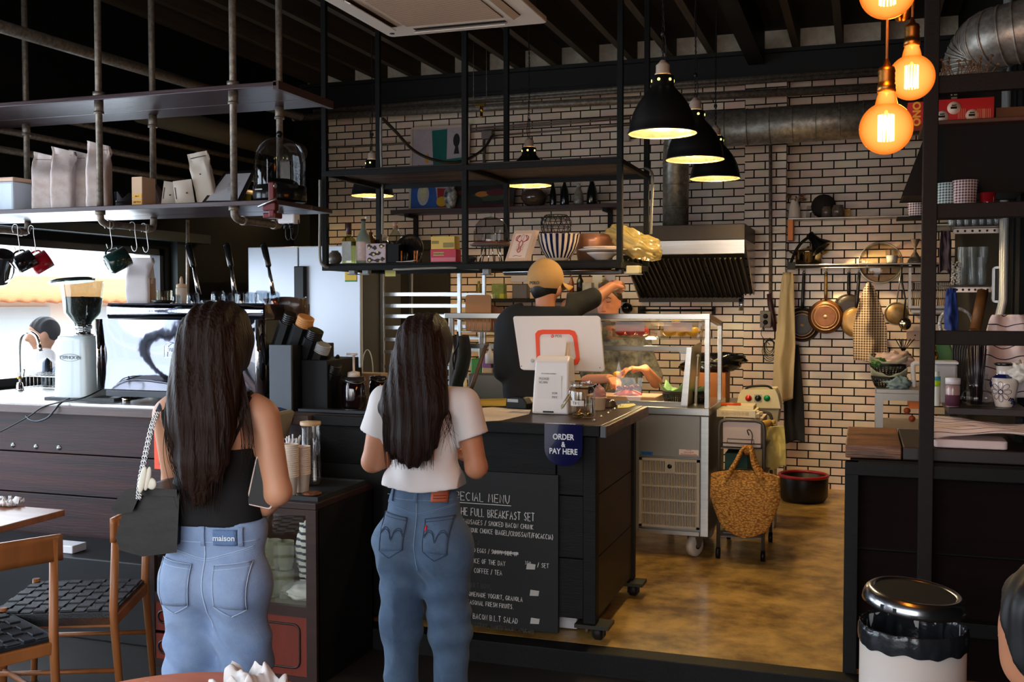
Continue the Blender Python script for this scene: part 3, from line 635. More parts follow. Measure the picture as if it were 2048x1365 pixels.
# --- waste bin ---
c=at(1825,1262,D=3.1);c.z=0;zr=at(1825,1252,D=3.1).z
t=thing('waste_bin','white round pedal bin with a raised silver lid and black liner','bin',c)
b=MB();b.lathe([(.146,0),(.150,.01),(.150,zr),(.144,zr),(.144,.1),(0,.1)],c,n=48);b.build('body',mat('white_bin',(205,202,198),.45),t)
def liner(u,v):
 a=2*PI*u;rr=[(.1525,-.052),(.156,-.03),(.155,-.005),(.150,.008),(.143,.0),(.138,-.06),(.13,-.16),(.09,-.25),(.0,-.27)]
 k=v*(len(rr)-1);i=min(int(k),len(rr)-2);f=k-i;r=rr[i][0]*(1-f)+rr[i+1][0]*f;z=rr[i][1]*(1-f)+rr[i+1][1]*f
 w=mnoise.noise(Vector((math.cos(a)*9,math.sin(a)*9,z*14)))*.009
 z+=mnoise.noise(Vector((math.cos(a)*3,math.sin(a)*3,4)))*.012*(1 if i<3 else 0)
 return c+Vector(((r+w*(.35 if i<3 else 1))*math.cos(a),(r+w*(.35 if i<3 else 1))*math.sin(a),zr+z))
b=MB();b.grid(liner,120,32);b.build('liner',mat('black_bin_liner',(34,36,40),.22,coat=.3,bump=(30,.4)),t)
dk_=mat('lid_black_inner',(14,14,14),.5);lc=at(1829,1200,D=3.10);M=RY(.09)@RX(.04)
b=MB();b.lathe([(.114,.024),(.120,.029),(.131,.028),(.142,.017),(.148,0),(.149,-.014),(.145,-.016),(.145,-.012),(.145,-.012)],lc,n=48,rot=M);b.Fc=b.Fc[:-2];b.Mi=b.Mi[:-2];b.Sm=b.Sm[:-2];b.build('lid',mat('satin_steel',(190,192,196),.22,1.),t)
b=MB();b.lathe([(.1145,.024),(.111,.016),(.110,-.010),(0,-.014),(0,-.018),(.143,-.014),(.143,-.010)],lc,n=40,rot=M);b.build('lid_inside',mat('lid_black_inner',(14,14,14),.5),t)
for a_ in(-2.25,-1.98):b=MB();b.obox(lc+(M@Vector((.1475*math.cos(a_),.1475*math.sin(a_),-.003))),(.010,.004,.016),RZ(a_+PI/2));b.build('slot',dk_,t)
b=MB();b.box(c.x+.09,c.y+.10,zr-.2,c.x+.12,c.y+.13,lc.z);b.build('hinge',mat('black_plastic',(20,20,22),.35),t)
# ======================= LEFT: SHELF, BAR, ESPRESSO MACHINE =======================
SZ=2.155
def onshelf(px,Y=4.62,z=SZ):p=at(px,400,Y=Y);p.z=z;return p
def pouch(b,w,d,h,top=.75,lean=0.,seed=0,fold=.0):
 """stand-up gusset bag: boxy below, pinched to a flat seam on top"""
 def fn(u,v):
  a=2*PI*u;c,s=math.cos(a),math.sin(a);e=.28
  x=math.copysign(abs(c)**e,c);y=math.copysign(abs(s)**e,s)
  k=min(max((v-.55)/.35,0),1);k=k*k*(3-2*k)
  ww=w/2*(1-.0*k);dd=d/2*(1-k)+.003*k
  if v<.06:ww*=.93+v;dd*=.93+v
  n=mnoise.noise(Vector((x*2.2+seed,y*2.2,v*5)))*.012*(.25+k)
  return Vector((x*ww+n+(.03*lean*v if lean else 0),y*dd+lean*v*v*h+n,v*h+fold*k*x*h))
 b.grid(lambda u,v:fn(u,v),40,22);
 nv=22
 b.add([fn(i/40,0)for i in range(40)],[tuple(range(40))[::-1]])
 return b
bagm=mat('frosted_white_bag',(232,222,220),.42,var=(9,.10),col2=(206,186,178),bump=(16,.25))
for i,(pxc,w,h,yy,lean,lab)in enumerate(((90,.15,.325,4.66,-.1,'leftmost of four frosted white coffee bags on the pipe shelf'),(128,.16,.335,4.60,-.08,'second from left of four frosted white coffee bags on the pipe shelf'),(163,.15,.33,4.70,-.05,'third frosted white coffee bag, partly behind the fourth'),(199,.165,.35,4.58,-.1,'largest frosted white coffee bag, behind the front shelf pipe'))):
 p=onshelf(pxc,yy);t=thing('coffee_bag',lab,'coffee bag',p,.5,'frosted coffee bags on the pipe shelf')
 b=MB();pouch(b,.115,w*.9,h,lean=0,seed=i*3,fold=-.04);b.build('bag',bagm,t,local=True)
 b=MB();b.box(-.045,-.004,h*.90,.045,.004,h*.905);b.build('tear_strip',mat('dark_print',(60,50,50),.6),t,local=True)
p=onshelf(26,4.62)
t=thing('storage_box','translucent white plastic tub with a beige lid at the left edge','box',p)
b=MB();b.box(p.x-.14,p.y-.09,p.z,p.x+.09,p.y+.12,p.z+.165);b.build('tub',mat('milky_plastic',(205,220,236),.35),t,bevel=.012)
b=MB();b.box(p.x-.145,p.y-.095,p.z+.165,p.x+.095,p.y+.125,p.z+.188);b.build('lid',mat('beige_plastic',(214,178,150),.4),t,bevel=.006)
def solid(name,mb,m,lab,cat,**k):return solo(name,mb,m,lab,cat,**k)
p=onshelf(237,4.75);b=MB();b.lathe([(.018,0),(.022,.11),(.020,.11),(.016,.004),(0,.004)],p,n=20);solid('water_glass',b,glassmat('blue_tint_glass',(190,205,225),.03,1.5,.8),'small empty glass right of the big coffee bags','glass')
p=onshelf(258,4.75);b=MB();b.box(p.x-.06,p.y-.04,p.z,p.x+.07,p.y+.04,p.z+.05);b.prism([(-.06,0),(.07,0),(.07,.03),(.02,.05),(-.02,.02),(-.05,.06),(-.06,.06)],.03,TR(p.x,p.y,p.z+.05)@RX(PI/2));solid('scale',b,mat('dark_tool',(40,34,36),.4),'low dark metal scale with a curved top behind the pipe','scale',bevel=.003)
p=onshelf(284,4.56);t=thing('filter_box','cream card box with two yellow labels on the pipe shelf','box',p)
b=MB();b.box(p.x-.033,p.y-.04,p.z,p.x+.033,p.y+.07,p.z+.155);b.build('carton',mat('cream_card',(218,182,150),.7),t,bevel=.003)
for dz in(.012,.042):b=MB();b.box(p.x-.026,p.y-.042,p.z+dz,p.x+.031,p.y-.0402,p.z+dz+.024);l=b.build('label',mat('orange_label',(238,178,70),.6),t)
for dz,s in((.026,'Light Brew'),(.055,'No 2')):text('lettering',s,TR(p.x+.002,p.y-.0425,p.z+dz-.002)@RX(PI/2),.011,mat('dark_print',(60,50,50),.6),t)
p=onshelf(309,4.72);b=MB();b.prism([(-.075*math.cos(a),.14*math.sin(a))for a in np.linspace(0,PI,16)],.05,TR(p.x,p.y,p.z)@RX(PI/2));solid('paper_filters',b,mat('brown_filter_paper',(130,106,98),.8,var=(6,.2)),'brown half-round pack of paper coffee filters beside the cream box','coffee filters',bevel=.004)
p=onshelf(345,4.85);b=MB();b.lathe([(.045,0),(.05,.02),(.05,.12),(.04,.15),(.045,.155),(.045,.17),(0,.175)],p,n=24);solid('dark_canister',b,mat('matt_black',(14,14,15),.55,spec=.25),'matt black round canister behind the small paper pouches','canister')
card=mat('cream_pouch',(214,202,188),.6,var=(5,.08),bump=(10,.2))
for i,(px,yy,w,h,rz,ry,lab)in enumerate(((338,4.62,.085,.135,.5,.12,'small flat cream coffee pouch leaning left, with a dark strip'),(371,4.58,.10,.135,.35,-.13,'small flat cream coffee pouch with a dot, right of the similar one'))):
 p=onshelf(px,yy);t=thing('coffee_pouch',lab,'coffee pouch',p,rz,'small coffee pouches')
 M=RY(ry);b=MB();b.T=M;b.grid(lambda u,v:Vector(((u-.5)*w*(1-.04*v),-.012*math.sin(PI*v)*math.sin(PI*u),v*h)),12,12);b.grid(lambda u,v:Vector(((.5-u)*w*(1-.04*v),.006+.018*math.sin(PI*v)*math.sin(PI*u),v*h)),12,12);b.box(-w/2,-.001,.001,w/2,.007,.004);b.build('pouch',card,t,local=True)
 b=MB();b.T=M;b.box(-.004+.02*i,-.016,h*.45,.004+.02*i,-.013,h*.45+.008);b.box(-w*.42,-.006,h*.3,-w*.38,-.004,h*.75);b.build('print',mat('dark_print',(60,50,50),.6),t,local=True)
p=onshelf(418,4.66);t=thing('coffee_pouch','tall kraft and white coffee bag leaning against the framed sheet','coffee bag',p,.3)
b=MB();b.T=RY(-.20);pouch(b,.10,.07,.29,lean=0,seed=8);b.build('bag',card,t,local=True)
b=MB();b.T=RY(-.20);b.box(-.04,-.012,.262,.04,-.008,.266);b.ball((.0,-.035,.17),(.004,.002,.004));b.build('print',mat('dark_print',(60,50,50),.6),t,local=True)
# framed sheet leaning back
p0,p1,p2,p3=at(400,407,Y=4.56),at(478,405,Y=4.6),at(512,340,Y=4.86),at(450,343,Y=4.80)
t=thing('framed_sheet','black-framed white certificate lying tilted on the pipe shelf','picture',p0)
p0.z=p1.z=SZ+.002
n=(p1-p0).cross(p3-p0).normalized()
if n.dot(CAM-p0)<0:n=-n
b=MB();b.add([p0,p1,p2,p3]+[q-n*.012 for q in(p0,p1,p2,p3)],[(0,1,2,3),(7,6,5,4),(0,4,5,1),(1,5,6,2),(2,6,7,3),(3,7,4,0)]);b.build('frame',mat('black_frame',(26,24,24),.4),t)
c=(p0+p1+p2+p3)/4;b=MB();b.add([c+(q-c)*.8+n*.002 for q in(p0,p1,p2,p3)],[(0,1,2,3)])
b.build('sheet',mat('framed_paper',(216,218,226),.5),t)
ux=(p1-p0).normalized();M=frame(c+n*.004,n,ux)
b=MB();
for k in range(6):b.tube([M@Vector((-.02+.004*k,.03-.016*k,0)),M@Vector((.03+.003*k,.034-.016*k,0)),M@Vector((.05,.028-.016*k,0))],.0007,4)
b.build('writing',mat('pencil_grey',(120,122,130),.8),t)
p=onshelf(490,4.8);b=MB();b.box(p.x-.025,p.y-.02,p.z,p.x+.025,p.y+.02,p.z+.075);solid('yellow_box',b,mat('yellow_card',(236,196,60),.6),'small yellow box behind the pipe next to the framed sheet','box',bevel=.003)
# bell jar
p=onshelf(560,4.66);p.z+=.012
t=thing('bell_jar','large glass bell jar on a black round base at the shelf end','jar',p)
b=MB();b.lathe([(0,0),(.132,0),(.135,.01),(.135,.075),(.128,.08),(0,.08)],p,n=40);b.build('base',mat('gloss_black',(20,20,20),.2),t)
b=MB();b.lathe([(.1,.08),(.09,.10),(.06,.115),(0,.12)],p,n=32);b.build('inner_mound',mat('matt_black',(14,14,15),.55,spec=.25),t)
b=MB();b.open_lathe([(.130,.08),(.130,.20),(.124,.245),(.104,.285),(.072,.312),(.035,.326),(.012,.33),(.0,.331)],p,n=48);b.build('glass_dome',glassmat('dome_glass',(215,215,215),.02,1.5,.85),t)
b=MB();b.ball(p+Vector((0,0,.345)),.017);b.build('knob',mat('gloss_black',(20,20,20),.2),t)
b=MB();b.box(p.x-.06,p.y-.137,p.z+.05,p.x-.02,p.y-.133,p.z+.055);b.build('lettering_strip',white,t)
# red clamp on the shelf edge + outlet box
redm=mat('dark_red_iron',(92,28,30),.4,.3)
p=at(548,415,Y=4.43)
t=thing('clamp','dark red iron clamp gripping the end of the pipe shelf','clamp',p)
b=MB();b.box(p.x-.035,p.y-.05,p.z-.02,p.x+.035,p.y-.01,p.z+.02);b.box(p.x-.005,p.y-.045,p.z-.05,p.x+.025,p.y-.01,p.z+.12);b.box(p.x-.04,p.y-.04,p.z-.055,p.x+.03,p.y+.03,p.z-.028);b.build('jaw',redm,t,bevel=.006)
b=MB();b.tube([p+Vector((-.05,-.06,.0)),p+Vector((.05,-.06,.035))],.006,8);b.ball(p+Vector((.02,-.03,.1)),.014);b.build('screw_bar',boltm,t)
p=at(577,440,Y=4.6)
t=thing('power_outlet','white power outlet with two plugged black cables under the pipe shelf','power outlet',p)
b=MB();b.box(p.x-.045,p.y-.03,p.z-.02,p.x+.05,p.y+.03,p.z+.03);b.build('housing',mat('white_plastic',(225,222,225),.4),t,bevel=.008)
for dx in(-.01,.02):
 b=MB();b.tube([p+Vector((dx,-.01,-.02)),p+Vector((dx,-.01,-.045))],.011,8);b.tube(spline([p+Vector((dx,-.01,-.045)),p+Vector((dx+.004,-.012,-.09)),p+Vector((dx+.02,-.01,-.10)),p+Vector((dx+.035,0,-.06)),p+Vector((dx+.03,.01,.0))],5),.003,6);b.build('plug',mat('black_plastic',(20,20,22),.35),t)
 # S hooks and mugs
hookm=mat('wire_steel',(190,190,186),.3,1.)
def shook(px,py,Y,lab,L=.115):
 p=at(px,py,Y=Y);p.z=2.066
 pts=[p+Vector(v)for v in((-.012,0,-.022),(-.02,0,.0),(-.012,0,.02),(.004,0,.024),(.018,0,.012),(.018,0,-.02),(.028,0,-L*.75),(.03,0,-L),(.02,0,-L-.018),(.004,0,-L-.014),(-.006,0,-L+.012))]
 b=MB();b.tube(spline(pts,5),.0022,6);o=solo('s_hook',b,hookm,lab,'hook','steel S-hooks on the pipe rails');return p+Vector((.014,0,-L-.016))
def mug(p,col,name,lab,R=.05,H=.105,rx=.6,ry=.35,rz=0.):
 """hangs by its handle from point p"""
 t=thing('mug',lab,'mug',p,rz,'mugs hanging from the pipe rails');m=mat(name,col,.15,coat=.5)
 M=RY(ry)@RX(-rx)@TR(R+.024,0,-H*.55)
 M=RZ(PI*.0)@M
 b=MB();b.T=M;b.lathe([(0,.003),(R*.62,.003),(R*.68,0),(R*.8,.0),(R,.012),(R,H),(R*.94,H),(R*.92,.014),(0,.010)],n=32);b.build('cup',m,t,local=True)
 b=MB();b.T=M;b.tube(spline([(-R*.97,0,H*.82),(-R-.018,0,H*.84),(-R-.028,0,H*.6),(-R-.024,0,H*.35),(-R*.97,0,H*.2)],6),.0055,8);b.build('handle',m,t,local=True)
 return t
h=shook(214,442,4.50,'S-hook holding the dark green mug');mug(h+Vector((.004,0,.0)),(22,50,46),'dark_green_glaze','dark green mug hanging in front of the window',.054,.115,.75,.85)
shook(264,452,4.68,'empty S-hook, left one of the pair right of the green mug');shook(287,455,4.78,'empty S-hook, right one of the pair right of the green mug')
h=shook(30,450,4.60,'S-hook holding the black and red mug');mug(h,(24,22,24),'black_glaze','glossy black mug hanging left of the red mug',.049,.105,.8,.8)
h=shook(62,452,4.70,'S-hook holding the red mug');mug(h,(176,20,34),'red_glaze','glossy red mug hanging from the left rail',.052,.108,.7,.8)
p=at(2,535,Y=4.45)
t=thing('milk_pitcher','big black pitcher hanging at the left edge of the photo','pitcher',p)
b=MB();M=TR(*p)@RY(.62)@RX(.3);b.T=M;b.lathe([(0,-.09),(.05,-.09),(.056,-.08),(.050,.08),(.052,.09),(.046,.09),(.048,-.075),(0,-.08)],n=32);b.build('body',mat('black_glaze',(24,22,24),.15),t)
b=MB();b.T=M;b.tube(spline([(.05,0,.07),(.085,0,.06),(.09,0,0),(.055,0,-.06)],6),.006,8);b.build('handle',chrome,t)
# faucet + acrylic screen + dish rack by the sink
t=thing('faucet','tall chrome gooseneck faucet in front of the left window','faucet',at(42,795,Y=5.1))
p=at(40,797,Y=5.1);p.z=1.108
b=MB();b.tube(spline([p,p+Vector((0,0,.1)),p+Vector((0,0,.26)),p+Vector((.02,0,.335)),p+Vector((.075,0,.365)),p+Vector((.135,0,.34)),p+Vector((.16,0,.27))],7),.010,12);b.tube([p+Vector((.157,0,.285)),p+Vector((.163,0,.245))],.014,12);b.lathe([(.028,0),(.022,.012),(.016,.05),(0,.055)],p,n=20);b.build('spout',chrome,t)
b=MB();b.tube([p+Vector((.0,0,.08)),p+Vector((.03,-.0,.09)),p+Vector((.045,-.01,.14))],.006,8);b.build('lever',chrome,t)
b=MB();b.tube([p+Vector((0,0,.075)),p+Vector((0,0,.09))],.0165,16);b.build('ring',mat('brass',(190,150,70),.25,1.),t)
pa,pb=at(72,700,Y=4.95),at(132,700,Y=4.95)
b=MB();b.box(pa.x,4.95,1.11,pb.x,4.955,pa.z);solo('acrylic_screen',b,glassmat('acrylic',(250,250,250),.03,1.5,.9),'small clear acrylic splash screen between faucet and grinder','screen')
t=thing('dish_rack','wire dish rack with cloths beside the sink at the far left','rack',at(30,790,Y=5.28))
b=MB()
for k in range(15):
 x=-5.0+k*.03;b.tube([(x,5.2,1.12),(x,5.2,1.19),(x,5.34,1.21),(x,5.34,1.12)],.002,4)
for zz in(1.12,1.19):b.tube([(-5.02,5.2,zz),(-4.56,5.2,zz),(-4.56,5.34,zz),(-5.02,5.34,zz),(-5.02,5.2,zz)],.003,5)
b.build('wire_basket',hookm,t)
b=MB();b.grid(lambda u,v:Vector((-4.72+.16*u,5.18-.012*math.sin(PI*u*3),1.21-.10*v)),14,6);cl=solo('dish_cloth',b,mat('pale_brown_cloth',(200,170,150),.9,var=(18,.2),stretch=(6,1,1)),'brown striped dish cloth hanging on the wire rack','cloth',solid=.004)
for k,(dx,hh,r_)in enumerate(((-.42,.16,.035),(-.33,.12,.04))):
 b=MB();b.lathe([(r_*.8,0),(r_,.02),(r_*.9,hh),(r_*.4,hh+.02),(0,hh+.03)],(-4.6+dx,5.40,1.108),n=20);solo('kettle',b,mat('dark_steel_kettle',(60,66,76),.25,.8),['taller dark steel kettle at the far left by the window','shorter dark steel pot at the far left by the window'][k],'kettle')
 # --- coffee grinder ---
p=at(168,795,Y=4.80);p.z=1.112
t=thing('coffee_grinder','white tapered coffee grinder with a clear hopper of dark beans','grinder',p,.1)
wg=mat('grinder_white',(190,200,202),.25,coat=.4)
def sq(w,d,z,r=.4,n=32):
 out=[]
 for j in range(n):
  a=2*PI*j/n;c,s=math.cos(a),math.sin(a);out.append(Vector((math.copysign(abs(c)**r,c)*w/2,math.copysign(abs(s)**r,s)*d/2,z)))
 return out
def loft(b,rings,m=0,cap=True,sm=True):
 n=len(rings[0]);k=len(rings);b.add([v for r in rings for v in r],[(i*n+j,i*n+(j+1)%n,(i+1)*n+(j+1)%n,(i+1)*n+j)for i in range(k-1)for j in range(n)],m,sm)
 if cap:
  b0=len(b.V)-n*k;b.Fc+=[[b0+j for j in range(n)][::-1],[b0+(k-1)*n+j for j in range(n)]];b.Mi+=[m,m];b.Sm+=[False,False]
 return b
b=MB();loft(b,[sq(.245,.26,0),sq(.245,.26,.02),sq(.235,.25,.15),sq(.212,.235,.33),sq(.205,.225,.352),sq(.19,.21,.356)]);b.build('body',wg,t,local=True)
b=MB();b.lathe([(.058,.356),(.058,.364),(.043,.366),(.043,.392),(.05,.394),(.05,.415),(0,.418)],n=32);b.build('collar',chrome,t,local=True)
b=MB();b.open_lathe([(.046,.415),(.05,.43),(.098,.485),(.118,.66),(.120,.665)],n=36);b.build('hopper',glassmat('hopper_glass',(200,215,205),.03,1.45,.85),t,local=True)
b=MB();b.lathe([(.044,.417),(.047,.432),(.094,.487),(.105,.565),(.09,.575),(.05,.57),(0,.578)],n=36);b.build('beans',mat('coffee_beans',(34,24,20),.4,var=(70,.5),bump=(90,1.0)),t,local=True)
b=MB();b.T=RY(-.10);b.lathe([(.122,.660),(.125,.672),(.10,.682),(0,.684)],n=36);b.build('hopper_lid',mat('green_black_lid',(36,50,46),.2),t,local=True)
M=TR(0,-.1235,.235)@RX(PI/2+.05)
text('lettering','TYPHOON',wm(t)@M,.028,mat('grey_print',(120,124,128),.4),t)
b=MB();b.tube([M@Vector((.062*math.cos(a),.020*math.sin(a),0))for a in np.linspace(0,2*PI,33)],.0012,5);b.build('badge_ring',mat('grey_print',(120,124,128),.4),t,local=True)
b=MB();b.box(-.16,-.13,-.004,.28,-.14+.35,.012);b.build('drip_mat',mat('dark_rubber',(70,74,76),.6,bump=(120,.4)),t,local=True)
# --- espresso machine ---
EX0,EX1=-4.035,-2.965;EY=4.72
t=thing('espresso_machine','long chrome three-lever espresso machine seen from behind','espresso machine',(-3.5,5.0,1.10))
mir=mat('mirror_steel',(118,120,132),.05,1.,bump=(2.2,.35))
def face(u,v):
 x=EX0+.03+(EX1-EX0-.06)*u;z=1.175+.385*v
 bul=.032*math.sin(PI*min(1,max(0,v*.9+.08)))*(1-abs(2*u-1)**6)
 return Vector((x,EY-bul+.003*math.sin(u*9+v*5),z))
b=MB();b.grid(face,60,20);b.build('back_panel',mir,t)
b=MB();b.box(EX0+.01,EY+.01,1.17,EX1-.01,EY+.52,1.56);b.build('body',mat('machine_dark_body',(40,40,44),.4),t)
b=MB();b.grid(lambda u,v:Vector((EX0+.05+(EX1-EX0-.07)*u,EY+.03-.016*math.sin(PI*v),1.565+.085*v)),40,8);b.box(EX0+.05,EY+.03,1.565,EX1-.02,EY+.5,1.645);b.build('cup_rail',mat('mirror_steel_rail',(128,130,142),.07,1.,bump=(4,.3)),t)
for X,w in((EX0,.028),(EX1-.05,.05)):
 b=MB();b.lathe([(w/2,0),(w/2,.392)],(X+w/2,EY-.002,1.172),n=24,sy=1.6);b.build('corner_column',chrome,t)
b=MB();b.box(EX0+.06,EY-.012,1.135,EX1,EY+.5,1.17);b.build('base_tray',mat('dark_grey_metal',(52,54,58),.35,.5),t,bevel=.003)
for X in(EX0+.16,EX1-.08):
 for yy in(EY+.03,EY+.44):b=MB();b.tube([(X,yy,1.1),(X,yy,1.135)],.024,20);b.build('foot',chrome,t)
M=TR((EX0+EX1)/2-.01,EY-.046,1.40)@RX(PI/2)
b=MB();b.tube([M@Vector(v)for v in[(x*.05,y*.04,0)for x,y in((-1,-1),(-1,.6),(-.6,1),(.6,1),(1,.6),(1,-1),(-1,-1))]],.002,5);b.build('badge',chrome,t);text('lettering','FE',M@TR(-.03,0,0),.03,chrome,t)
for k,(px,px2)in enumerate(((375,398),(452,470),(526,547))):
 a0=at(px+2,492,Y=5.12);a1=at((px*1.2+px2*.8)/2+3,534,Y=5.10);a2=at(px2,590,Y=5.08)
 b=MB();b.tube([a2,a1],[.014,.008],12);l=b.build('lever',chrome,t)
 b=MB();b.tube([a1,a1+(a0-a1)*.06,a0],[.013,.017,.019],14);b.ball(a0,.019);b.build('grip',mat('black_grip',(20,22,22),.25),l)
 # things on the machine
MZ=1.646
def onm(px,Y):p=at(px,590,Y=Y);p.z=MZ;return p
p=onm(281,4.86);t=thing('coffee_bag','white and kraft coffee bag standing on the espresso machine','coffee bag',p,.35)
b=MB();pouch(b,.135,.12,.26,seed=3);b.build('bag',mat('white_kraft_bag',(212,206,208),.55,var=(4,.1),bump=(9,.35)),t,local=True)
b=MB();b.box(.0655,-.055,.01,.0685,.055,.145);b.build('kraft_side',mat('kraft_brown',(170,140,122),.7),t,local=True)
gl=glassmat('tumbler_glass',(238,242,245),.03,1.5,.80)
tb=thing('tumbler','x','glass',(0,0,0));b=MB();
prof=[(.036,0),(.033,.045),(.029,.062),(.024,.066),(0,.067)]
b.open_lathe(prof,n=18);b.open_lathe([(r*.9,z*.93)for r,z in prof],n=18);b.build('bowl',gl,tb,local=True)
b=MB();
for k in range(10):a=k*2*PI/10;b.tube([(.0345*math.cos(a),.0345*math.sin(a),.01),(.030*math.cos(a),.030*math.sin(a),.055)],.0022,4)
b.build('facets',gl,tb,local=True)
nms=['farthest left','second','third','fourth','fifth','sixth','seventh','eighth','rightmost']
for i,(px,Y,s)in enumerate(((352,4.9,.8),(386,5.0,1.),(411,4.85,.75),(436,4.92,1.1),(455,5.05,.95),(484,4.86,1.1),(503,5.02,1.),(524,4.88,1.1),(547,4.92,1.05))):
 lab='%s upturned glass tumbler of the row on the espresso machine'%nms[i]
 if i==0:tb.location=onm(px,Y);tb['label']=lab;tb['group']='upturned tumblers on the machine';tb.scale=(s,s,s)
 else:dup(tb,onm(px,Y),i,lab,'upturned tumblers on the machine',(s,s,s*(.55 if i==2 else 1)))
p=onm(363,5.12);t=thing('squeeze_bottle','beige squeeze bottle with a pointed nozzle on the machine','bottle',p)
b=MB();b.lathe([(.03,0),(.032,.01),(.032,.09),(.028,.095)],p,n=24);b.build('body',mat('cream_plastic',(226,212,198),.5),t)
b=MB();b.lathe([(.029,.095),(.029,.113),(.01,.12),(.009,.145),(.004,.16),(0,.161)],p,n=20);b.build('nozzle',mat('peach_plastic',(226,190,160),.45),t)
p=onm(324,4.80);b=MB();b.lathe([(.035,0),(.055,.012),(.057,.022),(.052,.022),(.034,.006),(0,.006)],p,n=24);solo('ashtray_dish',b,mat('gloss_black',(20,20,20),.2),'small glossy black dish on the machine right of the coffee bag','dish')
p=onm(326,5.06);b=MB();b.open_lathe([(.05,0),(.052,.075),(.05,.08)],p,n=24);b.lathe([(.05,.0),(.05,.004),(0,.004)],p,n=24);solo('glass_jar',b,glassmat('jar_glass',(240,235,215),.03,1.5,.85),'wide clear glass jar behind the black dish on the machine','jar')
# cables over the bar
blk=mat('black_cord',(15,15,15),.5)
b=MB();b.tube(spline([at(205,778,Y=4.62),at(170,795,Y=4.5),at(120,805,Y=4.47),at(85,815,Y=4.45),at(55,835,Y=4.44),at(0,864,Y=4.44),at(-40,880,Y=4.44)],8),.0042,8);solo('power_cable',b,blk,'thin black cable running off the bar to the left edge','cable')
b=MB();b.tube(spline([at(140,797,Y=4.5),at(122,806,Y=4.47),at(108,822,Y=4.44),at(95,836,Y=4.435),at(75,843,Y=4.435),at(60,840,Y=4.435),at(52,833,Y=4.445)],8),.0055,8);solo('power_cable',b,mat('grey_black_cord',(50,52,60),.4),'thick looped grey cable hanging over the bar edge','cable')
# --- to the right of the machine: kraft bag with sticker, dispenser, cutlery, jars ---
p=at(572,640,Y=4.95);p.z=1.45
t=thing('brown_paper_bag','shiny brown bag with an orange sticker above the cup dispenser','bag',p)
b=MB();pa=at(580,600,Y=5.0)
def bagf(u,v):
 a=2*PI*u;return Vector((pa.x+.105*math.copysign(abs(math.cos(a))**.6,math.cos(a))*(1-.15*v)+.01*math.sin(v*9+a*2),5.0+.05*math.copysign(abs(math.sin(a))**.6,math.sin(a))+.008*math.sin(v*13),1.40+.28*v+.006*math.sin(a*3)))
b.grid(bagf,40,14);b.box(pa.x-.08,4.96,1.66,pa.x+.08,5.04,1.675);b.build('bag',mat('glossy_brown_bag',(84,62,48),.25,var=(9,.4),bump=(14,.6),coat=.3),t)
b=MB();q=at(545,615,Y=4.94);b.add([at(526,598,Y=4.944),at(548,597,Y=4.944),at(565,618,Y=4.944),at(540,624,Y=4.944)],[(3,2,1,0)]);b.build('sticker',mat('orange_sticker',(214,70,40),.5),t,solid=.002)
t=thing('cup_dispenser','black angled cup and lid dispenser with a grey end panel','dispenser',at(585,820,Y=4.8))
da,db=at(538,690,Y=4.60),at(583,818,Y=4.60)
b=MB();b.box(da.x,4.60,1.10,db.x,4.615,da.z);b.build('end_panel',mat('slate_grey_panel',(72,80,88),.45),t,bevel=.002)
b=MB();b.box(da.x+.002,4.617,1.10,db.x+.0,5.05,da.z-.004);b.box(db.x,4.70,1.10,db.x+.15,5.05,1.36);b.build('case',mat('matt_black',(14,14,15),.55,spec=.25),t,bevel=.004)
dirv=Vector((.42,-.12,.9)).normalized()
for k,(px,py,L,m,r)in enumerate(((560,705,.30,'blk',.036),(590,712,.30,'tan',.044),(612,728,.27,'blk',.042),(630,750,.25,'clr',.040),(655,780,.22,'blk',.037))):
 c0=at(px-12,py+26,Y=4.78);c1=c0+dirv*L;M=frame(c0,dirv);b=MB()
 b.lathe([(r+.012,0),(r+.012,L*.84),(r+.006,L*.84)],(0,0,0),n=8,rot=M,sm=False);tubeo=b.build('chute',mat('black_plastic',(20,20,22),.35),t)
 b=MB();n=12
 for j in range(n):z=L*.55+j*L*.45/n;b.lathe([(r*.9,z),(r,z+.004),(r,z+.014),(r*.86,z+.016)],(0,0,0),n=20,rot=M)
 b.lathe([(r*.86,L),(0,L+.002)],(0,0,0),n=20,rot=M)
 b.build('lid_stack',{'blk':mat('black_lids',(22,22,22),.3),'tan':mat('tan_lids',(196,134,74),.5),'clr':mat('clear_lids',(150,150,148),.2)}[m],tubeo)
b=MB();b.box(db.x+.01,4.85,1.10,at(690,800,Y=4.9).x,5.1,1.30);solo('dark_organiser',b,mat('matt_black',(14,14,15),.55,spec=.25),'low black organiser box behind the copper cutlery cup','organiser',bevel=.006)
p=at(660,797,Y=4.83);p.z=1.10
t=thing('cutlery_cup','copper-brown cylinder cup of black spoons on a steel foot','cup',p)
cop=mat('copper_brown',(118,70,52),.35,.4,var=(12,.3))
b=MB();b.lathe([(.014,0),(.014,.05),(0,.05)],p,n=16);b.build('foot',chrome,t)
b=MB();b.lathe([(.030,.05),(.034,.052),(.034,.088),(.031,.09),(.034,.092),(.034,.175),(.030,.175),(.030,.07),(0,.07)],p,n=28);b.build('cylinder',cop,t)
dk2=mat('dark_cutlery',(30,28,28),.3,.5);sp=mat('bright_spoon',(190,190,192),.15,1.)
for k in range(9):
 a=k*.7;top=p+Vector((.055*math.cos(a)-.01,.04*math.sin(a),.235+.03*math.sin(k*2.1)));b=MB();b.tube([p+Vector((.015*math.cos(a),.015*math.sin(a),.1)),top],.003,5);b.ball(top,(.013,.007,.022),RZ(a)@RX(.3));b.build('spoon',sp if k%3==0 else dk2,t)
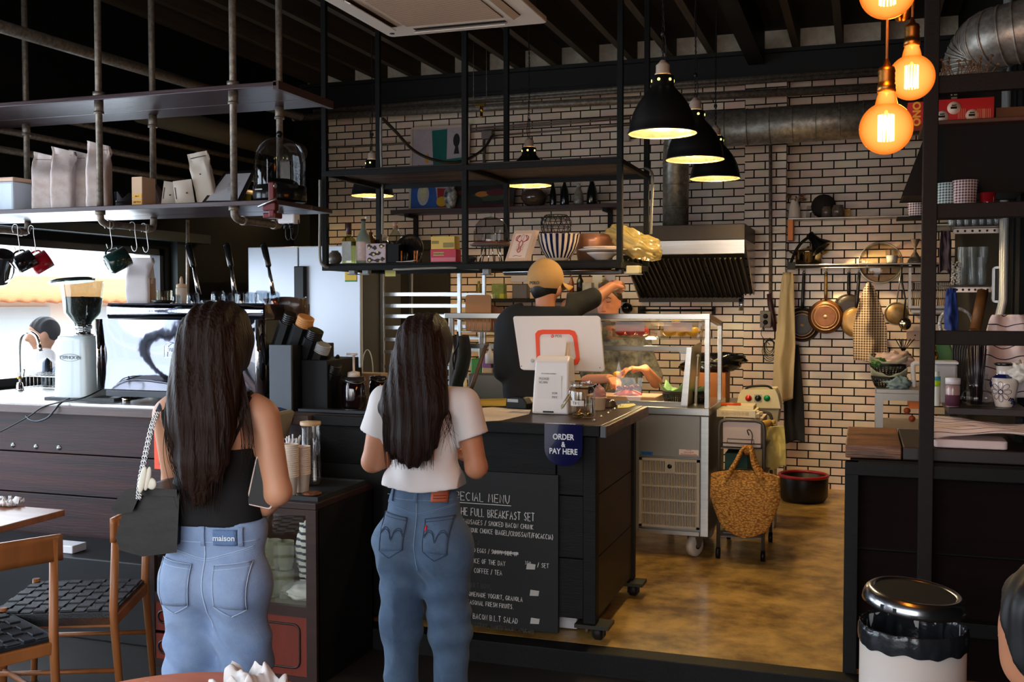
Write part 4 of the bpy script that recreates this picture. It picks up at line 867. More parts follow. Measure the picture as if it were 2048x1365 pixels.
b=MB();b.tube(spline([at(608,752,Y=4.72),at(612,758,Y=4.72),at(628,757,Y=4.72),at(638,748,Y=4.74),at(660,747,Y=4.76)],5),.003,6);solo('wire_hanger',b,hookm,'bent steel wire sticking out left of the copper cup','wire')
def masonjar(p,R,H,lab,pump=False):
 t=thing('storage_jar',lab,'jar',p,0,'dark jars on the order counter')
 b=MB();b.lathe([(R*.85,0),(R,.02),(R,H*.72),(R*.86,H*.82),(R*.84,H*.84),(0,H*.84)],p,n=32);b.build('contents',mat('dark_syrup',(30,16,20),.08,coat=.8),t)
 b=MB();b.open_lathe([(R*.86,0),(R*1.03,.015),(R*1.03,H*.73),(R*.88,H*.84),(R*.88,H)],p,n=32);b.build('glass',glassmat('jar_glass2',(240,240,240),.03,1.5,.85),t)
 b=MB();b.lathe([(R*.90,H*.84),(R*.95,H*.86),(R*.95,H*.92),(R*.9,H*.93),(R*.9,H),(0,H+.004)],p,n=32);b.build('lid',mat('dark_glass_lid',(50,46,48),.15,.3),t)
 b=MB();b.tube([p+Vector((R*.97*math.cos(a),R*.97*math.sin(a),H*.88+.01*math.sin(a*2)))for a in np.linspace(0,2*PI,25)],.002,5);b.build('wire_bail',hookm,t)
 if pump:
  b=MB();b.lathe([(R*.55,H),(R*.5,H+.025),(R*.22,H+.03),(.006,H+.032),(.006,H+.11),(.014,H+.112),(.014,H+.12),(0,H+.122)],p,n=20);b.tube([p+Vector((-.04,0,H+.118)),p+Vector((.02,0,H+.118))],.006,8);b.build('pump',mat('pale_pump',(212,196,184),.4),t)
p=at(708,818,Z=1.103);masonjar(p,.062,.165,'dark swing-top jar with a pale pump dispenser',True)
p=at(757,808,Z=1.103);masonjar(p,.05,.15,'dark swing-top jar without a pump, half behind the woman in white')
p=at(725,765,Y=5.40);p.z=1.10
t=thing('kraft_bag','kraft paper carrier bag with white rope handle behind the jars','bag',p)
b=MB();b.box(p.x-.10,5.36,1.101,p.x+.14,5.45,at(700,745,Y=5.40).z);b.build('bag',mat('kraft_pale',(206,176,136),.7,var=(4,.1)),t,bevel=.004)
q=at(735,745,Y=5.38);b=MB();b.tube([q+Vector((.035*math.cos(a),0,.13*math.sin(a)))for a in np.linspace(0,PI,15)],.003,6);b.build('rope_handle',mat('white_rope',(225,220,210),.8),t)
b=MB();pa,pb=at(600,822,Y=4.62),at(740,832,Y=4.62);b.box(pa.x,4.60,1.101,pb.x,4.66,1.118);solo('dark_tray',b,mat('dark_grey_metal',(52,54,58),.35,.5),'long low dark tray edge under the jars','tray',bevel=.003)
# ======================= ORDER COUNTER TOP =======================
CZ=1.101
def on(px,py,z=CZ):return at(px,py,Z=z)
def sheet(name,pts,m,lab,cat,z=CZ,th=.0015,wav=.0):
 q=[on(x,y,z)for x,y in pts];b=MB();n=len(q);up=Vector((0,0,th))
 b.add(q+[v+up for v in q],[tuple(range(n))[::-1],tuple(range(n,2*n))]+[(i,(i+1)%n,n+(i+1)%n,n+i)for i in range(n)])
 return solo(name,b,m,lab,cat)
sheet('menu_sheet',[(905,822),(985,815),(1062,821),(1058,829),(1003,842),(930,846),(890,838)],mat('cream_menu_paper',(222,200,176),.7),'cream printed menu sheet lying on the black order counter','paper')
sheet('yellow_folder',[(905,808),(948,799),(1030,797),(1062,803),(1040,813),(950,813)],mat('yellow_folder',(196,160,60),.6),'yellow folder with dark print beside the card terminal','folder',z=CZ+.003)
sheet('round_paper',[(1038,800),(1050,784),(1072,779),(1090,782),(1090,800),(1060,806)],mat('cream_menu_paper',(222,200,176),.7),'curled cream paper behind the card terminal','paper',z=CZ+.012)
# card terminal
p=on(1038,818);t=thing('card_terminal','black card payment terminal with a grey label strip','card terminal',p,-.2)
blkp=mat('black_plastic',(20,20,22),.35)
b=MB();b.prism([(-.06,0),(.06,0),(.062,.03),(.04,.062),(.0,.066),(-.06,.058),(-.064,.02)],.07,TR(0,.04,0)@RX(PI/2));b.build('body',blkp,t,local=True,bevel=.006)
b=MB();b.box(-.052,-.032,.036,.012,-.030,.052);b.build('label',mat('grey_label',(170,172,170),.5),t,local=True)
# POS screen and stand
scr=mat('warm_white_plastic',(226,214,206),.35,coat=.2)
YP=5.13
A,B_,C_,D_=[at(x,y,Y=YP+dy)for x,y,dy in((1027,634,.03),(1198,633,.03),(1207,742,-.03),(1042,738,-.03))]
t=thing('pos_screen','white tablet cash register screen seen from behind with orange ring','screen',on(1095,828))
ux=(B_-A).normalized();uy=(A-D_).normalized();n=ux.cross(uy).normalized()
if n.y>0:n=-n
def quad_round(q,r,k=5):
 out=[]
 for i in range(4):
  p,a,c=q[i],(q[i-1]-q[i]).normalized(),(q[(i+1)%4]-q[i]).normalized()
  for j in range(k+1):
   s=j/k;p0=p+a*r;p2=p+c*r;out.append(p0*(1-s)**2+p*2*s*(1-s)+p2*s*s)
 return out
def slab(b,q,th,m=0):
 k=len(q);b.add(list(q)+[v+th for v in q],[tuple(range(k)),tuple(range(k,2*k))[::-1]]+[(i,(i+1)%k,k+(i+1)%k,k+i)for i in range(k)],m)
b=MB();slab(b,quad_round([A,B_,C_,D_],.012),-n*.022);b.build('shell',scr,t,bevel=.003)
def onp(x,y,off=.001):
# point of the panel under a photo pixel
 d=at(x,y,D=1)-CAM;k=(A-CAM).dot(n)/d.dot(n);return CAM+d*k+n*off
orr=mat('orange_ring',(236,74,32),.4)
outer=[(1075,757),(1071,668),(1076,662),(1085,660),(1140,660),(1149,663),(1154,672),(1160,720),(1156,729),(1147,731)]
inner=[(1081,757),(1079,674),(1082,670),(1088,669),(1138,669),(1144,672),(1147,678),(1152,714),(1150,719),(1146,721)]
b=MB();vs=[onp(x,y,.0025)for x,y in outer+inner];k=len(outer);b.add(vs,[(i,i+1,k+i+1,k+i)for i in range(k-1)]);b.build('orange_ring',orr,t,solid=.003)
M=frame(onp(1117,673,.002),n,ux);M=frame(onp(1117,673,.002),n,ux)
text('lettering','POS',M,.020,mat('grey_print',(120,124,128),.4),t)
M2=frame(onp(1105,673,.0015),n,ux);b=MB();b.lathe([(0,0),(.008,0),(.008,.001),(0,.001)],(0,0,0),n=20,rot=M2);b.build('logo_disc',mat('red_logo',(220,70,60),.5),t);text('lettering','W',M2@TR(0,0,.0012),.009,white,t)
for x,y in((1043,733),(1200,736)):b=MB();b.lathe([(0,0),(.0026,0),(.0026,.001),(0,.001)],(0,0,0),n=10,rot=frame(onp(x,y,.001),n));b.build('screw',dk2,t)
b=MB();b.lathe([(0,0),(.010,0),(.010,.001),(0,.001)],(0,0,0),n=20,rot=frame(onp(1065,722,.001),n));b.build('logo_disc',mat('grey_label',(170,172,170),.5),t)
b=MB();slab(b,[onp(x,y,.001)for x,y in((1090,687),(1137,686),(1134,714),(1088,715))],n*.05);b.build('hinge_block',scr,t,bevel=.004)
# the stand in front: tapered column, with a label
Lx0,Rx0,Lx1,Rx1=at(1063,822,Y=4.9).x,at(1141,828,Y=4.9).x,at(1073,712,Y=4.95).x,at(1144,712,Y=4.95).x
b=MB();ztop=at(1100,712,Y=4.95).z;yb0,yb1=4.90,5.02
prof=[(yb0,CZ),(yb0+.012,CZ+.14),(yb0+.030,ztop-.025),(yb0+.055,ztop-.004),(yb0+.08,ztop),(yb0+.125,ztop-.008),(yb1+.04,CZ)]
xl=lambda z:Lx0+(Lx1-Lx0)*(z-CZ)/(ztop-CZ);xr=lambda z:Rx0+(Rx1-Rx0)*(z-CZ)/(ztop-CZ)-.01
k=len(prof);b.add([(xl(z),y,z)for y,z in prof]+[(xr(z),y,z)for y,z in prof],[tuple(range(k)),tuple(range(k,2*k))[::-1]]+[(i,k+i,k+(i+1)%k,(i+1)%k)for i in range(k)])
sto=b.build('stand',scr,t,bevel=.01)
def onf(px,py):
 p=at(px,py,Y=yb0+.005);f=(p.z-CZ)/.14*.012;return at(px,py,Y=yb0+f-.0015)
b=MB();slab(b,[onf(*q)for q in((1073,778),(1121,775),(1124,800),(1074,796))],Vector((0,.001,0)));
b=MB();slab(b,[onf(*q)for q in((1074,752),(1123,752),(1123,800),(1074,797))],Vector((0,.0008,0)));b.build('label',mat('cream_label',(232,222,214),.6),t)
gp=mat('grey_print',(120,124,128),.4)
for s,px,py,sz in(('PLEASE',1078,758,.017),('SCAN',1078,765,.017),('FOR',1104,787,.015),('PAY',1104,795,.015)):
 p=onf(px,py)+Vector((0,-.001,0));text('lettering',s,TR(*p)@RX(PI/2-.085),sz,gp,t,align='LEFT')
text('lettering','MY COFFEE CORNER',TR(*(onf(1097,748)+Vector((0,-.001,0))))@RX(PI/2-.085),.008,gp,t)
b=MB();p,q=onf(1086,823),onf(1107,826);b.box(p.x,yb0-.002,q.z-.001,q.x,yb0+.001,p.z+.002);b.build('slot',dk2,t)
# tips jar with coins, lid hanging open
p=on(1163,836);t=thing('tips_jar','open clip-top glass jar labelled TIPS with coins inside','jar',p)
R=.066;H=.175;tg=glassmat('tips_glass',(236,232,228),.02,1.5,.6)
b=MB();b.open_lathe([(0,.004),(R*.9,.004),(R,.012),(R,.127),(R*.93,.142),(R*.80,.15),(R*.80,.166),(R*.84,H)],p,n=40);b.build('glass',tg,t)
b=MB();b.tube([p+Vector((R*.84*math.cos(a),R*.84*math.sin(a),.154))for a in np.linspace(0,2*PI,33)],.0018,6);b.tube([p+Vector((R*.85,-.01,.154)),p+Vector((R*1.12,-.01,.166)),p+Vector((R*1.2,-.01,.144))],.002,6);b.build('wire_clip',hookm,t)
lc=on(1163,836)+Vector((-.072,-.02,.085));M=RY(-1.0)@RX(.2)
b=MB();b.lathe([(0,.006),(.038,.006),(.045,0),(.047,-.006),(.04,-.010),(0,-.008)],lc,n=32,rot=M);b.build('open_lid',glassmat('lid_glass',(222,214,196),.05,1.5,.7),t)
b=MB();b.tube([lc+(M@Vector((.047*math.cos(a),.047*math.sin(a),-.004)))for a in np.linspace(0,2*PI,33)],.0026,6);b.build('rubber_seal',mat('yellow_rubber',(206,190,140),.5),t)
coins=mat('mixed_coins',(170,150,96),.3,.9,var=(60,.5))
cn=None;rnd=random.Random(3)
for k in range(26):
 a=rnd.uniform(0,6.28);rr=.045*math.sqrt(rnd.random());q=p+Vector((rr*math.cos(a),rr*math.sin(a),.008+.0016*(k%9)+rnd.random()*.004));M=RX(rnd.uniform(-.5,.5))@RY(rnd.uniform(-.5,.5));b=MB()
 b.lathe([(0,0),(.0115,0),(.0115,.002),(0,.002)],q,n=14,rot=M);solo('coin',b,coins,'loose coin lying in the bottom of the tips jar','coin','coins in the tips jar')
b=MB()
for k in range(7):x0=-.035+.01*k;b.add([p+Vector((-.040+.0095*k,-.0,0))+Vector((0,0,0))]*0,[])
b.grid(lambda u,v:p+Vector(((R+.001)*math.sin(-.62+1.05*u),-(R+.001)*math.cos(-.62+1.05*u),.062+.026*v)),12,1);b.build('label',mat('cream_label',(232,222,214),.6),t)
b=MB();handwrite(b,'TIPS:',TR(p.x-.026,p.y-R*.985,p.z+.069)@RZ(-.08)@RX(PI/2),.013,.0009);b.build('lettering',dk2,t)
# pink ice cream cup, bell, note
p=on(1196,822)+Vector((.0,.03,0));t=thing('paper_cup','paper cup of crumpled pink wrappers behind the tips jar','cup',p)
b=MB();b.lathe([(.028,0),(.030,.005),(.036,.062),(.039,.064),(.039,.068),(.034,.068),(.028,.01),(0,.01)],p,n=28);b.build('cup',mat('orange_cream_cup',(232,206,170),.6),t)
b=MB();b.grid(lambda u,v:p+Vector(((.034-.012*v**2+.006*mnoise.noise(Vector((u*9,v*7,1))))*math.cos(2*PI*u)*(1-v**4),(.034-.012*v**2)*math.sin(2*PI*u)*(1-v**4),.06+.075*v+.01*mnoise.noise(Vector((u*6,v*6,5))))),30,12);b.build('wrappers',mat('pink_wrap',(196,140,138),.35,var=(30,.3)),t)
p=on(1216,816)+Vector((0,.02,0));b=MB();b.lathe([(.046,0),(.046,.010),(.040,.014),(.036,.03),(.02,.042),(0,.045)],p,n=28);solo('service_bell',b,mat('dark_dome_plastic',(60,48,42),.2,coat=.4),'dark domed gadget between the cup and the yellow note','service bell')
sheet('yellow_note',[(1233,813),(1243,809),(1268,808),(1272,811),(1258,816),(1236,817)],mat('pale_yellow_note',(228,216,130),.7),'pale yellow paper note at the back corner of the order counter','paper')
# ======================= CENTRE RACK CONTENTS =======================
RZ_=FZ0+.019
def onr(px,Y=6.25):p=at(px,515,Y=Y);p.z=RZ_;return p
K=6.4/FPX*1.0
def px2m(n,Y=6.25):return n*(Y/.99)/FPX
p=onr(670);b=MB();b.lathe([(.028,0),(.045,.02),(.047,.045),(.036,.075),(.024,.082),(.024,.09),(.02,.09),(0,.08)],p,n=32);solo('stoneware_vase',b,mat('brown_grey_glaze',(116,100,78),.3,var=(12,.3),col2=(80,78,76)),'small squat brown-grey stoneware vase at the left end of the rack','vase')
def bottle(px,Y,prof,m,lab,name='bottle',label=None,cap=None,sy=1.,n=24,g='bottles on the hanging rack',extra=None):
 p=onr(px,Y);t=thing(name,lab,'bottle',p,0,g);b=MB();b.lathe(prof,p,n=n,sy=sy,rot=RZ(PI/4)if n==4 else None,sm=n>4);b.build('glass',m,t)
 if label:
  z0,z1,col=label;r=prof[2][0]*1.01;nm='label_%d_%d'%(col[0],col[1]);b=MB();b.grid(lambda u,v:p+Vector((r*math.sin(-1.1+2.2*u),-r*math.cos(-1.1+2.2*u)*sy,z0+(z1-z0)*v)),12,1)if n>4 else b.box(p.x-r*.7,p.y-r*.72,p.z+z0,p.x+r*.7,p.y-r*.70,p.z+z1);b.build('label',mat(nm,col,.6,var=(40,.18)),t)
 if cap:r,z0,z1,col=cap;b=MB();b.lathe([(r,z0),(r,z1),(0,z1+.002)],p,n=16);b.build('cap',mat('cap_%d_%d'%(col[0],col[1]),col,.45),t)
 if extra:extra(t,p)
 return t
amber=glassmat('pale_spirit_glass',(214,214,160),.03,1.5,.8);frost=mat('frosted_green_glass',(150,164,146),.35,trans=.35)
clearb=glassmat('clear_bottle_glass',(226,230,226),.03,1.5,.8)
bottle(698,6.24,[(.045,0),(.048,.005),(.048,.155),(.04,.17),(.017,.182),(.0165,.205),(0,.205)],amber,'square clear spirit bottle with a two-tone label and dark neck',label=(.02,.148,(196,196,190)),cap=(.0185,.195,.272,(84,48,44)),n=4)
bottle(727,6.26,[(.044,0),(.049,.008),(.049,.14),(.042,.18),(.022,.215),(.014,.24),(.013,.29),(0,.29)],frost,'tall frosted bottle with a pink floral label and white ball stopper',label=(.02,.145,(220,190,180)),cap=(.016,.285,.297,(60,50,46)),extra=lambda t,p:MB().ball(p+Vector((.022,0,.308)),.010).build('stopper',white,t))
bottle(742,6.40,[(.04,0),(.042,.01),(.042,.12),(.03,.17),(.014,.2),(.014,.22),(0,.22)],mat('brown_bottle',(110,76,40),.15,coat=.5),'amber brown bottle mostly hidden behind the frosted bottle',label=None)
bottle(756,6.42,[(.03,0),(.03,.01),(.03,.11),(.02,.13),(.016,.14),(.016,.15),(0,.15)],mat('dark_bottle',(24,22,20),.2),'short dark-capped bottle peeping over the panda box',cap=(.017,.145,.17,(30,26,26)))
bottle(770,6.45,[(.03,0),(.03,.01),(.03,.13),(.022,.16),(.015,.175),(.015,.19),(0,.19)],clearb,'small clear bottle between the rack post and the swing-top bottle',cap=(.017,.185,.2,(190,180,170)))
def swing(t,p):
 b=MB();b.tube([p+Vector((.018,-.01,.24)),p+Vector((.04,-.01,.235)),p+Vector((.052,-.01,.205))],.002,5);b.build('wire_clip',hookm,t)
bottle(791,6.42,[(.05,0),(.052,.01),(.052,.15),(.045,.19),(.024,.22),(.018,.24),(.018,.26),(0,.26)],clearb,'clear swing-top bottle behind the round tray',cap=(.018,.235,.285,(206,160,140)),extra=swing)
# panda box
q0,q1=onr(732,6.17),onr(771,6.17);h=.128
t=thing('gift_box','white gift box printed with black and yellow bears','box',q0)
b=MB();b.box(q0.x,6.17,RZ_,q1.x,6.27,RZ_+h);b.build('box',mat('pale_lilac_card',(208,186,190),.6),t,bevel=.003)
b=MB();rnd=random.Random(5)
for cx,cz,rx,rz in((.18,.84,.13,.12),(.45,.78,.12,.1),(.8,.86,.14,.1),(.35,.46,.2,.1),(.62,.5,.16,.09),(.2,.16,.16,.11),(.6,.13,.2,.08),(.85,.2,.1,.1)):
 w=q1.x-q0.x;c=Vector((q0.x+cx*w,6.1685,RZ_+cz*h));k=14;b.add([c+Vector((w*rx*math.cos(a)*(1+.25*math.sin(3*a+cx*9)),0,h*rz*math.sin(a)*(1+.25*math.cos(4*a))))for a in np.linspace(0,2*PI,k,endpoint=False)],[tuple(range(k))[::-1]])
b.build('dark_print',mat('dark_brown_print',(52,40,44),.6),t,solid=.001)
b=MB()
for cx,cz in((.16,.78),(.8,.84),(.4,.44),(.58,.56),(.18,.14),(.74,.08)):
 c=Vector((q0.x+cx*(q1.x-q0.x),6.1675,RZ_+cz*h));b.add([c+Vector((.009*math.cos(a),0,.008*math.sin(a)))for a in np.linspace(0,2*PI,10,endpoint=False)],[tuple(range(10))[::-1]])
b.build('yellow_print',mat('cream_yellow_print',(236,214,140),.6),t,solid=.001)
b=MB();a=onr(773,6.2);c=onr(800,6.2);b.box(a.x,6.18,RZ_,c.x,6.33,RZ_+.125);solo('black_box',b,mat('matt_black',(26,26,27),.5),'plain black box right of the printed bear box','box',bevel=.003)
p=onr(820,6.34);p.z+=.097;M=RX(PI/2-.15)
t=thing('round_tray','round tan tray with a black rim leaning on the rack','tray',p)
b=MB();b.lathe([(0,0),(.087,0),(.087,.004),(0,.004)],p,n=40,rot=M);b.build('base',mat('tan_tray',(150,116,88),.6,var=(6,.15)),t)
b=MB();b.lathe([(.086,-.006),(.097,-.004),(.099,.016),(.090,.016),(.086,.004)],p,n=40,rot=M);b.build('rim',mat('matt_black',(26,26,27),.5),t)
mk=[(797,'o'),(803,'o'),(809,'k'),(814,'k'),(829,'o'),(834,'o'),(842,'k')]
for k,(px,c)in enumerate(mk):
 p=onr(px,6.20);b=MB();b.tube([p,p+Vector((0,0,.078 if c=='o' else .065))],.0055 if c=='o' else .006,8)
 solo('marker_pen',b,mat('orange_pen',(206,110,54),.4)if c=='o' else mat('black_pen',(26,24,24),.4),('orange upright pen in front of the round tray' if c=='o' else 'black upright pen in front of the round tray'),'pen','orange pens by the tray' if c=='o' else 'black pens by the tray')
b=MB();p=onr(810,6.14);b.obox(p+Vector((0,0,.004)),(.11,.04,.003),RZ(.3));b.obox(p+Vector((.02,.02,.009)),(.09,.03,.003),RZ(.1)@RY(-.1));solo('papers',b,paperm,'loose white papers lying in front of the round tray','paper')
# tea boxes
def teabox(px0,px1,z0,h,col,name,lab,s):
 a,c=onr(px0,6.18),onr(px1,6.18);t=thing('tea_box',lab,'box',a,0);b=MB();b.box(a.x,6.18,RZ_+z0,c.x,6.27,RZ_+z0+h);b.build('carton',mat(name,col,.35),t,bevel=.002)
 if s:
  b=MB();cx=a.x+(c.x-a.x)*.32;b.box(cx-.037,6.1785,RZ_+z0+h*.5,cx+.037,6.1798,RZ_+z0+h*.78);b.build('name_plate',mat('gold_print',(206,170,100),.4),t);text('lettering',s,TR(cx,6.178,RZ_+z0+h*.635)@RX(PI/2),.0155,dk2,t)
  b=MB();b.box(a.x+.005,6.1788,RZ_+z0+.004,c.x-.005,6.1798,RZ_+z0+h*.36);b.build('print',mat('pink_print',(222,120,136),.4),t)
 else:
  b=MB();b.box(a.x+.004,6.1788,RZ_+z0+h*.42,a.x+.055,6.1798,RZ_+z0+h*.66);b.box(a.x+.085,6.1788,RZ_+z0+.01,c.x-.004,6.1798,RZ_+z0+h*.5);b.build('print',mat('olive_print',(150,130,60),.4),t)
teabox(861,912,0,.083,(206,40,70),'red_tea','red and pink tea box under the yellow one on the rack','TWININGS')
teabox(862,909,.0835,.083,(228,190,90),'yellow_tea','yellow tea box stacked on the red one','')
p=onr(938,6.45);b=MB();b.lathe([(.03,0),(.05,.03),(.05,.045),(.045,.045),(.03,.01),(0,.01)],p,n=24);solo('small_bowl',b,mat('slate_blue_glaze',(70,84,90),.3),'small slate blue bowl behind the wire stand','bowl')
# cake stand
p=onr(982,6.3);zt=.115
t=thing('cake_stand','round wooden plate on thin chrome legs under a glass dome','cake stand',p)
for k in range(8):a=k*PI/4+.2;b=MB();b.tube([p+Vector((.06*math.cos(a),.06*math.sin(a),zt-.012)),p+Vector((.095*math.cos(a)*(1 if k%2 else .7),.09*math.sin(a),0))],.003,6);b.build('leg',chrome,t)
b=MB();b.lathe([(0,zt-.012),(.12,zt-.012),(.138,zt-.004),(.138,zt),(0,zt)],p,n=40);b.build('plate',mat('grey_plate',(120,110,104),.4),t)
b=MB();b.lathe([(0,zt),(.118,zt),(.118,zt+.014),(0,zt+.014)],p,n=40);b.build('wood_base',mat('red_wood',(120,62,42),.4,var=(5,.3)),t)
b=MB();b.open_lathe([(.112,zt+.015),(.112,zt+.08),(.10,zt+.125),(.075,zt+.155),(.04,zt+.172),(.01,zt+.177),(0,zt+.177)],p,n=44);dm=b.build('glass_dome',glassmat('dome_glass',(215,215,215),.02,1.5,.85),t)
b=MB();b.lathe([(.006,0),(.006,.008),(.014,.016),(.012,.026),(0,.03)],p+Vector((0,0,zt+.177)),n=16);b.build('knob',gl,dm)
# lobster picture
A0,A1=onr(1010,6.16),onr(1053,6.16);hh=.20
t=thing('lobster_picture','small pale wooden frame with a red lobster drawing','picture',A0)
ln=Vector((.045,.05,.192));ux=(A1-A0);b=MB();th=Vector((.02,.014,0))
slab(b,[A0,A1,A1+ln,A0+ln],th);b.build('frame',mat('pale_wood_frame',(218,184,158),.5),t,bevel=.002)
def fp(u,v,o=-.002):return A0+ux*u+ln*v+Vector((0,o,0))
b=MB();slab(b,[fp(.12,.1),fp(.88,.1),fp(.88,.9),fp(.12,.9)],Vector((0,.0015,0)));b.build('paper',mat('cream_paper',(236,214,200),.7),t)
b=MB()
def ln_(pts,r=.0014):b.tube(spline([fp(x,y,-.004)for x,y in pts],4),r,5)
ln_([(.5,.68),(.42,.6),(.44,.5),(.47,.42),(.42,.34),(.5,.28),(.58,.34),(.53,.42),(.56,.5),(.58,.6),(.5,.68)],.002)
for s in(-1,1):
 ln_([(.5+.06*s,.62),(.5+.18*s,.66),(.5+.22*s,.74),(.5+.12*s,.84),(.5+.26*s,.8),(.5+.28*s,.7),(.5+.2*s,.66)],.0022);ln_([(.5+.03*s,.66),(.5+.06*s,.78),(.5+.02*s,.88)],.0009)
 for k in range(4):ln_([(.5+.05*s,.56-.05*k),(.5+.16*s,.54-.06*k)],.001)
for k in range(4):ln_([(.44,.48-.05*k),(.56,.48-.05*k)],.0014)
ln_([(.3,.16),(.45,.18),(.6,.16),(.7,.17)],.0014)
b.build('lobster_drawing',mat('red_ink',(176,40,50),.6),t)
# striped bowl and wire basket
p=onr(1117,6.30);t=thing('striped_bowl','large white bowl with navy blue vertical stripes','bowl',p)
M_=bpy.data.materials.new('navy_striped_glaze');M_.use_nodes=True;nt2=M_.node_tree;bs=nt2.nodes['Principled BSDF'];at_=nt2.nodes.new('ShaderNodeAttribute');at_.attribute_name='stripe'
b=MB();prof=[(.05,0),(.052,.004),(.075,.02),(.110,.07),(.128,.12),(.136,.165),(.139,.168),(.134,.168),(.12,.12),(.07,.03),(0,.02)];N=132
vs=[];k=len(prof)
for r,z in prof:vs+=[p+Vector((r*math.cos(2*PI*j/N),r*math.sin(2*PI*j/N),z))for j in range(N)]
for i in range(k-1):
 for j in range(N):
  navyj=(j%6 in(0,1,2))and 1<=i<=5
  b.Fc.append([i*N+j,i*N+(j+1)%N,(i+1)*N+(j+1)%N,(i+1)*N+j]);b.Mi.append(1 if(navyj and(i>1))else 0);b.Sm.append(True)
b.V=vs;bpy.data.materials.remove(M_)
b.build('bowl',[mat('cream_glaze',(226,206,184),.12,coat=.6),mat('navy_glaze',(22,26,66),.12,coat=.6)],t)
p=onr(1112,6.42)+Vector((0,0,.15));b=MB()
for k in range(16):
 a=2*PI*k/16;b.tube(spline([p+Vector((.05*math.cos(a),.05*math.sin(a),0)),p+Vector((.09*math.cos(a),.09*math.sin(a),.05)),p+Vector((.097*math.cos(a+.25),.097*math.sin(a+.25),.11)),p+Vector((.07*math.cos(a+.5),.07*math.sin(a+.5),.15))],4),.0026,5)
for r,z in((.05,0),(.095,.075),(.093,.12),(.07,.15)):b.tube([p+Vector((r*math.cos(a),r*math.sin(a),z))for a in np.linspace(0,2*PI,33)],.003,5)
solo('wire_basket',b,mat('black_wire',(26,22,22),.4),'round black wire basket standing in the striped bowl','basket')
p=onr(1190,6.55);b=MB();b.lathe([(.11,0),(.125,.10),(.132,.13),(.136,.18),(.13,.18),(.105,.01),(0,.01)],p,n=36);solo('cake_tin',b,mat('rose_copper_tin',(196,140,112),.3,.5),'wide rose-coloured cake tin behind the plates','cake tin')
p=onr(1205,6.28);b=MB();b.lathe([(.035,0),(.04,.004),(.085,.035),(.1,.05),(.093,.05),(.04,.012),(0,.01)],p,n=36);solo('serving_bowl',b,mat('plate_glaze',(232,214,200),.2,coat=.4),'white shallow bowl under the two white plates','bowl')
for k,(dx,dz,r,lab)in enumerate(((.0,.052,.15,'lower and wider of the two white plates on the rack'),(.005,.066,.125,'upper and smaller of the two white plates on the rack'))):
 b=MB();b.lathe([(.05,0),(.06,.002),(r*.8,.006),(r,.014),(r,.018),(r*.8,.011),(0,.008)],p+Vector((dx,0,dz)),n=40);solo('white_plate',b,mat('plate_glaze',(232,214,200),.2),lab,'plate','white plates on the rack')
 # crumpled plastic bag
c=onr(1275,6.5);M_=mat('yellowed_plastic_bag',(206,180,110),.22,trans=.25,alpha=.82,coat=.4,bump=(9,.9))
def bagp(u,v):
 a=2*PI*u;th=PI*v;d=Vector((math.sin(th)*math.cos(a),math.sin(th)*math.sin(a),math.cos(th)))
 r=1+.35*mnoise.noise(d*2.1+Vector((3,1,2)))+.16*mnoise.noise(d*6)+.07*abs(mnoise.noise(d*14));q=Vector((d.x*.16*r,d.y*.12*r,d.z*.085*r))
 k=d.x;q.z+=-.055*k+.02;
 if k<-.1:q.z+=.05*(-.1-k)
 return c+Vector((-.0,-.05,.085))+q
b=MB();b.grid(bagp,56,36);solo('plastic_bag',b,M_,'crumpled yellowish clear plastic bag at the right end of the rack','bag')
# conduits and boxes of the rack
cond=mat('ribbed_grey_conduit',(150,146,136),.4,.4,bump=(220,.6),stretch=(1,1,1))
def conduit(name,pts,r,lab,m=None,rib=True):
 b=MB();P_=spline(pts,10)
 if rib:
  Q=[];rr=[]
  for i in range(len(P_)-1):
   n=max(2,int((P_[i+1]-P_[i]).length/.004))
   for k in range(n):Q.append(P_[i].lerp(P_[i+1],k/n));rr.append(r*(1+.14*((len(Q))%2)))
  b.tube(Q,rr,8)
 else:b.tube(P_,r,8)
 return solo(name,b,m or cond,lab,'conduit')
conduit('conduit',[at(640,360,Y=6.08),at(640,440,Y=6.08),at(640,515,Y=6.08),at(648,532,Y=6.08),at(665,536,Y=6.12),at(700,536,Y=6.15),at(714,543,Y=6.2)],.009,'ribbed grey conduit down the left post of the rack and under it')
conduit('conduit',[at(766,538,Y=6.12),at(800,539,Y=6.1),at(850,537,Y=6.1),at(905,536,Y=6.1),at(960,539,Y=6.15)],.0075,'ribbed grey conduit clipped along the underside of the rack')
conduit('conduit',[at(1290,336,Y=6.9),at(1303,345,Y=6.88),at(1305,370,Y=6.88),at(1303,420,Y=6.88),at(1302,470,Y=6.88)],.009,'ribbed conduit down the back right post of the rack')
conduit('conduit',[at(762,235,Y=6.88),at(762,300,Y=6.88),at(765,380,Y=6.9),at(765,470,Y=6.9)],.009,'ribbed conduit down the back left post of the rack')
conduit('spiral_hose',[at(766,238,Y=6.9),at(790,262,Y=7.2),at(830,303,Y=7.5),at(880,323,Y=7.7),at(925,322,Y=8.2),at(965,300,Y=8.6),at(985,270,Y=8.94)],.0115,'dark spiral hose sagging in front of the painting',mat('dark_spiral_hose',(50,44,38),.4))
gb=mat('grey_junction_box',(170,176,178),.4)
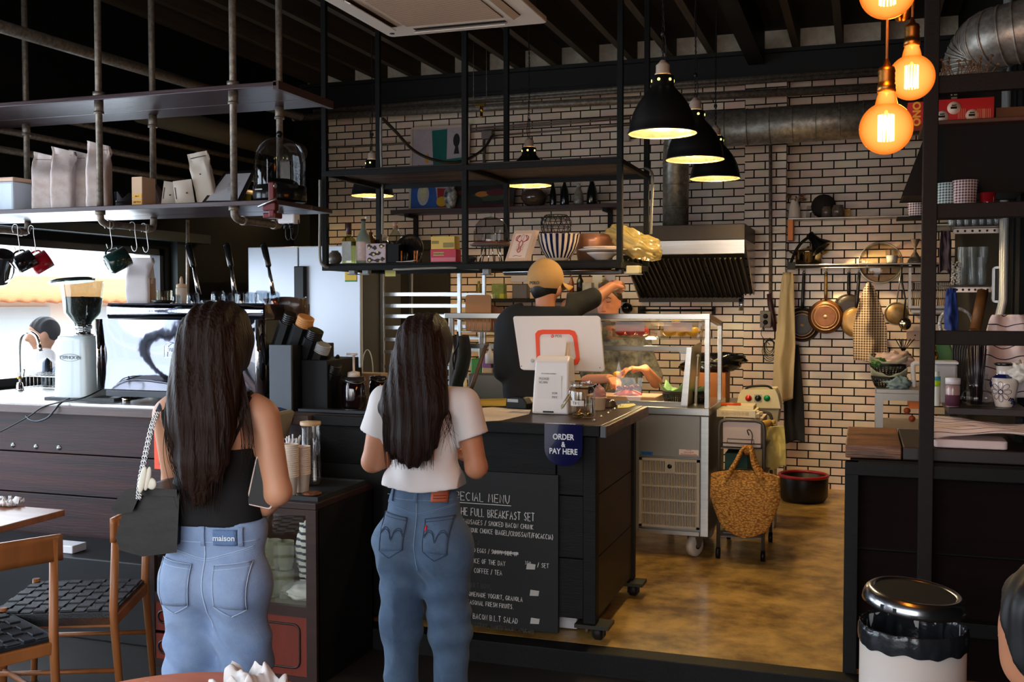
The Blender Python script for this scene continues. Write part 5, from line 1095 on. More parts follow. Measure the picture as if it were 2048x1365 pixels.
for i,(px,lab)in enumerate(((706,'left pale grey socket box under the rack'),(733,'second pale grey socket box from the left under the rack'),(973,'pale grey socket box under the rack near the middle'))):
 p=at(px,543,Y=6.2);t=thing('socket_box',lab,'power outlet',p,0,'socket boxes under the rack');b=MB();b.box(-.022,-.02,-.018,.022,.03,.02+(-.0));b.build('box',gb,t,local=True,bevel=.005)
 b=MB();b.box(-.032,-.025,-.024,.032,.035,-.018);b.build('flap',mat('grey_flap',(120,126,130),.4),t,local=True)
 b=MB();b.tube([Vector((.008*math.cos(a),-.0205,.008*math.sin(a)))for a in np.linspace(.8,5.4,14)],.0008,4);b.build('ring_mark',mat('grey_flap',(120,126,130),.4),t,local=True)
p=at(1268,541,Y=6.2);t=thing('socket_box','white and yellow socket box at the right end under the rack','power outlet',p,0,'socket boxes under the rack');b=MB();b.box(p.x-.045,6.18,p.z-.02,p.x+.035,6.26,p.z+.028);b.build('box',mat('yellowed_white',(220,206,160),.4),t,bevel=.006);b=MB();b.box(p.x-.055,6.17,p.z-.026,p.x+.04,6.27,p.z-.02);b.build('flap',mat('grey_flap',(120,126,130),.4),t)
p,q=at(770,538,Y=6.3),at(791,553,Y=6.3);b=MB();b.box(p.x,6.3,q.z,q.x,6.302,p.z);solo('sticky_note',b,mat('pale_yellow_note',(228,216,130),.7),'pale yellow sticky note hanging under the rack','note')
# ======================= WALL SHELF =======================
a,c=at(800,428,Y=8.72),at(1232,411,Y=8.72);wz=2.475
t=thing('wall_shelf','dark red wooden shelf high on the tiled wall behind the rack','shelf',(-3.2,8.85,wz))
b=MB();b.box(-4.15,8.74,wz,c.x,8.995,wz+.035);b.build('board',mat('dark_red_shelf',(64,32,32),.45,var=(3,.4),stretch=(.5,3,10)),t,bevel=.003)
for X in(-4.0,-2.13):
 b=MB();b.box(X-.02,8.76,wz-.03,X+.02,8.99,wz);b.box(X-.02,8.96,wz-.25,X+.02,8.99,wz-.03);b.build('bracket',steel_blk,t)
WZ=wz+.036
def onw(px,Y=8.86):p=at(px,415,Y=Y);p.z=WZ;return p
def artwork(name,lab,x0,x1,zt,Y,lean,shapes,bgm,frm_=None):
 A=Vector((x0,Y,WZ));t=thing(name,lab,'painting',A);U=Vector((x1-x0,0,0));V_=Vector((0,lean,zt-WZ));nrm=Vector((0,-1,0))
 f=lambda u,v,o=0:A+U*u+V_*v+nrm*o
 b=MB();slab(b,[f(0,0),f(1,0),f(1,1),f(0,1)],Vector((0,.02,0)));b.build('canvas',bgm,t)
 if frm_:
  b=MB();e=.035
  for q in(((0,0),(1,0),(1,e*.7),(0,e*.7)),((0,1-e*.7),(1,1-e*.7),(1,1),(0,1)),((0,0),(e,0),(e,1),(0,1)),((1-e,0),(1,0),(1,1),(1-e,1))):slab(b,[f(u,v,.008)for u,v in q],Vector((0,.007,0)))
  b.build('frame',frm_,t)
 for k,(nm,col,poly)in enumerate(shapes):
  b=MB();slab(b,[f(u,v,.002+.0004*k)for u,v in poly],Vector((0,.0012,0)));b.build(nm,mat('paint_%d_%d_%d'%col,col,.7,var=(7,.25)),t)
def ell(cx,cy,rx,ry,n=18):return[(cx+rx*math.cos(t_),cy+ry*math.sin(t_))for t_ in np.linspace(0,2*PI,n,endpoint=False)]
x0,x1=at(820,300,Y=8.93).x,at(938,300,Y=8.93).x;zt=at(880,252,Y=8.95).z
artwork('abstract_painting','tall white-framed abstract painting with teal band, tulips and blue vase',x0,x1,zt,8.9,.06,[('blue_paint',(52,98,176),[(.03,.03),(.5,.03),(.44,.28),(.03,.28)]),('white_paint',(206,202,206),ell(.24,.19,.1,.13)),('blue_vase_paint',(226,214,170),ell(.24,.21,.06,.1)),('teal_paint',(16,104,96),[(.36,.95),(.62,.96),(.62,.6),(.97,.62),(.97,.3),(.42,.3)]),('dark_paint',(30,28,34),ell(.78,.82,.055,.08)),('dark_paint',(30,28,34),[(.74,.66),(.83,.66),(.80,.78),(.77,.78)]),('yellow_paint',(222,160,50),ell(.29,.62,.04,.06,6)),('red_paint',(190,46,40),ell(.15,.50,.04,.05,7)),('stem_paint',(70,66,76),[(.30,.42),(.36,.5),(.34,.51),(.28,.42)]),('red_paint',(170,40,36),[(.5,.03),(.7,.03),(.66,.25),(.48,.26)]),('yellow_paint',(226,170,40),ell(.56,.1,.09,.06))],mat('lilac_canvas',(186,172,178),.7,var=(8,.15)),mat('cream_frame',(206,186,170),.5))
x0,x1=at(905,400,Y=8.82).x,at(1028,400,Y=8.82).x
artwork('fruit_painting','dark still life painting of fruit in a green bowl on the wall shelf',x0,x1,2.72,8.80,.05,[('green_paint',(60,78,52),ell(.62,.52,.3,.24)),('dark_bowl_paint',(40,44,42),ell(.3,.3,.2,.22)),('orange_paint',(196,122,58),ell(.48,.6,.11,.12)),('maroon_paint',(96,34,40),ell(.7,.66,.15,.16)),('brown_paint',(110,60,40),ell(.15,.7,.08,.1)),('red_band_paint',(96,28,30),[(0,0),(1,0),(1,.12),(0,.08)])],mat('dark_canvas',(44,36,36),.6,var=(6,.4)))
p=onw(901,8.78);b=MB();b.lathe([(.03,0),(.045,.03),(.062,.11),(.055,.16),(.036,.18),(.04,.2),(.034,.2),(0,.17)],p,n=32);solo('marbled_vase',b,mat('black_white_marbling',(225,225,225),.3,var=(24,.9),col2=(16,16,18)),'black and white marbled vase in front of the abstract painting','vase')
p=onw(1069,8.86);b=MB();b.lathe([(.05,0),(.09,.02),(.122,.07),(.115,.12),(.085,.155),(.08,.155),(0,.15)],p,n=36);solo('smoked_glass_bowl',b,mat('smoked_brown_glass',(96,76,64),.1,var=(7,.5),coat=.6),'round smoked glass bowl on the wall shelf','bowl')
for i,(px,r,h,m,lab)in enumerate(((1106,.03,.2,'k','leftmost dark bottle on the wall shelf'),(1129,.04,.2,'k','wide dark bottle left of the clear jar on the wall shelf'),(1157,.045,.16,'c','clear bottle of shells on the wall shelf'),(1184,.048,.21,'k','dark pointed bottle with a gold star at the shelf end'))):
 p=onw(px,8.84);b=MB();t=thing('bottle',lab,'bottle',p,0,'bottles on the wall shelf')
 b.lathe([(r*.9,0),(r,.01),(r*.98,h*.45),(r*.75,h*.7),(r*.35,h*.95),(r*.3,h*1.05),(0,h*1.06)],p,n=28);b.build('glass',mat('black_green_glass',(16,22,18),.15,coat=.5)if m=='k' else mat('hazy_glass',(150,140,128),.2,var=(30,.4)),t)
 if i==3:b=MB();q=p+Vector((-.005,-r*1.0,.045));b.prism([((.013 if k%2==0 else .0055)*math.sin(k*PI/5),(.013 if k%2==0 else .0055)*math.cos(k*PI/5))for k in range(10)],.002,TR(*q)@RX(PI/2));b.build('gold_star',mat('gold_star',(226,160,80),.4),t)
 if m=='c':b=MB();b.lathe([(.018,h),(.018,h+.03),(0,h+.031)],p,n=16);b.build('cap',mat('grey_label',(170,172,170),.5),t)
 # pipes, conduits and boxes on the back wall
def wpipe(name,y0px,y1px,r,lab,Y=8.93,x0=618,x1=1900,m=None):
 b=MB();b.tube([at(x0,y0px,Y=Y),at(x1,y1px,Y=Y)],r,10);return solo(name,b,m or galvpipe,lab,'pipe')
wpipe('wall_pipe',240,167,.034,'thick grey pipe along the top of the tiled wall',8.72,x0=505)
wpipe('wall_pipe',224,128,.018,'upper of the thin pipes just under the steel beam',8.80,x0=600)
wpipe('wall_pipe',229,136,.018,'lower of the thin pipes just under the steel beam',8.80,x0=600)
thinp=mat('pinkish_conduit',(136,122,112),.5,.5)
wpipe('wall_conduit',258,232,.008,'upper of the three slim conduits above the lamps',8.97,940,1260,thinp);wpipe('wall_conduit',263,237,.008,'middle of the three slim conduits above the lamps',8.97,940,1260,thinp);wpipe('wall_conduit',272,250,.008,'lowest of the three slim conduits above the lamps',8.97,985,1260,thinp)
b=MB();b.tube(spline([at(614,400,Y=8.95),at(614,320,Y=8.95),at(622,302,Y=8.95),at(640,296,Y=8.95),at(730,292,Y=8.95),at(820,286,Y=8.95)],6),.01,8);solo('wall_conduit',b,galvpipe,'conduit bending off the left wall towards the painting','conduit')
b=MB();b.tube([at(968,278,Y=8.96),at(968,335,Y=8.96),at(966,420,Y=8.96)],.014,8);solo('wall_conduit',b,galvpipe,'vertical conduit below the grey junction box','conduit')
p=at(975,270,Y=8.93);b=MB();b.box(p.x-.05,8.9,p.z-.035,p.x+.05,8.995,p.z+.035);solo('junction_box',b,mat('taupe_box',(120,110,104),.5),'taupe junction box right of the abstract painting','junction box',bevel=.006)
p=at(1249,270,Y=8.95);b=MB();b.box(p.x-.045,8.94,p.z-.055,p.x+.045,8.995,p.z+.055);solo('junction_box',b,mat('pale_box',(168,156,150),.5),'pale square wall box left of the nearest pendant lamp','junction box',bevel=.004)
b=MB();b.tube([at(1541,285,Y=8.83),at(1541,618,Y=8.83)],.014,10);solo('wall_conduit',b,galvpipe,'vertical conduit on the brick pilaster above the socket','conduit')
t=thing('wall_socket','taupe wall socket box on the pilaster with cables','power outlet',at(1532,640,Y=8.82));p=at(1532,640,Y=8.82)
b=MB();b.box(p.x-.045,8.77,p.z-.065,p.x+.045,8.86,p.z+.075);b.build('box',mat('taupe_box',(120,110,104),.5),t,bevel=.008)
for dz in(-.02,.03):b=MB();b.lathe([(0,0),(.02,0),(.02,.003),(0,.003)],(p.x,8.769,p.z+dz),n=16,rot=RX(PI/2));b.build('socket_hole',dk2,t)
b=MB();q=at(1540,690,Y=8.76)
for k in range(6):b.tube([q+Vector(((.03+.006*k)*math.cos(a)+.004*math.sin(k*5),-.01-.004*k,(.055+.006*k)*math.sin(a)-.01*k))for a in np.linspace(0,2*PI,17)],.003,5)
b.tube(spline([p+Vector((0,-.08,-.03)),p+Vector((-.03,-.09,-.12)),q],6),.003,5);solo('coiled_cable',b,blk,'black cable coiled below the wall socket','cable')
# sprinkler with its wires
p=at(963,225,Y=8.4);b=MB();b.tube([p,p+Vector((0,0,.05))],.016,8);b.lathe([(.03,-.04),(.012,-.03),(.012,0)],p,n=12);b.box(p.x-.05,p.y-.02,p.z+.05,p.x+.03,p.y+.02,p.z+.075);solo('sprinkler_head',b,mat('brass',(190,150,70),.25,1.),'brass sprinkler head hanging under the beam pipes','sprinkler')
for i,px in enumerate((947,973)):b=MB();q=at(px,198,Y=8.4);b.tube([q,(q.x,q.y,3.93)],.003,5);solo('hanger_rod',b,galvpipe,['left','right'][i]+' thin rod holding the sprinkler pipe','rod')
# left wall pipes running into depth
for i,(ya,yb_,r,lab)in enumerate(((2.86,2.9,.022,'uppermost pipe along the black left wall'),(2.72,2.74,.022,'middle pipe along the black left wall'),(2.60,2.62,.022,'lowest pipe along the black left wall'))):
 b=MB();b.tube([(-5.08,4.0,ya),(-5.08,8.7,yb_)],r,10);solo('wall_pipe',b,galvpipe,lab,'pipe')
b=MB();b.tube([(-4.2,3.2,3.05),(-4.6,7.9,3.25)],.035,12);solo('ceiling_pipe',b,galvpipe,'beige ceiling pipe crossing behind the hanging shelf pipes','pipe')
b=MB();b.tube([(-4.9,6.2,3.02),(-4.9,8.4,3.02)],.085,20);solo('ceiling_pipe',b,mat('olive_duct',(92,84,66),.6),'fat olive duct behind the upper shelf board','pipe')
b=MB();b.tube([at(375,440,Y=6.5),at(375,600,Y=6.5)],.012,8);solo('wall_conduit',b,galvpipe,'thin vertical conduit behind the left machine lever','conduit')
# ======================= PREP UNIT =======================
UX0,UX1,UY=-2.585,-.872,6.25
t=thing('prep_counter','stainless refrigerated prep counter with a louvred grille and castors','prep counter',(-1.5,6.6,.1))
stl=mat('satin_inox',(172,168,162),.34,.85,var=(1.5,.12));stl2=mat('grey_steel_panel',(150,148,142),.45,.6)
b=MB();b.box(UX0,UY+.01,.245,UX1-.002,6.95,1.0);b.build('body',stl2,t)
z1=at(1350,815,Y=UY).z;z2=at(1350,830,Y=UY).z
b=MB();b.box(UX0,UY-.02,z2,UX1+.004,7.0,z1);b.build('worktop',inox,t,bevel=.004)
gx0=at(1279,900,Y=UY).x;gx1=at(1400,900,Y=UY).x
b=MB();b.box(gx0,UY-.004,at(1300,912,Y=UY).z,gx1,UY+.006,z2-.004);b.build('upper_panel',mat('brown_grey_steel',(150,142,132),.42,.7,var=(2,.12)),t,bevel=.002)
b=MB();b.box(gx1+.004,UY-.008,.242,UX1,UY+.012,z2-.004);b.build('corner_strip',inox,t,bevel=.003)
b=MB();b.box(gx0,UY-.006,.242,gx1,UY+.006,at(1300,1058,Y=UY).z);b.build('kick_panel',stl,t,bevel=.002)
za,zb=at(1340,918,Y=UY).z,at(1340,1056,Y=UY).z
pg=mat('cream_grille',(176,168,152),.5)
b=MB();e=.018
b.box(gx0,UY-.012,zb,gx0+e,UY,za);b.box(gx1-e,UY-.012,zb,gx1,UY,za);b.box(gx0,UY-.012,za-e*.8,gx1,UY,za);b.box(gx0,UY-.012,zb,gx1,UY,zb+e*.8)
rows_=5
for k in range(1,rows_):z=za-(za-zb)*k/rows_;b.box(gx0+e,UY-.011,z-.005,gx1-e,UY,z+.005)
nb=34
for k in range(nb):x=gx0+e+(gx1-gx0-2*e)*(k+.5)/nb;b.box(x-.0028,UY-.010,zb+e*.8,x+.0028,UY-.001,za-e*.8)
cxg=at(1340,934,Y=UY).x;b.box(cxg-.028,UY-.013,za-.085,cxg+.028,UY,za-.01)
g=b.build('grille',pg,t)
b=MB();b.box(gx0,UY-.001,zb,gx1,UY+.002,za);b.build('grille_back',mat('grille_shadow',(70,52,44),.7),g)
b=MB();b.lathe([(0,0),(.014,0),(.014,.004),(0,.004)],(cxg,UY-.012,za-.045),n=18,rot=RX(PI/2));b.build('lock',dk2,g)
p,q=at(1281,903,Y=UY-.006),at(1306,911,Y=UY-.006);b=MB();b.box(p.x,UY-.0062,q.z,q.x,UY-.005,p.z);b.build('blue_label',mat('blue_label',(20,104,170),.5),t);text('lettering','R-134a',TR((p.x+q.x)/2,UY-.007,(p.z+q.z)/2)@RX(PI/2),.02,mat('navy_print',(20,30,70),.5),t)
p,q=at(1358,899,Y=UY-.006),at(1397,912,Y=UY-.006);b=MB();b.box(p.x,UY-.0062,q.z,q.x,UY-.005,p.z);b.build('cream_label',mat('cream_label',(232,222,214),.6),t)
for s,dz in(('คำเตือน',.0135),('กันความชื้นไว้',.0),('ถ้าไม่เย็นห้ามเดินเครื่อง',-.0125)):text('lettering',s,TR((p.x+q.x)/2,UY-.007,(p.z+q.z)/2+dz)@RX(PI/2),.011,mat('red_print',(190,60,40),.5),t)
for X in(gx1-.04,UX0+.1,):
 for yy in(UY+.08,6.85):
  b=MB();b.lathe([(0,-.024),(.05,-.024),(.064,-.018),(.066,0),(.064,.018),(.05,.024),(0,.024)],(X,yy,.167),n=32,rot=RZ(-.5)@RY(PI/2));w=b.build('wheel',mat('pale_nylon',(196,188,176),.45),t)
  b=MB();b.lathe([(0,-.027),(.02,-.027),(.02,.027),(0,.027)],(X,yy,.167),n=16,rot=RZ(-.5)@RY(PI/2));b.build('hub',dk2,w)
  b=MB();M=TR(X,yy,.2)@RZ(-.5);b.T=M;b.prism([(-.04,.045),(.05,.045),(.015,-.04),(-.015,-.04)],.004,TR(-.034,0,0)@RZ(PI/2)@RX(PI/2));b.prism([(-.04,.045),(.05,.045),(.015,-.04),(-.015,-.04)],.004,TR(.030,0,0)@RZ(PI/2)@RX(PI/2));b.box(-.04,-.05,.03,.04,.05,.045);b.build('fork',stl,t)
  # upper frame
FZ=at(1300,628,Y=UY).z;f2=at(1300,639,Y=UY).z
t=thing('glass_display','stainless framed glass display case on the prep counter','display case',(-1.7,6.5,z1))
W_=.030
for X in(UX0+.03,UX1-W_):
 b=MB();b.box(X,UY,z1,X+W_*.98,UY+W_,FZ);b.build('post',inox,t,bevel=.002)
 b=MB();b.box(X+.004,6.80,z1,X+W_,6.83,FZ-.06);b.build('post',inox,t,bevel=.002)
 b=MB();b.add([(X,UY+W_,FZ),(X+W_,UY+W_,FZ),(X+W_,6.83,FZ-.055),(X,6.83,FZ-.055),(X,UY+W_,FZ-.03),(X+W_,UY+W_,FZ-.03),(X+W_,6.83,FZ-.085),(X,6.83,FZ-.085)],[(0,1,2,3),(7,6,5,4),(0,4,5,1),(1,5,6,2),(2,6,7,3),(3,7,4,0)]);b.build('side_bar',inox,t)
b=MB();b.box(UX0,UY-.001,f2,UX1,UY+W_,FZ);b.build('top_bar',inox,t,bevel=.002)
b=MB();b.box(UX0+.06,6.805,FZ-.085,UX1-W_,6.83,FZ-.06);b.build('rear_bar',inox,t)
SZ2=at(1300,676,Y=UY+.1).z
b=MB();b.box(UX0+.06,UY+.03,SZ2-.008,UX1-.03,UY+.42,SZ2);b.build('glass_shelf',glassmat('jar_glass3',(250,248,240),.02,1.45,.9),t)
# inner glass hatch
yi=UY+.07;ha,hb=at(1204,693,Y=yi).z,at(1204,700,Y=yi).z;hc=at(1204,799,Y=yi).z
hx1=at(1384,700,Y=yi).x
b=MB();b.box(UX0+.1,yi,hb-.004,hx1,yi+.012,ha+.006);b.build('hatch_rail',stl,t,bevel=.002)
b=MB();b.box(UX0+.1,yi-.03,z1,hx1-.02,yi-.018,hc);b.build('hatch_rail',stl,t,bevel=.002)
b=MB();b.add([(UX0+.1,yi+.004,hb),(hx1-.03,yi+.004,hb),(hx1-.03,yi-.022,hc),(UX0+.1,yi-.022,hc)],[(0,1,2,3)]);b.build('glass_pane',glassmat('jar_glass3',(250,248,240),.02,1.45,.9),t)
b=MB();b.add([(hx1-.03,yi-.01,ha),(hx1+.0,yi-.01,ha),(hx1-.02,yi-.035,z1+.01),(hx1-.06,yi-.035,z1+.01)]*1,[(3,2,1,0)]);b.build('hatch_stile',inox,t,solid=.008)
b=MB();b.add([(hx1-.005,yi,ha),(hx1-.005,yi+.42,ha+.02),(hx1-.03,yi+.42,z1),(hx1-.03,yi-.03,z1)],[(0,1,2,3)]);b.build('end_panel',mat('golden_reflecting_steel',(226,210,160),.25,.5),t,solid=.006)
for q in((1365,755),):p=at(*q,Y=yi+.2);b=MB();b.lathe([(0,0),(.012,0),(.012,.006),(0,.006)],(hx1-.035,yi+.2,1.24),n=14,rot=RY(-PI/2));b.build('screw',boltm,t)
b=MB();a,c=at(1396,712,Y=UY+.12),at(1391,810,Y=UY+.12);b.tube([a,a.lerp(c,.45)],.004,8);b.tube([a.lerp(c,.42),c],.009,10);b.ball(a,.01);b.ball(c,.012);b.build('gas_strut',mat('pale_strut',(206,204,196),.35,.3),t)
point('display_light',(-1.30,6.62,1.40),6.5,(1,.82,.45),.05)
# bins on the glass shelf
def bin_(x0,x1,lab,col):
 a,c=at(x0,680,Y=UY+.05),at(x1,680,Y=UY+.05);t=thing('clear_bin',lab,'container',(a.x,UY+.05,SZ2),0,'clear bins on the display shelf');z=SZ2+.002;h=f2-SZ2-.012;y0,y1=UY+.04,UY+.30
 b=MB();e=.012
 b.add([(a.x+e,y0+e,z),(c.x-e,y0+e,z),(c.x-e,y1-e,z),(a.x+e,y1-e,z),(a.x,y0,z+h),(c.x,y0,z+h),(c.x,y1,z+h),(a.x,y1,z+h)],[(3,2,1,0),(0,1,5,4),(1,2,6,5),(2,3,7,6),(3,0,4,7)]);b.build('bin',glassmat('bin_plastic',(236,232,224),.06,1.45,.75),t)
 b=MB();b.tube([(a.x,y0,z+h),(c.x,y0,z+h),(c.x,y1,z+h),(a.x,y1,z+h),(a.x,y0,z+h)],.004,6);b.build('rim',mat('clear_rim',(206,204,200),.2),t)
 b=MB();b.box(a.x+.03,y0-.002,z+h*.38,c.x-.04,y0+.0,z+h*.92);b.build('label',mat('lilac_label',(206,200,216),.5,alpha=.4),t)
 return a.x,c.x,z,h
rnd=random.Random(9)
def fruit(name,lab,grp,m,spots):
 f=None
 for q,r in spots:
  b=MB();b.ball(q,(r,r,r*.86)if name!='lemon' else(r*1.2,r*.85,r*.85),RZ(rnd.random()*3));b.lathe([(r*.18,0),(.001,.006)],q+Vector((0,0,r*.82)),n=6)if name=='tomato' else b.ball(q+Vector((r*1.15,0,0)),r*.15);solo(name,b,m,lab,name,grp)
a,c,z,h=bin_(1222,1303,'clear bin of red tomatoes with a pale label',0)
fruit('tomato','red tomato inside the clear bin on the display shelf','tomatoes in the clear bin',mat('tomato_red',(206,60,44),.2,coat=.4),[(Vector((a+.05+.065*i,UY+.10+.09*j,z+.036)),.032)for i in range(3)for j in range(2)])
a,c,z,h=bin_(1318,1398,'clear bin of lemons beside the tomato bin',0)
fruit('lemon','yellow lemon inside the clear bin on the display shelf','lemons in the clear bin',mat('lemon_yellow',(242,186,40),.35,bump=(60,.2)),[(Vector((a+.05+.075*i,UY+.10+.09*j,z+.036)),.034)for i in range(3)for j in range(2)]+[(Vector((a+.09,UY+.13,z+.085)),.032)])
bin_(1150,1218,'clear bin half hidden behind the cash register screen',0)
# on the worktop
def onu(px,py,z=None):return at(px,py,Z=z or z1)
p,q=at(1210,790,Y=UY+.25),at(1338,790,Y=UY+.25)
b=MB();b.box(p.x-.1,UY+.12,z1+.001,q.x-.06,UY+.40,z1+.045);solo('paper_stack',b,mat('pinkish_paper_stack',(206,168,150),.8,var=(1,.2),stretch=(1,1,60)),'thick stack of wrapping paper on the prep counter','paper stack',bevel=.004)
p=at(1256,778,Y=UY+.24);p.z=z1+.046;t=thing('open_sandwich','open sandwich of orange salmon and dark red leaves on the paper stack','food',p)
b=MB();b.grid(lambda u,v:p+Vector(((.085*v+.008*math.sin(u*30))*math.cos(2*PI*u),(.06*v)*math.sin(2*PI*u),.03*(1-v*v)+.006*math.sin(u*25)*v)),40,5);b.build('salmon',mat('salmon_orange',(226,78,12),.4),t,solid=.006)
b=MB();rnd=random.Random(2)
for k in range(14):a=k*.9;r=.012+.03*rnd.random();c=p+Vector((r*math.cos(a)*1.4,r*math.sin(a),.034+.02*rnd.random()));b.ball(c,(.02,.009,.012),RZ(a)@RX(rnd.random()*2))
b.build('red_leaves',mat('beet_red',(110,26,36),.35),t)
def wbasket(px0,px1,py,Y,lab,z=None):
 a,c=at(px0,py,Y=Y),at(px1,py,Y=Y);cx=(a.x+c.x)/2;hw=(c.x-a.x)/2;z=z or z1;t=thing('plastic_basket',lab,'basket',(cx,Y,z),0,'black serving baskets')
 b=MB();N=28
 for zz,s in((.004,.78),(.03,.9),(.062,1.0),(.070,1.02)):b.tube([Vector((cx+hw*s*math.cos(u),Y+.10*s*math.sin(u),z+zz))for u in np.linspace(0,2*PI,33)],.005 if zz>.05 else .003,5)
 for k in range(N):u=2*PI*k/N;b.tube([Vector((cx+hw*.78*math.cos(u),Y+.078*math.sin(u),z+.004)),Vector((cx+hw*math.cos(u),Y+.10*math.sin(u),z+.064))],.004,4)
 b.prism([(hw*.78*math.cos(u),.078*math.sin(u))for u in np.linspace(0,2*PI,24,endpoint=False)],.003,TR(cx,Y,z+.002));b.build('basket',mat('black_basket_plastic',(18,24,22),.3),t)
 return t,cx,hw,z
def liner_(t,cx,hw,z,Y,m,s=1):
 b=MB();b.grid(lambda u,v:Vector((cx+hw*(2*u-1)*1.05,Y+.11*(2*v-1),z+.035+.05*(abs(2*u-1)**2+abs(2*v-1)**2)+.014*mnoise.noise(Vector((u*5+s,v*5,1))))),18,12);solo('paper_liner',b,m,'crinkled %s paper lining the black basket %s'%(('green','in the display case')if s==1 else('green','behind the display case')if s==2 else('pale','upper of the two on the steel shelf')if s==3 else('pale','lower of the two on the steel shelf')),'paper',solid=.002)
grn=mat('green_greaseproof',(130,176,120),.5,trans=.1)
r=wbasket(1326,1372,790,UY+.30,'black plastic basket lined with green paper inside the display case');liner_(*r,UY+.30,grn,1)
r=wbasket(1378,1415,790,6.62,'black plastic basket lined with green paper behind the gas strut');liner_(*r,6.62,grn,2)
# behind the unit to the right
p=at(1450,745,Y=7.2);b=MB();a0,a1=at(1416,745,Y=7.3),at(1455,745,Y=7.3)
t=thing('wooden_box','amber-lit wooden box under a black plastic bag beside the display','box',(p.x,7.2,z1))
b=MB();b.box(a0.x-.12,7.2,.96,a1.x,7.45,a1.z);b.build('box',mat('amber_box',(176,104,48),.5,var=(3,.2)),t,bevel=.004)
b=MB();b.box(-1.28,7.12,.90,-.80,7.7,.958);b.box(-1.28,7.14,.1,-1.24,7.18,.9);b.box(-.84,7.64,.1,-.80,7.68,.9);solo('back_worktable',b,stl,'low steel worktable behind the prep counter','table',bevel=.003)
c=at(1425,726,Y=7.35)
def bagk(u,v):
 a=2*PI*u;th=PI*v;d=Vector((math.sin(th)*math.cos(a),math.sin(th)*math.sin(a),math.cos(th)));r=1+.2*mnoise.noise(d*2.3+Vector((7,1,2)))+.1*mnoise.noise(d*7);return c+Vector((d.x*.22*r,d.y*.13*r,d.z*.085*r*(1 if d.z<0 else .8)+.03*d.x))
b=MB();b.grid(bagk,44,28);solo('black_bag',b,mat('black_plastic_bag',(16,17,19),.18,coat=.5,bump=(18,.7)),'shiny black plastic bag lying on the amber wooden box','bag')
# --- kitchen back shelf between the rack and the hood ---
ks=at(1000,598,Y=8.7).z
b=MB();b.box(at(930,598,Y=8.7).x,8.68,ks-.03,at(1240,598,Y=8.7).x,8.99,ks);solo('kitchen_shelf',b,steel_blk,'dark shelf of jars on the back wall beside the range hood','shelf',bevel=.003)
def onk(px,Y=8.78):p=at(px,598,Y=Y);p.z=ks;return p
def jarb(px,w,h,m,lab,name='jar',r=False,Y=8.78):
 p=onk(px,Y);b=MB()
 if r:b.lathe([(w*.5,0),(w*.5,h*.7),(w*.25,h*.85),(w*.2,h),(0,h)],p,n=16)
 else:b.box(p.x-w/2,Y-.04,p.z,p.x+w/2,Y+.05,p.z+h)
 return solo(name,b,m,lab,name.replace('_',' '),bevel=0 if r else .006)
jarb(958,.05,.16,mat('yellow_cap_dark',(110,100,50),.4),'olive jar with a yellow top at the left of the back shelf','jar',True)
jarb(998,.115,.135,mat('green_tub',(120,140,80),.5,var=(25,.4)),'green and cream tub on the back shelf','tub')
jarb(983,.05,.04,paperm,'small white pot in front of the green tub','tub',False,8.72);jarb(1006,.045,.045,mat('olive_lime',(160,160,50),.4),'small yellow-green pot in front of the green tub','tub',False,8.72)
jarb(1042,.14,.13,mat('smoky_tub',(74,66,60),.3),'smoky brown clear tub on the back shelf','tub')
jarb(1143,.045,.2,mat('sauce_brown',(130,62,30),.3),'brown sauce bottle with a yellow cap on the back shelf','bottle',True)
jarb(1160,.06,.22,mat('dark_bottle',(24,22,20),.2),'tall dark bottle on the back shelf','bottle',True)
jarb(1176,.085,.14,mat('grey_white_tin',(190,186,180),.4,var=(14,.3)),'grey and white canister at the right of the back shelf','canister')
a,c=at(1163,553,Y=8.9),at(1204,600,Y=8.9);b=MB();b.box(a.x+.1,8.9,c.z,c.x,8.905,a.z+.02);solo('white_notice',b,paperm,'white sheet hanging behind the cook beside the hood','paper')
for i,(x0,x1,y0,y1,lab)in enumerate(((1022,1062,548,564,'white card hanging under the rack above the back shelf'),(1209,1230,550,564,'lilac white card hanging beside the hood'))):
 a,c=at(x0,y0,Y=8.98),at(x1,y1,Y=8.98);b=MB();b.box(a.x,8.985,c.z,c.x,8.995,a.z);solo('paper_card',b,mat('lilac_card',(200,196,214),.6),lab,'paper')
t=thing('wall_rail','dark utensil rail on the tiled wall below the hood','rail',at(1350,621,Y=8.95))
a,c=at(1280,621,Y=8.9),at(1428,621,Y=8.9);b=MB();b.tube([a,c],.010,8);b.box(a.x-.02,8.9,a.z-.03,a.x+.03,9.0,a.z+.03);b.box(c.x-.02,8.9,c.z-.03,c.x,9.0,c.z+.03);b.build('rail',steel_blk,t)
b=MB();q=at(1254,617,Y=8.9);b.ball(q,.05);solo('black_ball_lamp',b,mat('gloss_black',(20,20,20),.2),'glossy black round knob on the tiled wall behind the cook','knob')
p=at(1484,605,Y=8.9);b=MB();b.tube([p+Vector((0,0,.03)),p+Vector((0,0,-.07))],.026,14);b.tube([p+Vector((0,0,.03)),p+Vector((0,0,.1))],.009,8);solo('pepper_mill',b,mat('satin_steel',(190,192,196),.22,1.),'small steel cylinder hanging at the hood corner','cylinder')
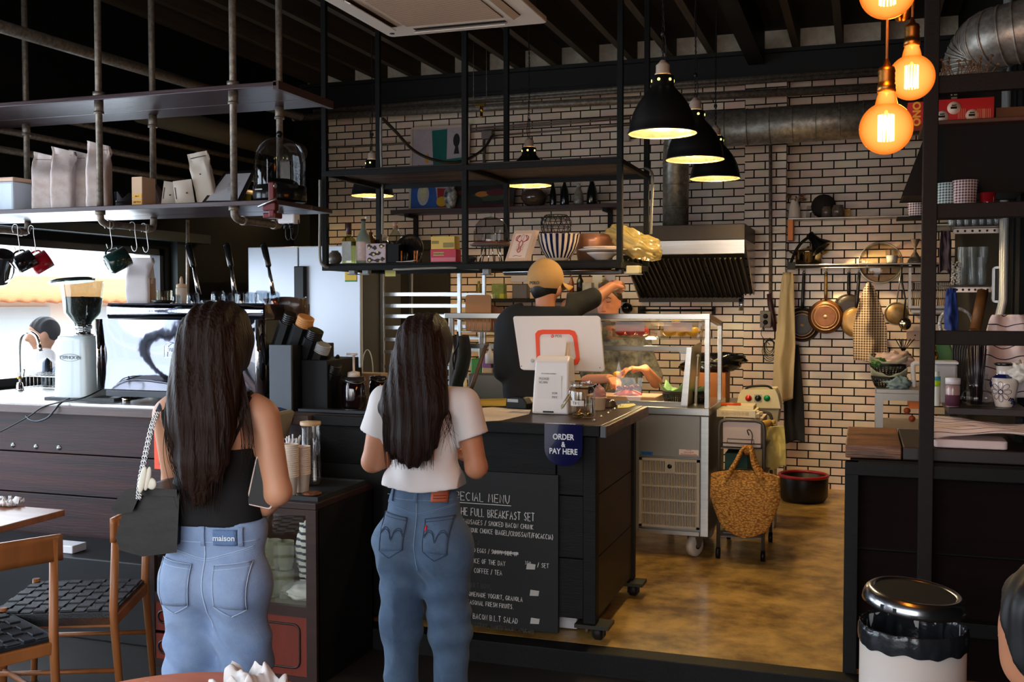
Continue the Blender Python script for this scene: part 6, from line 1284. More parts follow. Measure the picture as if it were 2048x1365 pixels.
# --- wire tray with cardboard, left end of the display ---
ta,tb_=at(925,640,Y=6.36),at(1012,640,Y=6.36);zt_,zl=FZ-.02,at(960,664,Y=6.36).z
t=thing('wire_tray','chrome wire tray hooked on the display frame','wire tray',(ta.x,6.36,zl));b=MB()
for k in range(12):x=ta.x+(tb_.x-ta.x)*k/11;b.tube([(x,6.34,f2),(x+.01,6.34,zl),(x+.01,6.62,zl),(x,6.62,f2)],.0022,4)
for zz,in((f2,),(zl,)):b.tube([(ta.x,6.34,zz),(tb_.x,6.34,zz),(tb_.x,6.62,zz),(ta.x,6.62,zz),(ta.x,6.34,zz)],.003,5)
b.build('wires',hookm,t)
cb_=mat('cardboard',(190,132,86),.8,var=(4,.1))
p,q=at(930,662,Y=6.42),at(978,590,Y=6.42)
b=MB();b.prism(rrect(p.x,p.z,q.x+.01,q.z,.02),.012,TR(0,6.44,0)@RX(PI/2));solo('cardboard_box',b,cb_,'upright flat brown card in the wire tray, left one','cardboard')
b=MB();cc=at(992,640,Y=6.5);b.obox(cc,(.16,.02,.17),RY(.28)@RX(-.1));solo('cardboard_box',b,mat('cardboard_dark',(150,96,62),.8),'tilted folded brown card in the wire tray, right one','cardboard',bevel=.003)
# utensils and tubs behind the order counter, left of the man
b=MB();b.box(-2.9,5.93,.1,-1.95,6.19,.88);b.box(-2.95,5.91,.88,-1.9,6.2,.92);solo('back_bench',b,mat('bench_steel',(110,104,96),.4,.7),'low steel bench behind the order counter','bench',bevel=.003)
def tub(px0,px1,py0,py1,Y,m,lab,cat='tub',name='food_tub'):
 a,c=at(px0,py0,Y=Y),at(px1,py1,Y=Y);b=MB();b.box(a.x,Y,.921,c.x,Y+.12,a.z);return solo(name,b,m,lab,cat,bevel=.008)
tub(963,985,736,790,6.05,mat('peach_tub',(226,190,140),.4),'peach plastic tub behind the counter beside the cap-wearing man')
tub(941,962,718,742,6.06,mat('green_plastic',(84,160,70),.4),'green plastic tub behind the order counter')
tub(936,1014,748,790,5.925,mat('bench_steel2',(120,112,100),.4,.6),'low steel insert pan in front of the tubs on the back bench','pan','steel_pan')
tub(986,1012,712,790,6.05,mat('cream_tub',(222,206,170),.4),'tall cream tub close to the elbow of the man')
tub(963,982,708,716,6.06,mat('purple_lid',(150,90,140),.4),'small purple lid behind the tubs')
p=at(980,708,Y=6.02);b=MB();b.lathe([(.03,-.06),(.03,0),(.012,.01),(.005,.05),(0,.05)],p,n=16);solo('sauce_bottle',b,mat('cream_plastic',(226,212,198),.5),'cream sauce bottle with a nozzle above the tubs','bottle')
b=MB();b.tube([at(938,790,Y=5.6),at(950,755,Y=5.62),at(972,692,Y=5.7)],[.012,.014,.012],8);b.ball(at(973,690,Y=5.7),.015);solo('wooden_spoon',b,mat('dark_wood_spoon',(96,74,58),.5),'dark wooden handle leaning behind the counter','spoon')
b=MB();b.tube([at(930,800,Y=5.5),at(931,768,Y=5.5),at(932,756,Y=5.5)],[.010,.012,.002],8);solo('candle',b,mat('pale_yellow_wax',(226,200,140),.5),'pale yellow pointed stick behind the order counter','candle')
t=thing('apron','dark apron hanging on the display frame beside the woman in white','apron',at(930,760,Y=6.2))
b=MB();b.grid(lambda u,v:at(902+34*u+(6*math.sin(v*5)),672+118*v,Y=6.2)+Vector((0,.02*math.sin(u*9+v*2),0)),20,20);b.build('cloth',mat('dark_olive_cloth',(66,58,50),.8,var=(5,.3)),t,solid=.006)
b=MB();b.tube(spline([at(915,664,Y=6.2),at(916,690,Y=6.18),at(906,712,Y=6.18),at(908,740,Y=6.18)],6),.006,6);b.build('strap',blkp,t)
# ======================= RIGHT SIDE: TILED WALL, PANS, CART =======================
a,c=at(1576,437,Y=8.8),at(1900,437,Y=8.8)
t=thing('steel_wall_shelf','upper thin steel wall shelf above the pots','shelf',(a.x,8.9,a.z))
b=MB();b.box(a.x,8.78,a.z-.012,.66,8.995,a.z);b.build('board',stl,t,bevel=.003)
p=at(1583,466,Y=8.95);b=MB();b.box(p.x-.02,8.8,p.z-.07,p.x+.02,8.995,a.z-.012);b.build('bracket',mat('amber_bracket',(190,110,50),.4,.4),t)
ZA=a.z
def ona(px,Y=8.88):p=at(px,430,Y=Y);p.z=ZA+.001;return p
p=ona(1589);t=thing('flower_pitcher','white pitcher of dried leaves at the left end of the steel wall shelf','vase',p)
b=MB();b.lathe([(.05,0),(.052,.02),(.045,.09),(.03,.14),(.034,.155),(.028,.155),(.03,.1),(0,.02)],p,n=28);b.build('pitcher',mat('plate_glaze',(232,214,200),.2),t)
b=MB();rnd=random.Random(4)
for k in range(16):a_=k*.8;q=p+Vector((.07*math.cos(a_),.03*math.sin(a_),.14+.07*rnd.random()));b.tube([p+Vector((0,0,.12)),q],.002,4);b.ball(q,(.022,.006,.012),RZ(a_)@RX(rnd.random()*3),nu=8,nv=5)
b.build('dried_leaves',mat('dried_leaf',(128,96,66),.8,var=(20,.5)),t)
jg=mat('smoky_jar',(120,104,92),.12,var=(30,.5),coat=.5)
for i,(px,r,h,lab)in enumerate(((1621,.035,.10,'ribbed clear glass beside the dried leaves on the steel shelf'),(1653,.04,.09,'smoky glass jar under the dark straw hat'),(1676,.05,.10,'wide smoky glass jar with a clip lid on the steel shelf'))):
 p=ona(px,8.86);b=MB();b.lathe([(r,0),(r,h*.8),(r*.8,h*.88),(r*.85,h),(0,h)],p,n=24);solo('glass_jar',b,jg if i else glassmat('jar_glass2',(240,240,240),.03,1.5,.85),lab,'jar')
p=ona(1647,8.93)+Vector((0,0,.10));b=MB();b.ball(p,(.10,.06,.10));solo('dark_hat',b,mat('dark_straw',(40,32,28),.8,var=(30,.4)),'dark round woven object standing behind the jars','hat')
p=ona(1694,8.9);b=MB();b.box(p.x-.026,8.89,p.z+.01,p.x+.026,8.9,p.z+.07);solo('amber_tag',b,mat('amber_tag',(216,160,60),.5,var=(40,.4)),'small amber patterned card at the end of the jars','card')
a,c=at(1576,529,Y=8.78),at(1910,526,Y=8.78)
t=thing('pan_rail_shelf','lower steel wall shelf with a hanging rail for pans','shelf',(a.x,8.9,a.z));ZB_=a.z
b=MB();b.box(a.x,8.78,ZB_-.01,.66,8.995,ZB_);b.build('board',stl,t,bevel=.003)
b=MB();b.tube([(a.x,8.80,ZB_-.03),(.62,8.80,ZB_-.03)],.006,8);b.build('rail',stl,t)
def onb(px,Y=8.88):p=at(px,520,Y=Y);p.z=ZB_+.001;return p
p=onb(1617,8.9);t=thing('stock_pot','shiny steel pot with two handles on the pan shelf','pot',p)
b=MB();b.lathe([(.09,0),(.105,.015),(.108,.10),(.112,.105),(.09,.12),(.02,.135),(.012,.15),(0,.152)],p,n=36);b.build('body',mat('mirror_pot',(190,176,150),.12,1.),t)
for s in(-1,1):b=MB();b.tube(spline([p+Vector((s*.105,0,.085)),p+Vector((s*.14,-.01,.10)),p+Vector((s*.145,-.02,.11)),p+Vector((s*.105,-.03,.085))],5),.006,6);b.build('handle',mat('brass',(190,150,70),.25,1.),t)
# clip lamp
t=thing('clip_lamp','black clip-on desk lamp bent over the steel pot','lamp',at(1585,527,Y=8.75));q0=at(1580,532,Y=8.76);q1=at(1622,472,Y=8.66);q2=at(1640,494,Y=8.60)
b=MB();b.tube(spline([q0,at(1590,505,Y=8.72),at(1604,485,Y=8.70),q1],6),.012,8);b.box(q0.x-.02,8.74,q0.z-.03,q0.x+.04,8.80,q0.z+.03);b.build('arm',blkp,t)
d=Vector((.50,-.12,-.62)).normalized();M=frame(q1,d);b=MB();b.lathe([(.03,-.02),(.034,.03),(.042,.06),(.09,.13),(.092,.135),(.088,.133),(.04,.065),(.03,.03),(0,.03)],(0,0,0),n=28,rot=M);b.build('shade',mat('gloss_black',(20,20,20),.2),t)
b=MB();b.ball(q1+d*.08,.024);b.build('bulb',glowm,t)
spot('clip_lamp_light',q1+d*.12,q1+d*.12+Vector((.6,.10,-.62)),26,(1,.72,.36),110,.02,.3)
# glass lid, cup, hourglass
p=at(1761,526,Y=8.84);M=TR(*p)@RX(PI/2-.12)
t=thing('glass_pan_lid','large round glass pan lid standing upright on the pan shelf','lid',p)
b=MB();b.tube([M@Vector((.165*math.cos(a_),.165*math.sin(a_),0))for a_ in np.linspace(0,2*PI,41)],.006,6,cap=False);b.build('rim',stl,t)
b=MB();b.T=M;b.lathe([(.16,0),(.12,.02),(.05,.03),(0,.032)],n=32);b.build('glass',glassmat('lid_clear',(236,228,216),.03,1.45,.8),t)
p=onb(1784,8.80);t=thing('measuring_cup','clear cup half full of white powder on the pan shelf','cup',p)
b=MB();b.open_lathe([(.04,0),(.052,.11)],p,n=24);b.build('cup',glassmat('jar_glass2',(240,240,240),.03,1.5,.85),t);b=MB();b.lathe([(.038,.002),(.044,.06),(0,.05)],p,n=24);b.build('powder',paperm,t)
p=onb(1830,8.86);b=MB();b.lathe([(.06,0),(.062,.01),(.012,.09),(.008,.12),(.035,.18),(.04,.19),(0,.19)],p,n=24);solo('glass_funnel',b,jg,'hourglass-shaped glass on the pan shelf beside the black post','glass')
# hanging pans
def pan(px,py,R,Y,m,mh,lab,hx=0,ring=None):
 c=at(px,py,Y=Y);t=thing('frying_pan',lab,'frying pan',c,0,'frying pans on the tiled wall');M=RX(PI/2)
 b=MB();b.lathe([(R*.96,-.035),(R,-.034),(R*.9,.0),(R*.84,.008),(R*.5,.0082),(0,.0082)],n=44,rot=M);b.build('pan',m,t,local=True)
 if ring:b=MB();[b.open_lathe([(R*k*.97,.0085),(R*k*.99,.0105),(R*k*1.01,.0105),(R*k*1.03,.0085)],n=40,rot=M)for k in(.62,.78)];b.open_lathe([(R*.12,.0085),(R*.12,.0105),(0,.0105)],n=20,rot=M);b.build('base_rings',ring,t,local=True)
 top=(ZB_-.035)-c.z;b=MB();b.tube(spline([(0,.02,R*.95),(hx*.3,.0,R+.05),(hx,.01,top-.05),(hx,.01,top-.02)],6),[.010,.012,.013,.015,.014,.014,.014,.014,.014,.013,.013,.013,.012,.012,.012,.012,.010,.008,.006][:19],8);b.build('handle',mh,t,local=True)
 b=MB();b.tube([Vector((hx+.008*math.cos(a_),.0,top-.01+.022*math.sin(a_)))for a_ in np.linspace(0,2*PI,13)],.003,5);b.build('hook',hookm,t,local=True)
 return t
blkpan=mat('black_pan',(46,38,34),.35,.2,var=(8,.4));cpan=mat('copper_brown_pan',(138,84,42),.3,.45,var=(6,.5));ringm=mat('pan_base_ring',(190,156,120),.4,.3)
hbl=mat('pan_handle',(24,22,22),.3)
pan(1604,650,.145,8.94,blkpan,hbl,'black frying pan behind the cream apron',.01,ringm)
pan(1651,634,.14,8.86,cpan,mat('brass_handle',(120,96,60),.3,.9),'copper-brown pan with ringed base, the most visible one',.0,ringm)
pan(1697,620,.13,8.96,blkpan,hbl,'black pan with a long handle left of the checked towel',.0)
pan(1712,645,.125,8.88,mat('bronze_pan',(184,142,84),.3,.45,var=(5,.4)),hbl,'bronze pan mostly hidden by the checked towel',.02)
c=at(1793,628,Y=8.88);t=thing('sieve','bronze round sieve hanging right of the checked towel','sieve',c);b=MB();b.ball(c,(.088,.045,.088),nu=28,nv=14);b.build('bowl',mat('bronze_mesh',(180,146,98),.4,.4,var=(60,.3)),t)
b=MB();b.tube([c+Vector((.09*math.cos(a_),-.02,.09*math.sin(a_)))for a_ in np.linspace(0,2*PI,33)],.005,6);b.tube([c+Vector((0,-.02,.085)),(c.x+.03,8.8,ZB_-.03)],.005,6);b.build('rim',stl,t)
c=at(1810,648,Y=8.82);t=thing('ladle','steel skimmer ladle hanging in front of the sieve','ladle',c);b=MB();b.ball(c,(.048,.02,.052),RY(-.3));b.build('bowl',mat('mirror_pot',(190,176,150),.12,1.),t)
b=MB();b.tube([c+Vector((-.01,0,.04)),at(1811,600,Y=8.82),at(1802,555,Y=8.82),(at(1803,550,Y=8.82).x,8.80,ZB_-.03)],.007,8);b.build('handle',hbl,t)
def cloth(name,lab,cat,x0,x1,y0,y1,Y,m,seed=0,top=None,wave=.02,nf=9,skew=None,holes=False,z=None):
 def f(u,v):
  w=1 if top is None else top+(1-top)*min(1,v*1.7)**.7;xm=(x0+x1)/2 if skew is None else skew[0]*(1-v)+skew[1]*v;x=xm+(u-.5)*(x1-x0)*w
  q=at(x,y0+(y1-y0)*v,Y=Y);q.y+=wave*math.sin(u*nf+seed)*(.4+.6*v)-.01*math.sin(v*7+seed)+.02*mnoise.noise(Vector((u*4,v*5,seed)));q.z+=.012*math.sin(u*5+seed)*v;return q
 b=MB();b.grid(f,44,44);return solo(name,b,m,lab,cat,solid=.005)
def checkm(name,c1,c2,sc,axes=('X','Z'),stripe=False,duty=.5,rot=0.):
 M=bpy.data.materials.new(name);M.use_nodes=True;t=M.node_tree;bs=t.nodes['Principled BSDF'];bs.inputs['Roughness'].default_value=.9
 tcn=t.nodes.new('ShaderNodeTexCoord');mp=t.nodes.new('ShaderNodeMapping');mp.inputs['Rotation'].default_value=(0,rot,0)if not stripe else(rot,0,0);t.links.new(tcn.outputs['Object'],mp.inputs[0]);sp=t.nodes.new('ShaderNodeSeparateXYZ');t.links.new(mp.outputs[0],sp.inputs[0]);outs=[]
 for ax in axes:
  m=t.nodes.new('ShaderNodeMath');m.operation='MULTIPLY';m.inputs[1].default_value=sc;t.links.new(sp.outputs[ax],m.inputs[0]);fr_=t.nodes.new('ShaderNodeMath');fr_.operation='FRACT';t.links.new(m.outputs[0],fr_.inputs[0]);g=t.nodes.new('ShaderNodeMath');g.operation='LESS_THAN';g.inputs[1].default_value=duty;t.links.new(fr_.outputs[0],g.inputs[0]);outs.append(g)
 if len(outs)==2:ad=t.nodes.new('ShaderNodeMath');ad.operation='MULTIPLY_ADD';ad.inputs[1].default_value=.5;t.links.new(outs[0].outputs[0],ad.inputs[0]);h=t.nodes.new('ShaderNodeMath');h.operation='MULTIPLY';h.inputs[1].default_value=.5;t.links.new(outs[1].outputs[0],h.inputs[0]);t.links.new(h.outputs[0],ad.inputs[2]);f=ad
 else:f=outs[0]
 mx=t.nodes.new('ShaderNodeMixRGB');mx.inputs[1].default_value=(*lin(c1),1);mx.inputs[2].default_value=(*lin(c2),1);t.links.new(f.outputs[0],mx.inputs[0]);t.links.new(mx.outputs[0],bs.inputs['Base Color']);return M
chk=checkm('brown_checked_cotton',(222,198,164),(84,50,36),50,duty=.52)
cloth('checked_towel','brown and cream checked tea towel hanging among the pans, half lit','towel',1706,1774,566,724,8.76,chk,1,.10,.035,8,(1738,1741))
crm=mat('cream_apron',(206,184,142),.85,var=(3,.1),bump=(200,.1));
cloth('apron','long cream apron hanging left of the pans','apron',1547,1588,545,800,8.70,crm,2,.45,.03,7,(1576,1565))
cloth('apron','near-black apron hanging behind the cream one, down to the red tub','apron',1572,1612,690,885,8.82,mat('charcoal_cloth',(34,33,34),.9),5,.6,.02,6,(1585,1590))
b=MB();q=at(1538,588,Y=8.8);b.tube([q,at(1541,610,Y=8.8),at(1547,640,Y=8.8),at(1550,662,Y=8.8)],[.018,.024,.02,.014],8);solo('spatula',b,mat('maroon_black',(52,22,24),.4),'dark maroon spatula hanging between the socket and the cream apron','spatula')
# plate drying rack on the wall
t=thing('plate_rack','steel wire rack on the tiled wall behind the black post','rack',at(1860,600,Y=8.9));b=MB();a,c=at(1817,565,Y=8.85),at(1905,612,Y=8.85)
for k in range(22):x=a.x+(c.x-a.x)*k/21;b.tube([(x,8.86,a.z),(x,8.86,c.z)],.003,4)
b.tube([(a.x,8.86,a.z),(c.x,8.86,a.z)],.005,6);b.build('wires',hookm,t)
b=MB();b.box(a.x,8.78,c.z-.02,c.x+.06,8.99,c.z);b.box(a.x+.02,8.80,c.z-.055,c.x+.06,8.99,c.z-.035);b.box(a.x-.0,8.84,c.z,a.x+.02,8.87,a.z+.14);b.build('tray',stl,t)
p=at(1830,671,Y=8.99);t=thing('wall_socket','pink-white wall socket beside the black post','power outlet',p);b=MB();b.box(p.x-.065,8.975,p.z-.04,p.x+.055,8.995,p.z+.035);b.build('plate',mat('pinkish_plate',(206,176,160),.5),t,bevel=.003);b=MB();b.ball((p.x,8.974,p.z),(.006,.003,.006));b.build('socket_hole',dk2,t)
# steel table with baskets behind the wooden worktop
T0,T1,TY=at(1752,790,Y=7.2).x,.66,7.2;tz=at(1790,779,Y=TY).z
t=thing('steel_table','tall steel table with a lower shelf behind the black post','table',(T0,7.4,.1))
b=MB();b.box(T0,TY,tz-.03,T1,7.9,tz);b.build('top',stl,t,bevel=.003)
b=MB();b.box(T0,TY,.1,T0+.045,TY+.045,tz-.03);b.build('leg',stl,t);b=MB();b.box(T0,7.85,.1,T0+.045,7.9,tz-.03);b.build('leg',stl,t);b=MB();b.box(T0+.045,TY+.004,tz-.075,T1,TY+.04,tz-.03);b.build('apron_rail',stl,t)
b=MB();b.box(T0,TY+.03,.80,T1,7.88,.83);b.build('lower_shelf',stl,t)
for i,(py,lab,s_)in enumerate(((769,'lower of two stacked black baskets with paper on the steel table',4),(747,'upper of two stacked black baskets with paper on the steel table',3))):
 z=tz+.002+.085*i;r=wbasket(1743-3*i,1812,760,7.36,lab,z);liner_(*r,7.36,mat('pale_greaseproof',(196,196,170),.5,trans=.1),s_)
c=at(1789,720,Y=7.36)
def blob(c,s,seed,am=.35,f=3.,nu=36,nv=20):
 def fn(u,v):
  a_=2*PI*u;th=PI*v;d=Vector((math.sin(th)*math.cos(a_),math.sin(th)*math.sin(a_),math.cos(th)));r=1+am*mnoise.noise(d*f+Vector((seed,1,2)))+am*.4*mnoise.noise(d*f*3);return Vector(c)+Vector((d.x*s[0]*r,d.y*s[1]*r,d.z*s[2]*r))
 return MB().grid(fn,nu,nv)
b=blob(c,(.11,.07,.055),3,.5);solo('crumpled_bag',b,mat('pink_clear_bag',(214,182,170),.3,coat=.3,bump=(20,.6)),'crumpled pinkish plastic bag on top of the black baskets','bag')
b=blob(at(1757,725,Y=7.3),(.045,.04,.03),8,.4);solo('cabbage',b,mat('leaf_green',(64,110,52),.5),'green leaves left of the crumpled bag','vegetable')
b=blob(at(1797,767,Y=7.28),(.075,.06,.045),5,.5);solo('blue_cloth',b,mat('grey_blue_cloth',(128,150,154),.9,bump=(40,.5)),'crumpled grey-blue cloth at the edge of the steel table','cloth')
b=MB();q=at(1806,705,Y=7.4)
for k in range(6):b.tube([q,q+Vector((-.05+.024*k,0,.09))],.003,4)
solo('twigs',b,dk2,'thin dark twigs sticking out above the crumpled bag','twigs')
p=at(1842,776,Y=7.3);p.z=tz;t=thing('plastic_jug','white plastic jug with a big open handle behind the post','jug',p)
b=MB();a,c=at(1850,724,Y=7.3),at(1912,778,Y=7.3);b.box(a.x,7.25,tz,c.x,7.42,a.z);b.build('body',mat('milky_clear',(196,190,184),.3,trans=.3),t,bevel=.015)
b=MB();b.tube(spline([at(1848,728,Y=7.3),at(1828,728,Y=7.3),at(1826,740,Y=7.3),at(1828,774,Y=7.3)],6),.016,10);b.build('handle',mat('white_plastic',(225,222,225),.4),t)
b=MB();a,c=at(1818,800,Y=7.22),at(1850,819,Y=7.22);b.box(a.x,7.235,c.z,c.x,7.5,a.z);solo('orange_tray',b,mat('orange_plastic',(226,120,40),.4),'orange plastic tray under the steel table top','tray',bevel=.004)
for i,(px,py,lab)in enumerate(((1814,822,'onion lying on the lower shelf, left one'),(1824,838,'onion on the lower shelf, right one'))):b=MB();b.ball(at(px,py,Y=7.24+.0*i),.022);solo('onion',b,mat('copper_onion',(150,70,40),.3),lab,'onion','onions under the steel table')
# ---- cart, sheeter, woven bag, tub ----
cx0,cx1,cy0,cy1=at(1433,1000,Y=6.32).x+.012,at(1527,1000,Y=6.32).x,6.32,6.85
t=thing('kitchen_cart','grey tubular trolley on small castors beside the prep counter','trolley',(cx0,6.5,.1));gm=mat('grey_tube_paint',(92,86,80),.4,.4)
zt1=at(1480,841,Y=cy0).z
for yy in(cy0,cy1):b=MB();b.tube([(cx0,yy,.17)]+spline([(cx0,yy,zt1-.06),(cx0+.01,yy,zt1-.015),(cx0+.05,yy,zt1)],4)+spline([(cx1-.05,yy,zt1),(cx1-.01,yy,zt1-.015),(cx1,yy,zt1-.06)],4)+[(cx1,yy,.17)],.011,10);b.build('side_frame',gm,t)
for z in(.24,.60,zt1-.17):
 b=MB();b.box(cx0,cy0,z-.006,cx1,cy1,z);b.build('shelf',mat('clear_grey_shelf',(110,104,98),.4),t);b=MB();b.tube([(cx0,cy0,z+.03),(cx1,cy0,z+.03)],.004,6);b.tube([(cx0+.05,cy0-.004,z+.03),(cx0+.05,cy0-.004,z+.055),(cx1-.06,cy0-.004,z+.055),(cx1-.06,cy0-.004,z+.03)],.003,5);b.build('guard_wire',gm,t)
for X in(cx0,cx1):
 for yy in(cy0,cy1):b=MB();b.lathe([(0,-.012),(.034,-.012),(.034,.012),(0,.012)],(X,yy,.136),n=20,rot=RY(PI/2));b.build('castor',blkp,t)
b=MB();b.box(cx0+.02,cy0+.02,zt1-.165,cx1-.02,cy1-.1,zt1-.0);solo('white_crate',b,mat('pinkish_white_crate',(216,196,186),.6),'pinkish white box standing in the top of the trolley','box',bevel=.004)
b=MB();b.box(cx0+.03,cy0+.05,.602,cx1-.1,cy1-.1,.74);solo('green_crate',b,mat('dark_green_crate',(24,66,52),.6),'dark green box on the middle shelf of the trolley','box',bevel=.004)
b=MB();b.box(cx0+.02,cy0+.05,.242,cx1-.15,cy1-.1,.36);solo('grey_crate',b,mat('grey_plastic_crate',(120,112,106),.5),'grey box on the lowest shelf of the trolley behind the woven bag','box',bevel=.004)
p,q=at(1430,838,Y=6.38),at(1512,823,Y=6.38);b=MB();b.box(max(p.x,cx0-.02),6.36,zt1+.012,q.x,6.60,zt1+.055);t=thing('glove_box','long cream carton with faint orange print on the trolley','box',p);b.build('carton',mat('cream_carton',(232,216,176),.6),t,bevel=.002)
text('lettering','食品一次性手套',TR((p.x+q.x)/2,6.358,zt1+.034)@RX(PI/2),.024,mat('faint_orange_print',(220,180,110),.6),t)
b=MB();b.box(max(p.x,cx0-.02)+.05,6.42,zt1+.056,q.x-.02,6.62,zt1+.075);solo('flat_carton',b,mat('cream_carton',(232,216,176),.6),'thin cream carton lying on the printed carton','box')
b=MB();a=at(1462,821,Y=6.45);b.tube([(a.x-.06,6.45,zt1+.082),(a.x+.06,6.45,zt1+.084)],[.010,.008],8);solo('orange_tool',b,mat('orange_handle',(220,90,30),.4),'orange handled tool lying on the cartons','tool')
b=blob(at(1510,829,Y=6.42),(.045,.05,.022),2,.5);solo('crumpled_paper',b,mat('cream_carton',(232,216,176),.6),'crumpled cream paper at the end of the cartons','paper')
b=MB();a,c=at(1512,852,Y=6.36),at(1541,846,Y=6.42);b.tube([a,c],.022,14);b.tube([c,c+(c-a).normalized()*.03],.014,10);solo('rolling_pin',b,mat('pale_dough_wood',(224,176,90),.4),'pale rolling pin poking out of the trolley','rolling pin')
# dough sheeter
Ys=7.25;p=at(1517,832,Y=Ys);t=thing('dough_sheeter','cream dough machine with red and green buttons behind the trolley','machine',p)
cm=mat('cream_enamel',(226,212,168),.35);A4=[at(x,y,Y=Ys)for x,y in((1474,814),(1479,790),(1486,781),(1549,781),(1554,792),(1559,816))]
b=MB();slab(b,A4,Vector((0,.25,0)));b.build('head',cm,t,bevel=.006);A5=[at(x,y,Y=Ys+.02)for x,y in((1476,815),(1556,817),(1552,850),(1488,846))]
b=MB();slab(b,A5[::-1],Vector((0,.25,0)));b.box(A5[0].x+.05,Ys+.04,.1,A5[1].x-.02,Ys+.25,A5[2].z);b.build('body',mat('greyish_cream',(170,160,136),.4),t,bevel=.006)
for px,col,nm in((1497,(196,30,30),'red'),(1516,(22,22,22),'black'),(1534,(16,130,80),'green')):
 q=at(px,797,Y=Ys-.001);b=MB();b.lathe([(0,0),(.022,0),(.022,.004),(.015,.006),(.014,.016),(0,.018)],q,n=20,rot=RX(PI/2));bo=b.build('button',mat('button_'+nm,col,.25,coat=.4),t);bo['label']=nm+' round button'
q=at(1516,797,Y=Ys);b=MB();b.box(q.x-.026,Ys-.004,q.z-.026,q.x+.026,Ys+.001,q.z+.026);b.build('switch_plate',mat('grey_label',(170,172,170),.5),t)
b=MB();b.tube(spline([at(1490,781,Y=Ys+.1),at(1500,774,Y=Ys+.1),at(1535,773,Y=Ys+.1),at(1546,782,Y=Ys+.1)],5),.008,8);b.build('handle',blkp,t)
cloth('yellow_cloth','pale yellow kitchen cloth hanging at the trolley side','cloth',1531,1572,853,936,6.80,mat('pale_yellow_cloth',(222,206,130),.9,bump=(60,.3)),3,.8,.03,7)
# woven bag
q=at(1499,893,Y=6.24);b=MB();b.tube(spline([q+Vector((-.012,.08,.055)),q+Vector((-.02,.06,.085)),q+Vector((0,.03,.09)),q+Vector((.015,.01,.06)),q+Vector((.01,0,.0)),q+Vector((.03,0,-.03)),q+Vector((.02,0,-.045)),q+Vector((.0,0,-.035))],5),.0035,6);solo('s_hook',b,mat('dark_wire',(80,70,60),.4,.8),'dark S-hook holding the woven bag on the trolley','hook')
bc=at(1490,955,Y=6.18);bz0,bz1=at(1490,1075,Y=6.18).z,at(1490,948,Y=6.18).z;hw0=.195
t=thing('woven_bag','ochre woven shopping bag hanging on the trolley','bag',(bc.x,6.2,bz0));M=bpy.data.materials.new('ochre_woven_jute');M.use_nodes=True;nn=M.node_tree;bs=nn.nodes['Principled BSDF']
tcn=nn.nodes.new('ShaderNodeTexCoord');mp=nn.nodes.new('ShaderNodeMapping');mp.inputs['Scale'].default_value=(70,20,110);vo=nn.nodes.new('ShaderNodeTexVoronoi');vo.inputs['Scale'].default_value=1;nn.links.new(tcn.outputs['Object'],mp.inputs[0]);nn.links.new(mp.outputs[0],vo.inputs[0])
rr=nn.nodes.new('ShaderNodeValToRGB');rr.color_ramp.elements[0].color=(*lin((246,186,92)),1);rr.color_ramp.elements[1].color=(*lin((150,92,28)),1);rr.color_ramp.elements[1].position=.8;nn.links.new(vo.outputs['Distance'],rr.inputs[0]);nn.links.new(rr.outputs[0],bs.inputs['Base Color']);bs.inputs['Roughness'].default_value=.7
bp=nn.nodes.new('ShaderNodeBump');bp.invert=True;bp.inputs['Strength'].default_value=.9;bp.inputs['Distance'].default_value=.008;nn.links.new(vo.outputs['Distance'],bp.inputs['Height']);nn.links.new(bp.outputs[0],bs.inputs['Normal'])
def wb(u,v):
 a_=2*PI*u;w=hw0*(.50+.50*min(1,(v*1.55))**.7)*(1+.04*math.sin(v*3));w=w if v>.12 else w*(v/.12)**.4;top=.04*abs(math.cos(a_))**2*(-1)+.0
 return Vector((bc.x+w*math.copysign(abs(math.cos(a_))**.85,math.cos(a_)),6.19+.07*math.sin(a_)*(.5+.5*math.sin(PI*v*.8))*(1 if v<.9 else .8),bz0+(bz1-bz0)*v+(.03*math.cos(2*a_)*-.4)*v**3))
b=MB();b.grid(wb,64,30);b.build('body',M,t,solid=.006)
for s in(-1,1):
 for yy in(6.13,6.25):
  b=MB();pts=spline([(bc.x+s*.10,yy,bz1-.02),(bc.x+s*.055,yy,bz1+.06),(bc.x+s*.02+.01,(yy+6.2)/2,bz1+.15),(bc.x+.01,6.2,q.z-.04)],6);b.tube(pts,[.034-.0012*k for k in range(len(pts))],8,flat=.5);b.build('handle',M,t)
p=at(1606,975,Y=8.35);t=thing('round_tub','dark round tub with a red rim on the kitchen floor','tub',(p.x,8.4,.1));R=.185;zt_=at(1606,951,Y=8.4).z
b=MB();b.lathe([(R*.85,.101),(R,.14),(R*1.02,zt_-.02),(R,zt_),(R*.92,zt_-.01),(R*.9,.14),(0,.12)],(p.x,8.4,0),n=40);b.build('tub',mat('dark_tub',(15,12,12),.4),t)
b=MB();b.tube([(p.x+R*.99*math.cos(a_),8.4+R*.99*math.sin(a_),zt_)for a_ in np.linspace(0,2*PI,41)],.014,8,cap=False);b.build('rim',mat('red_plastic_rim',(150,30,36),.3),t)
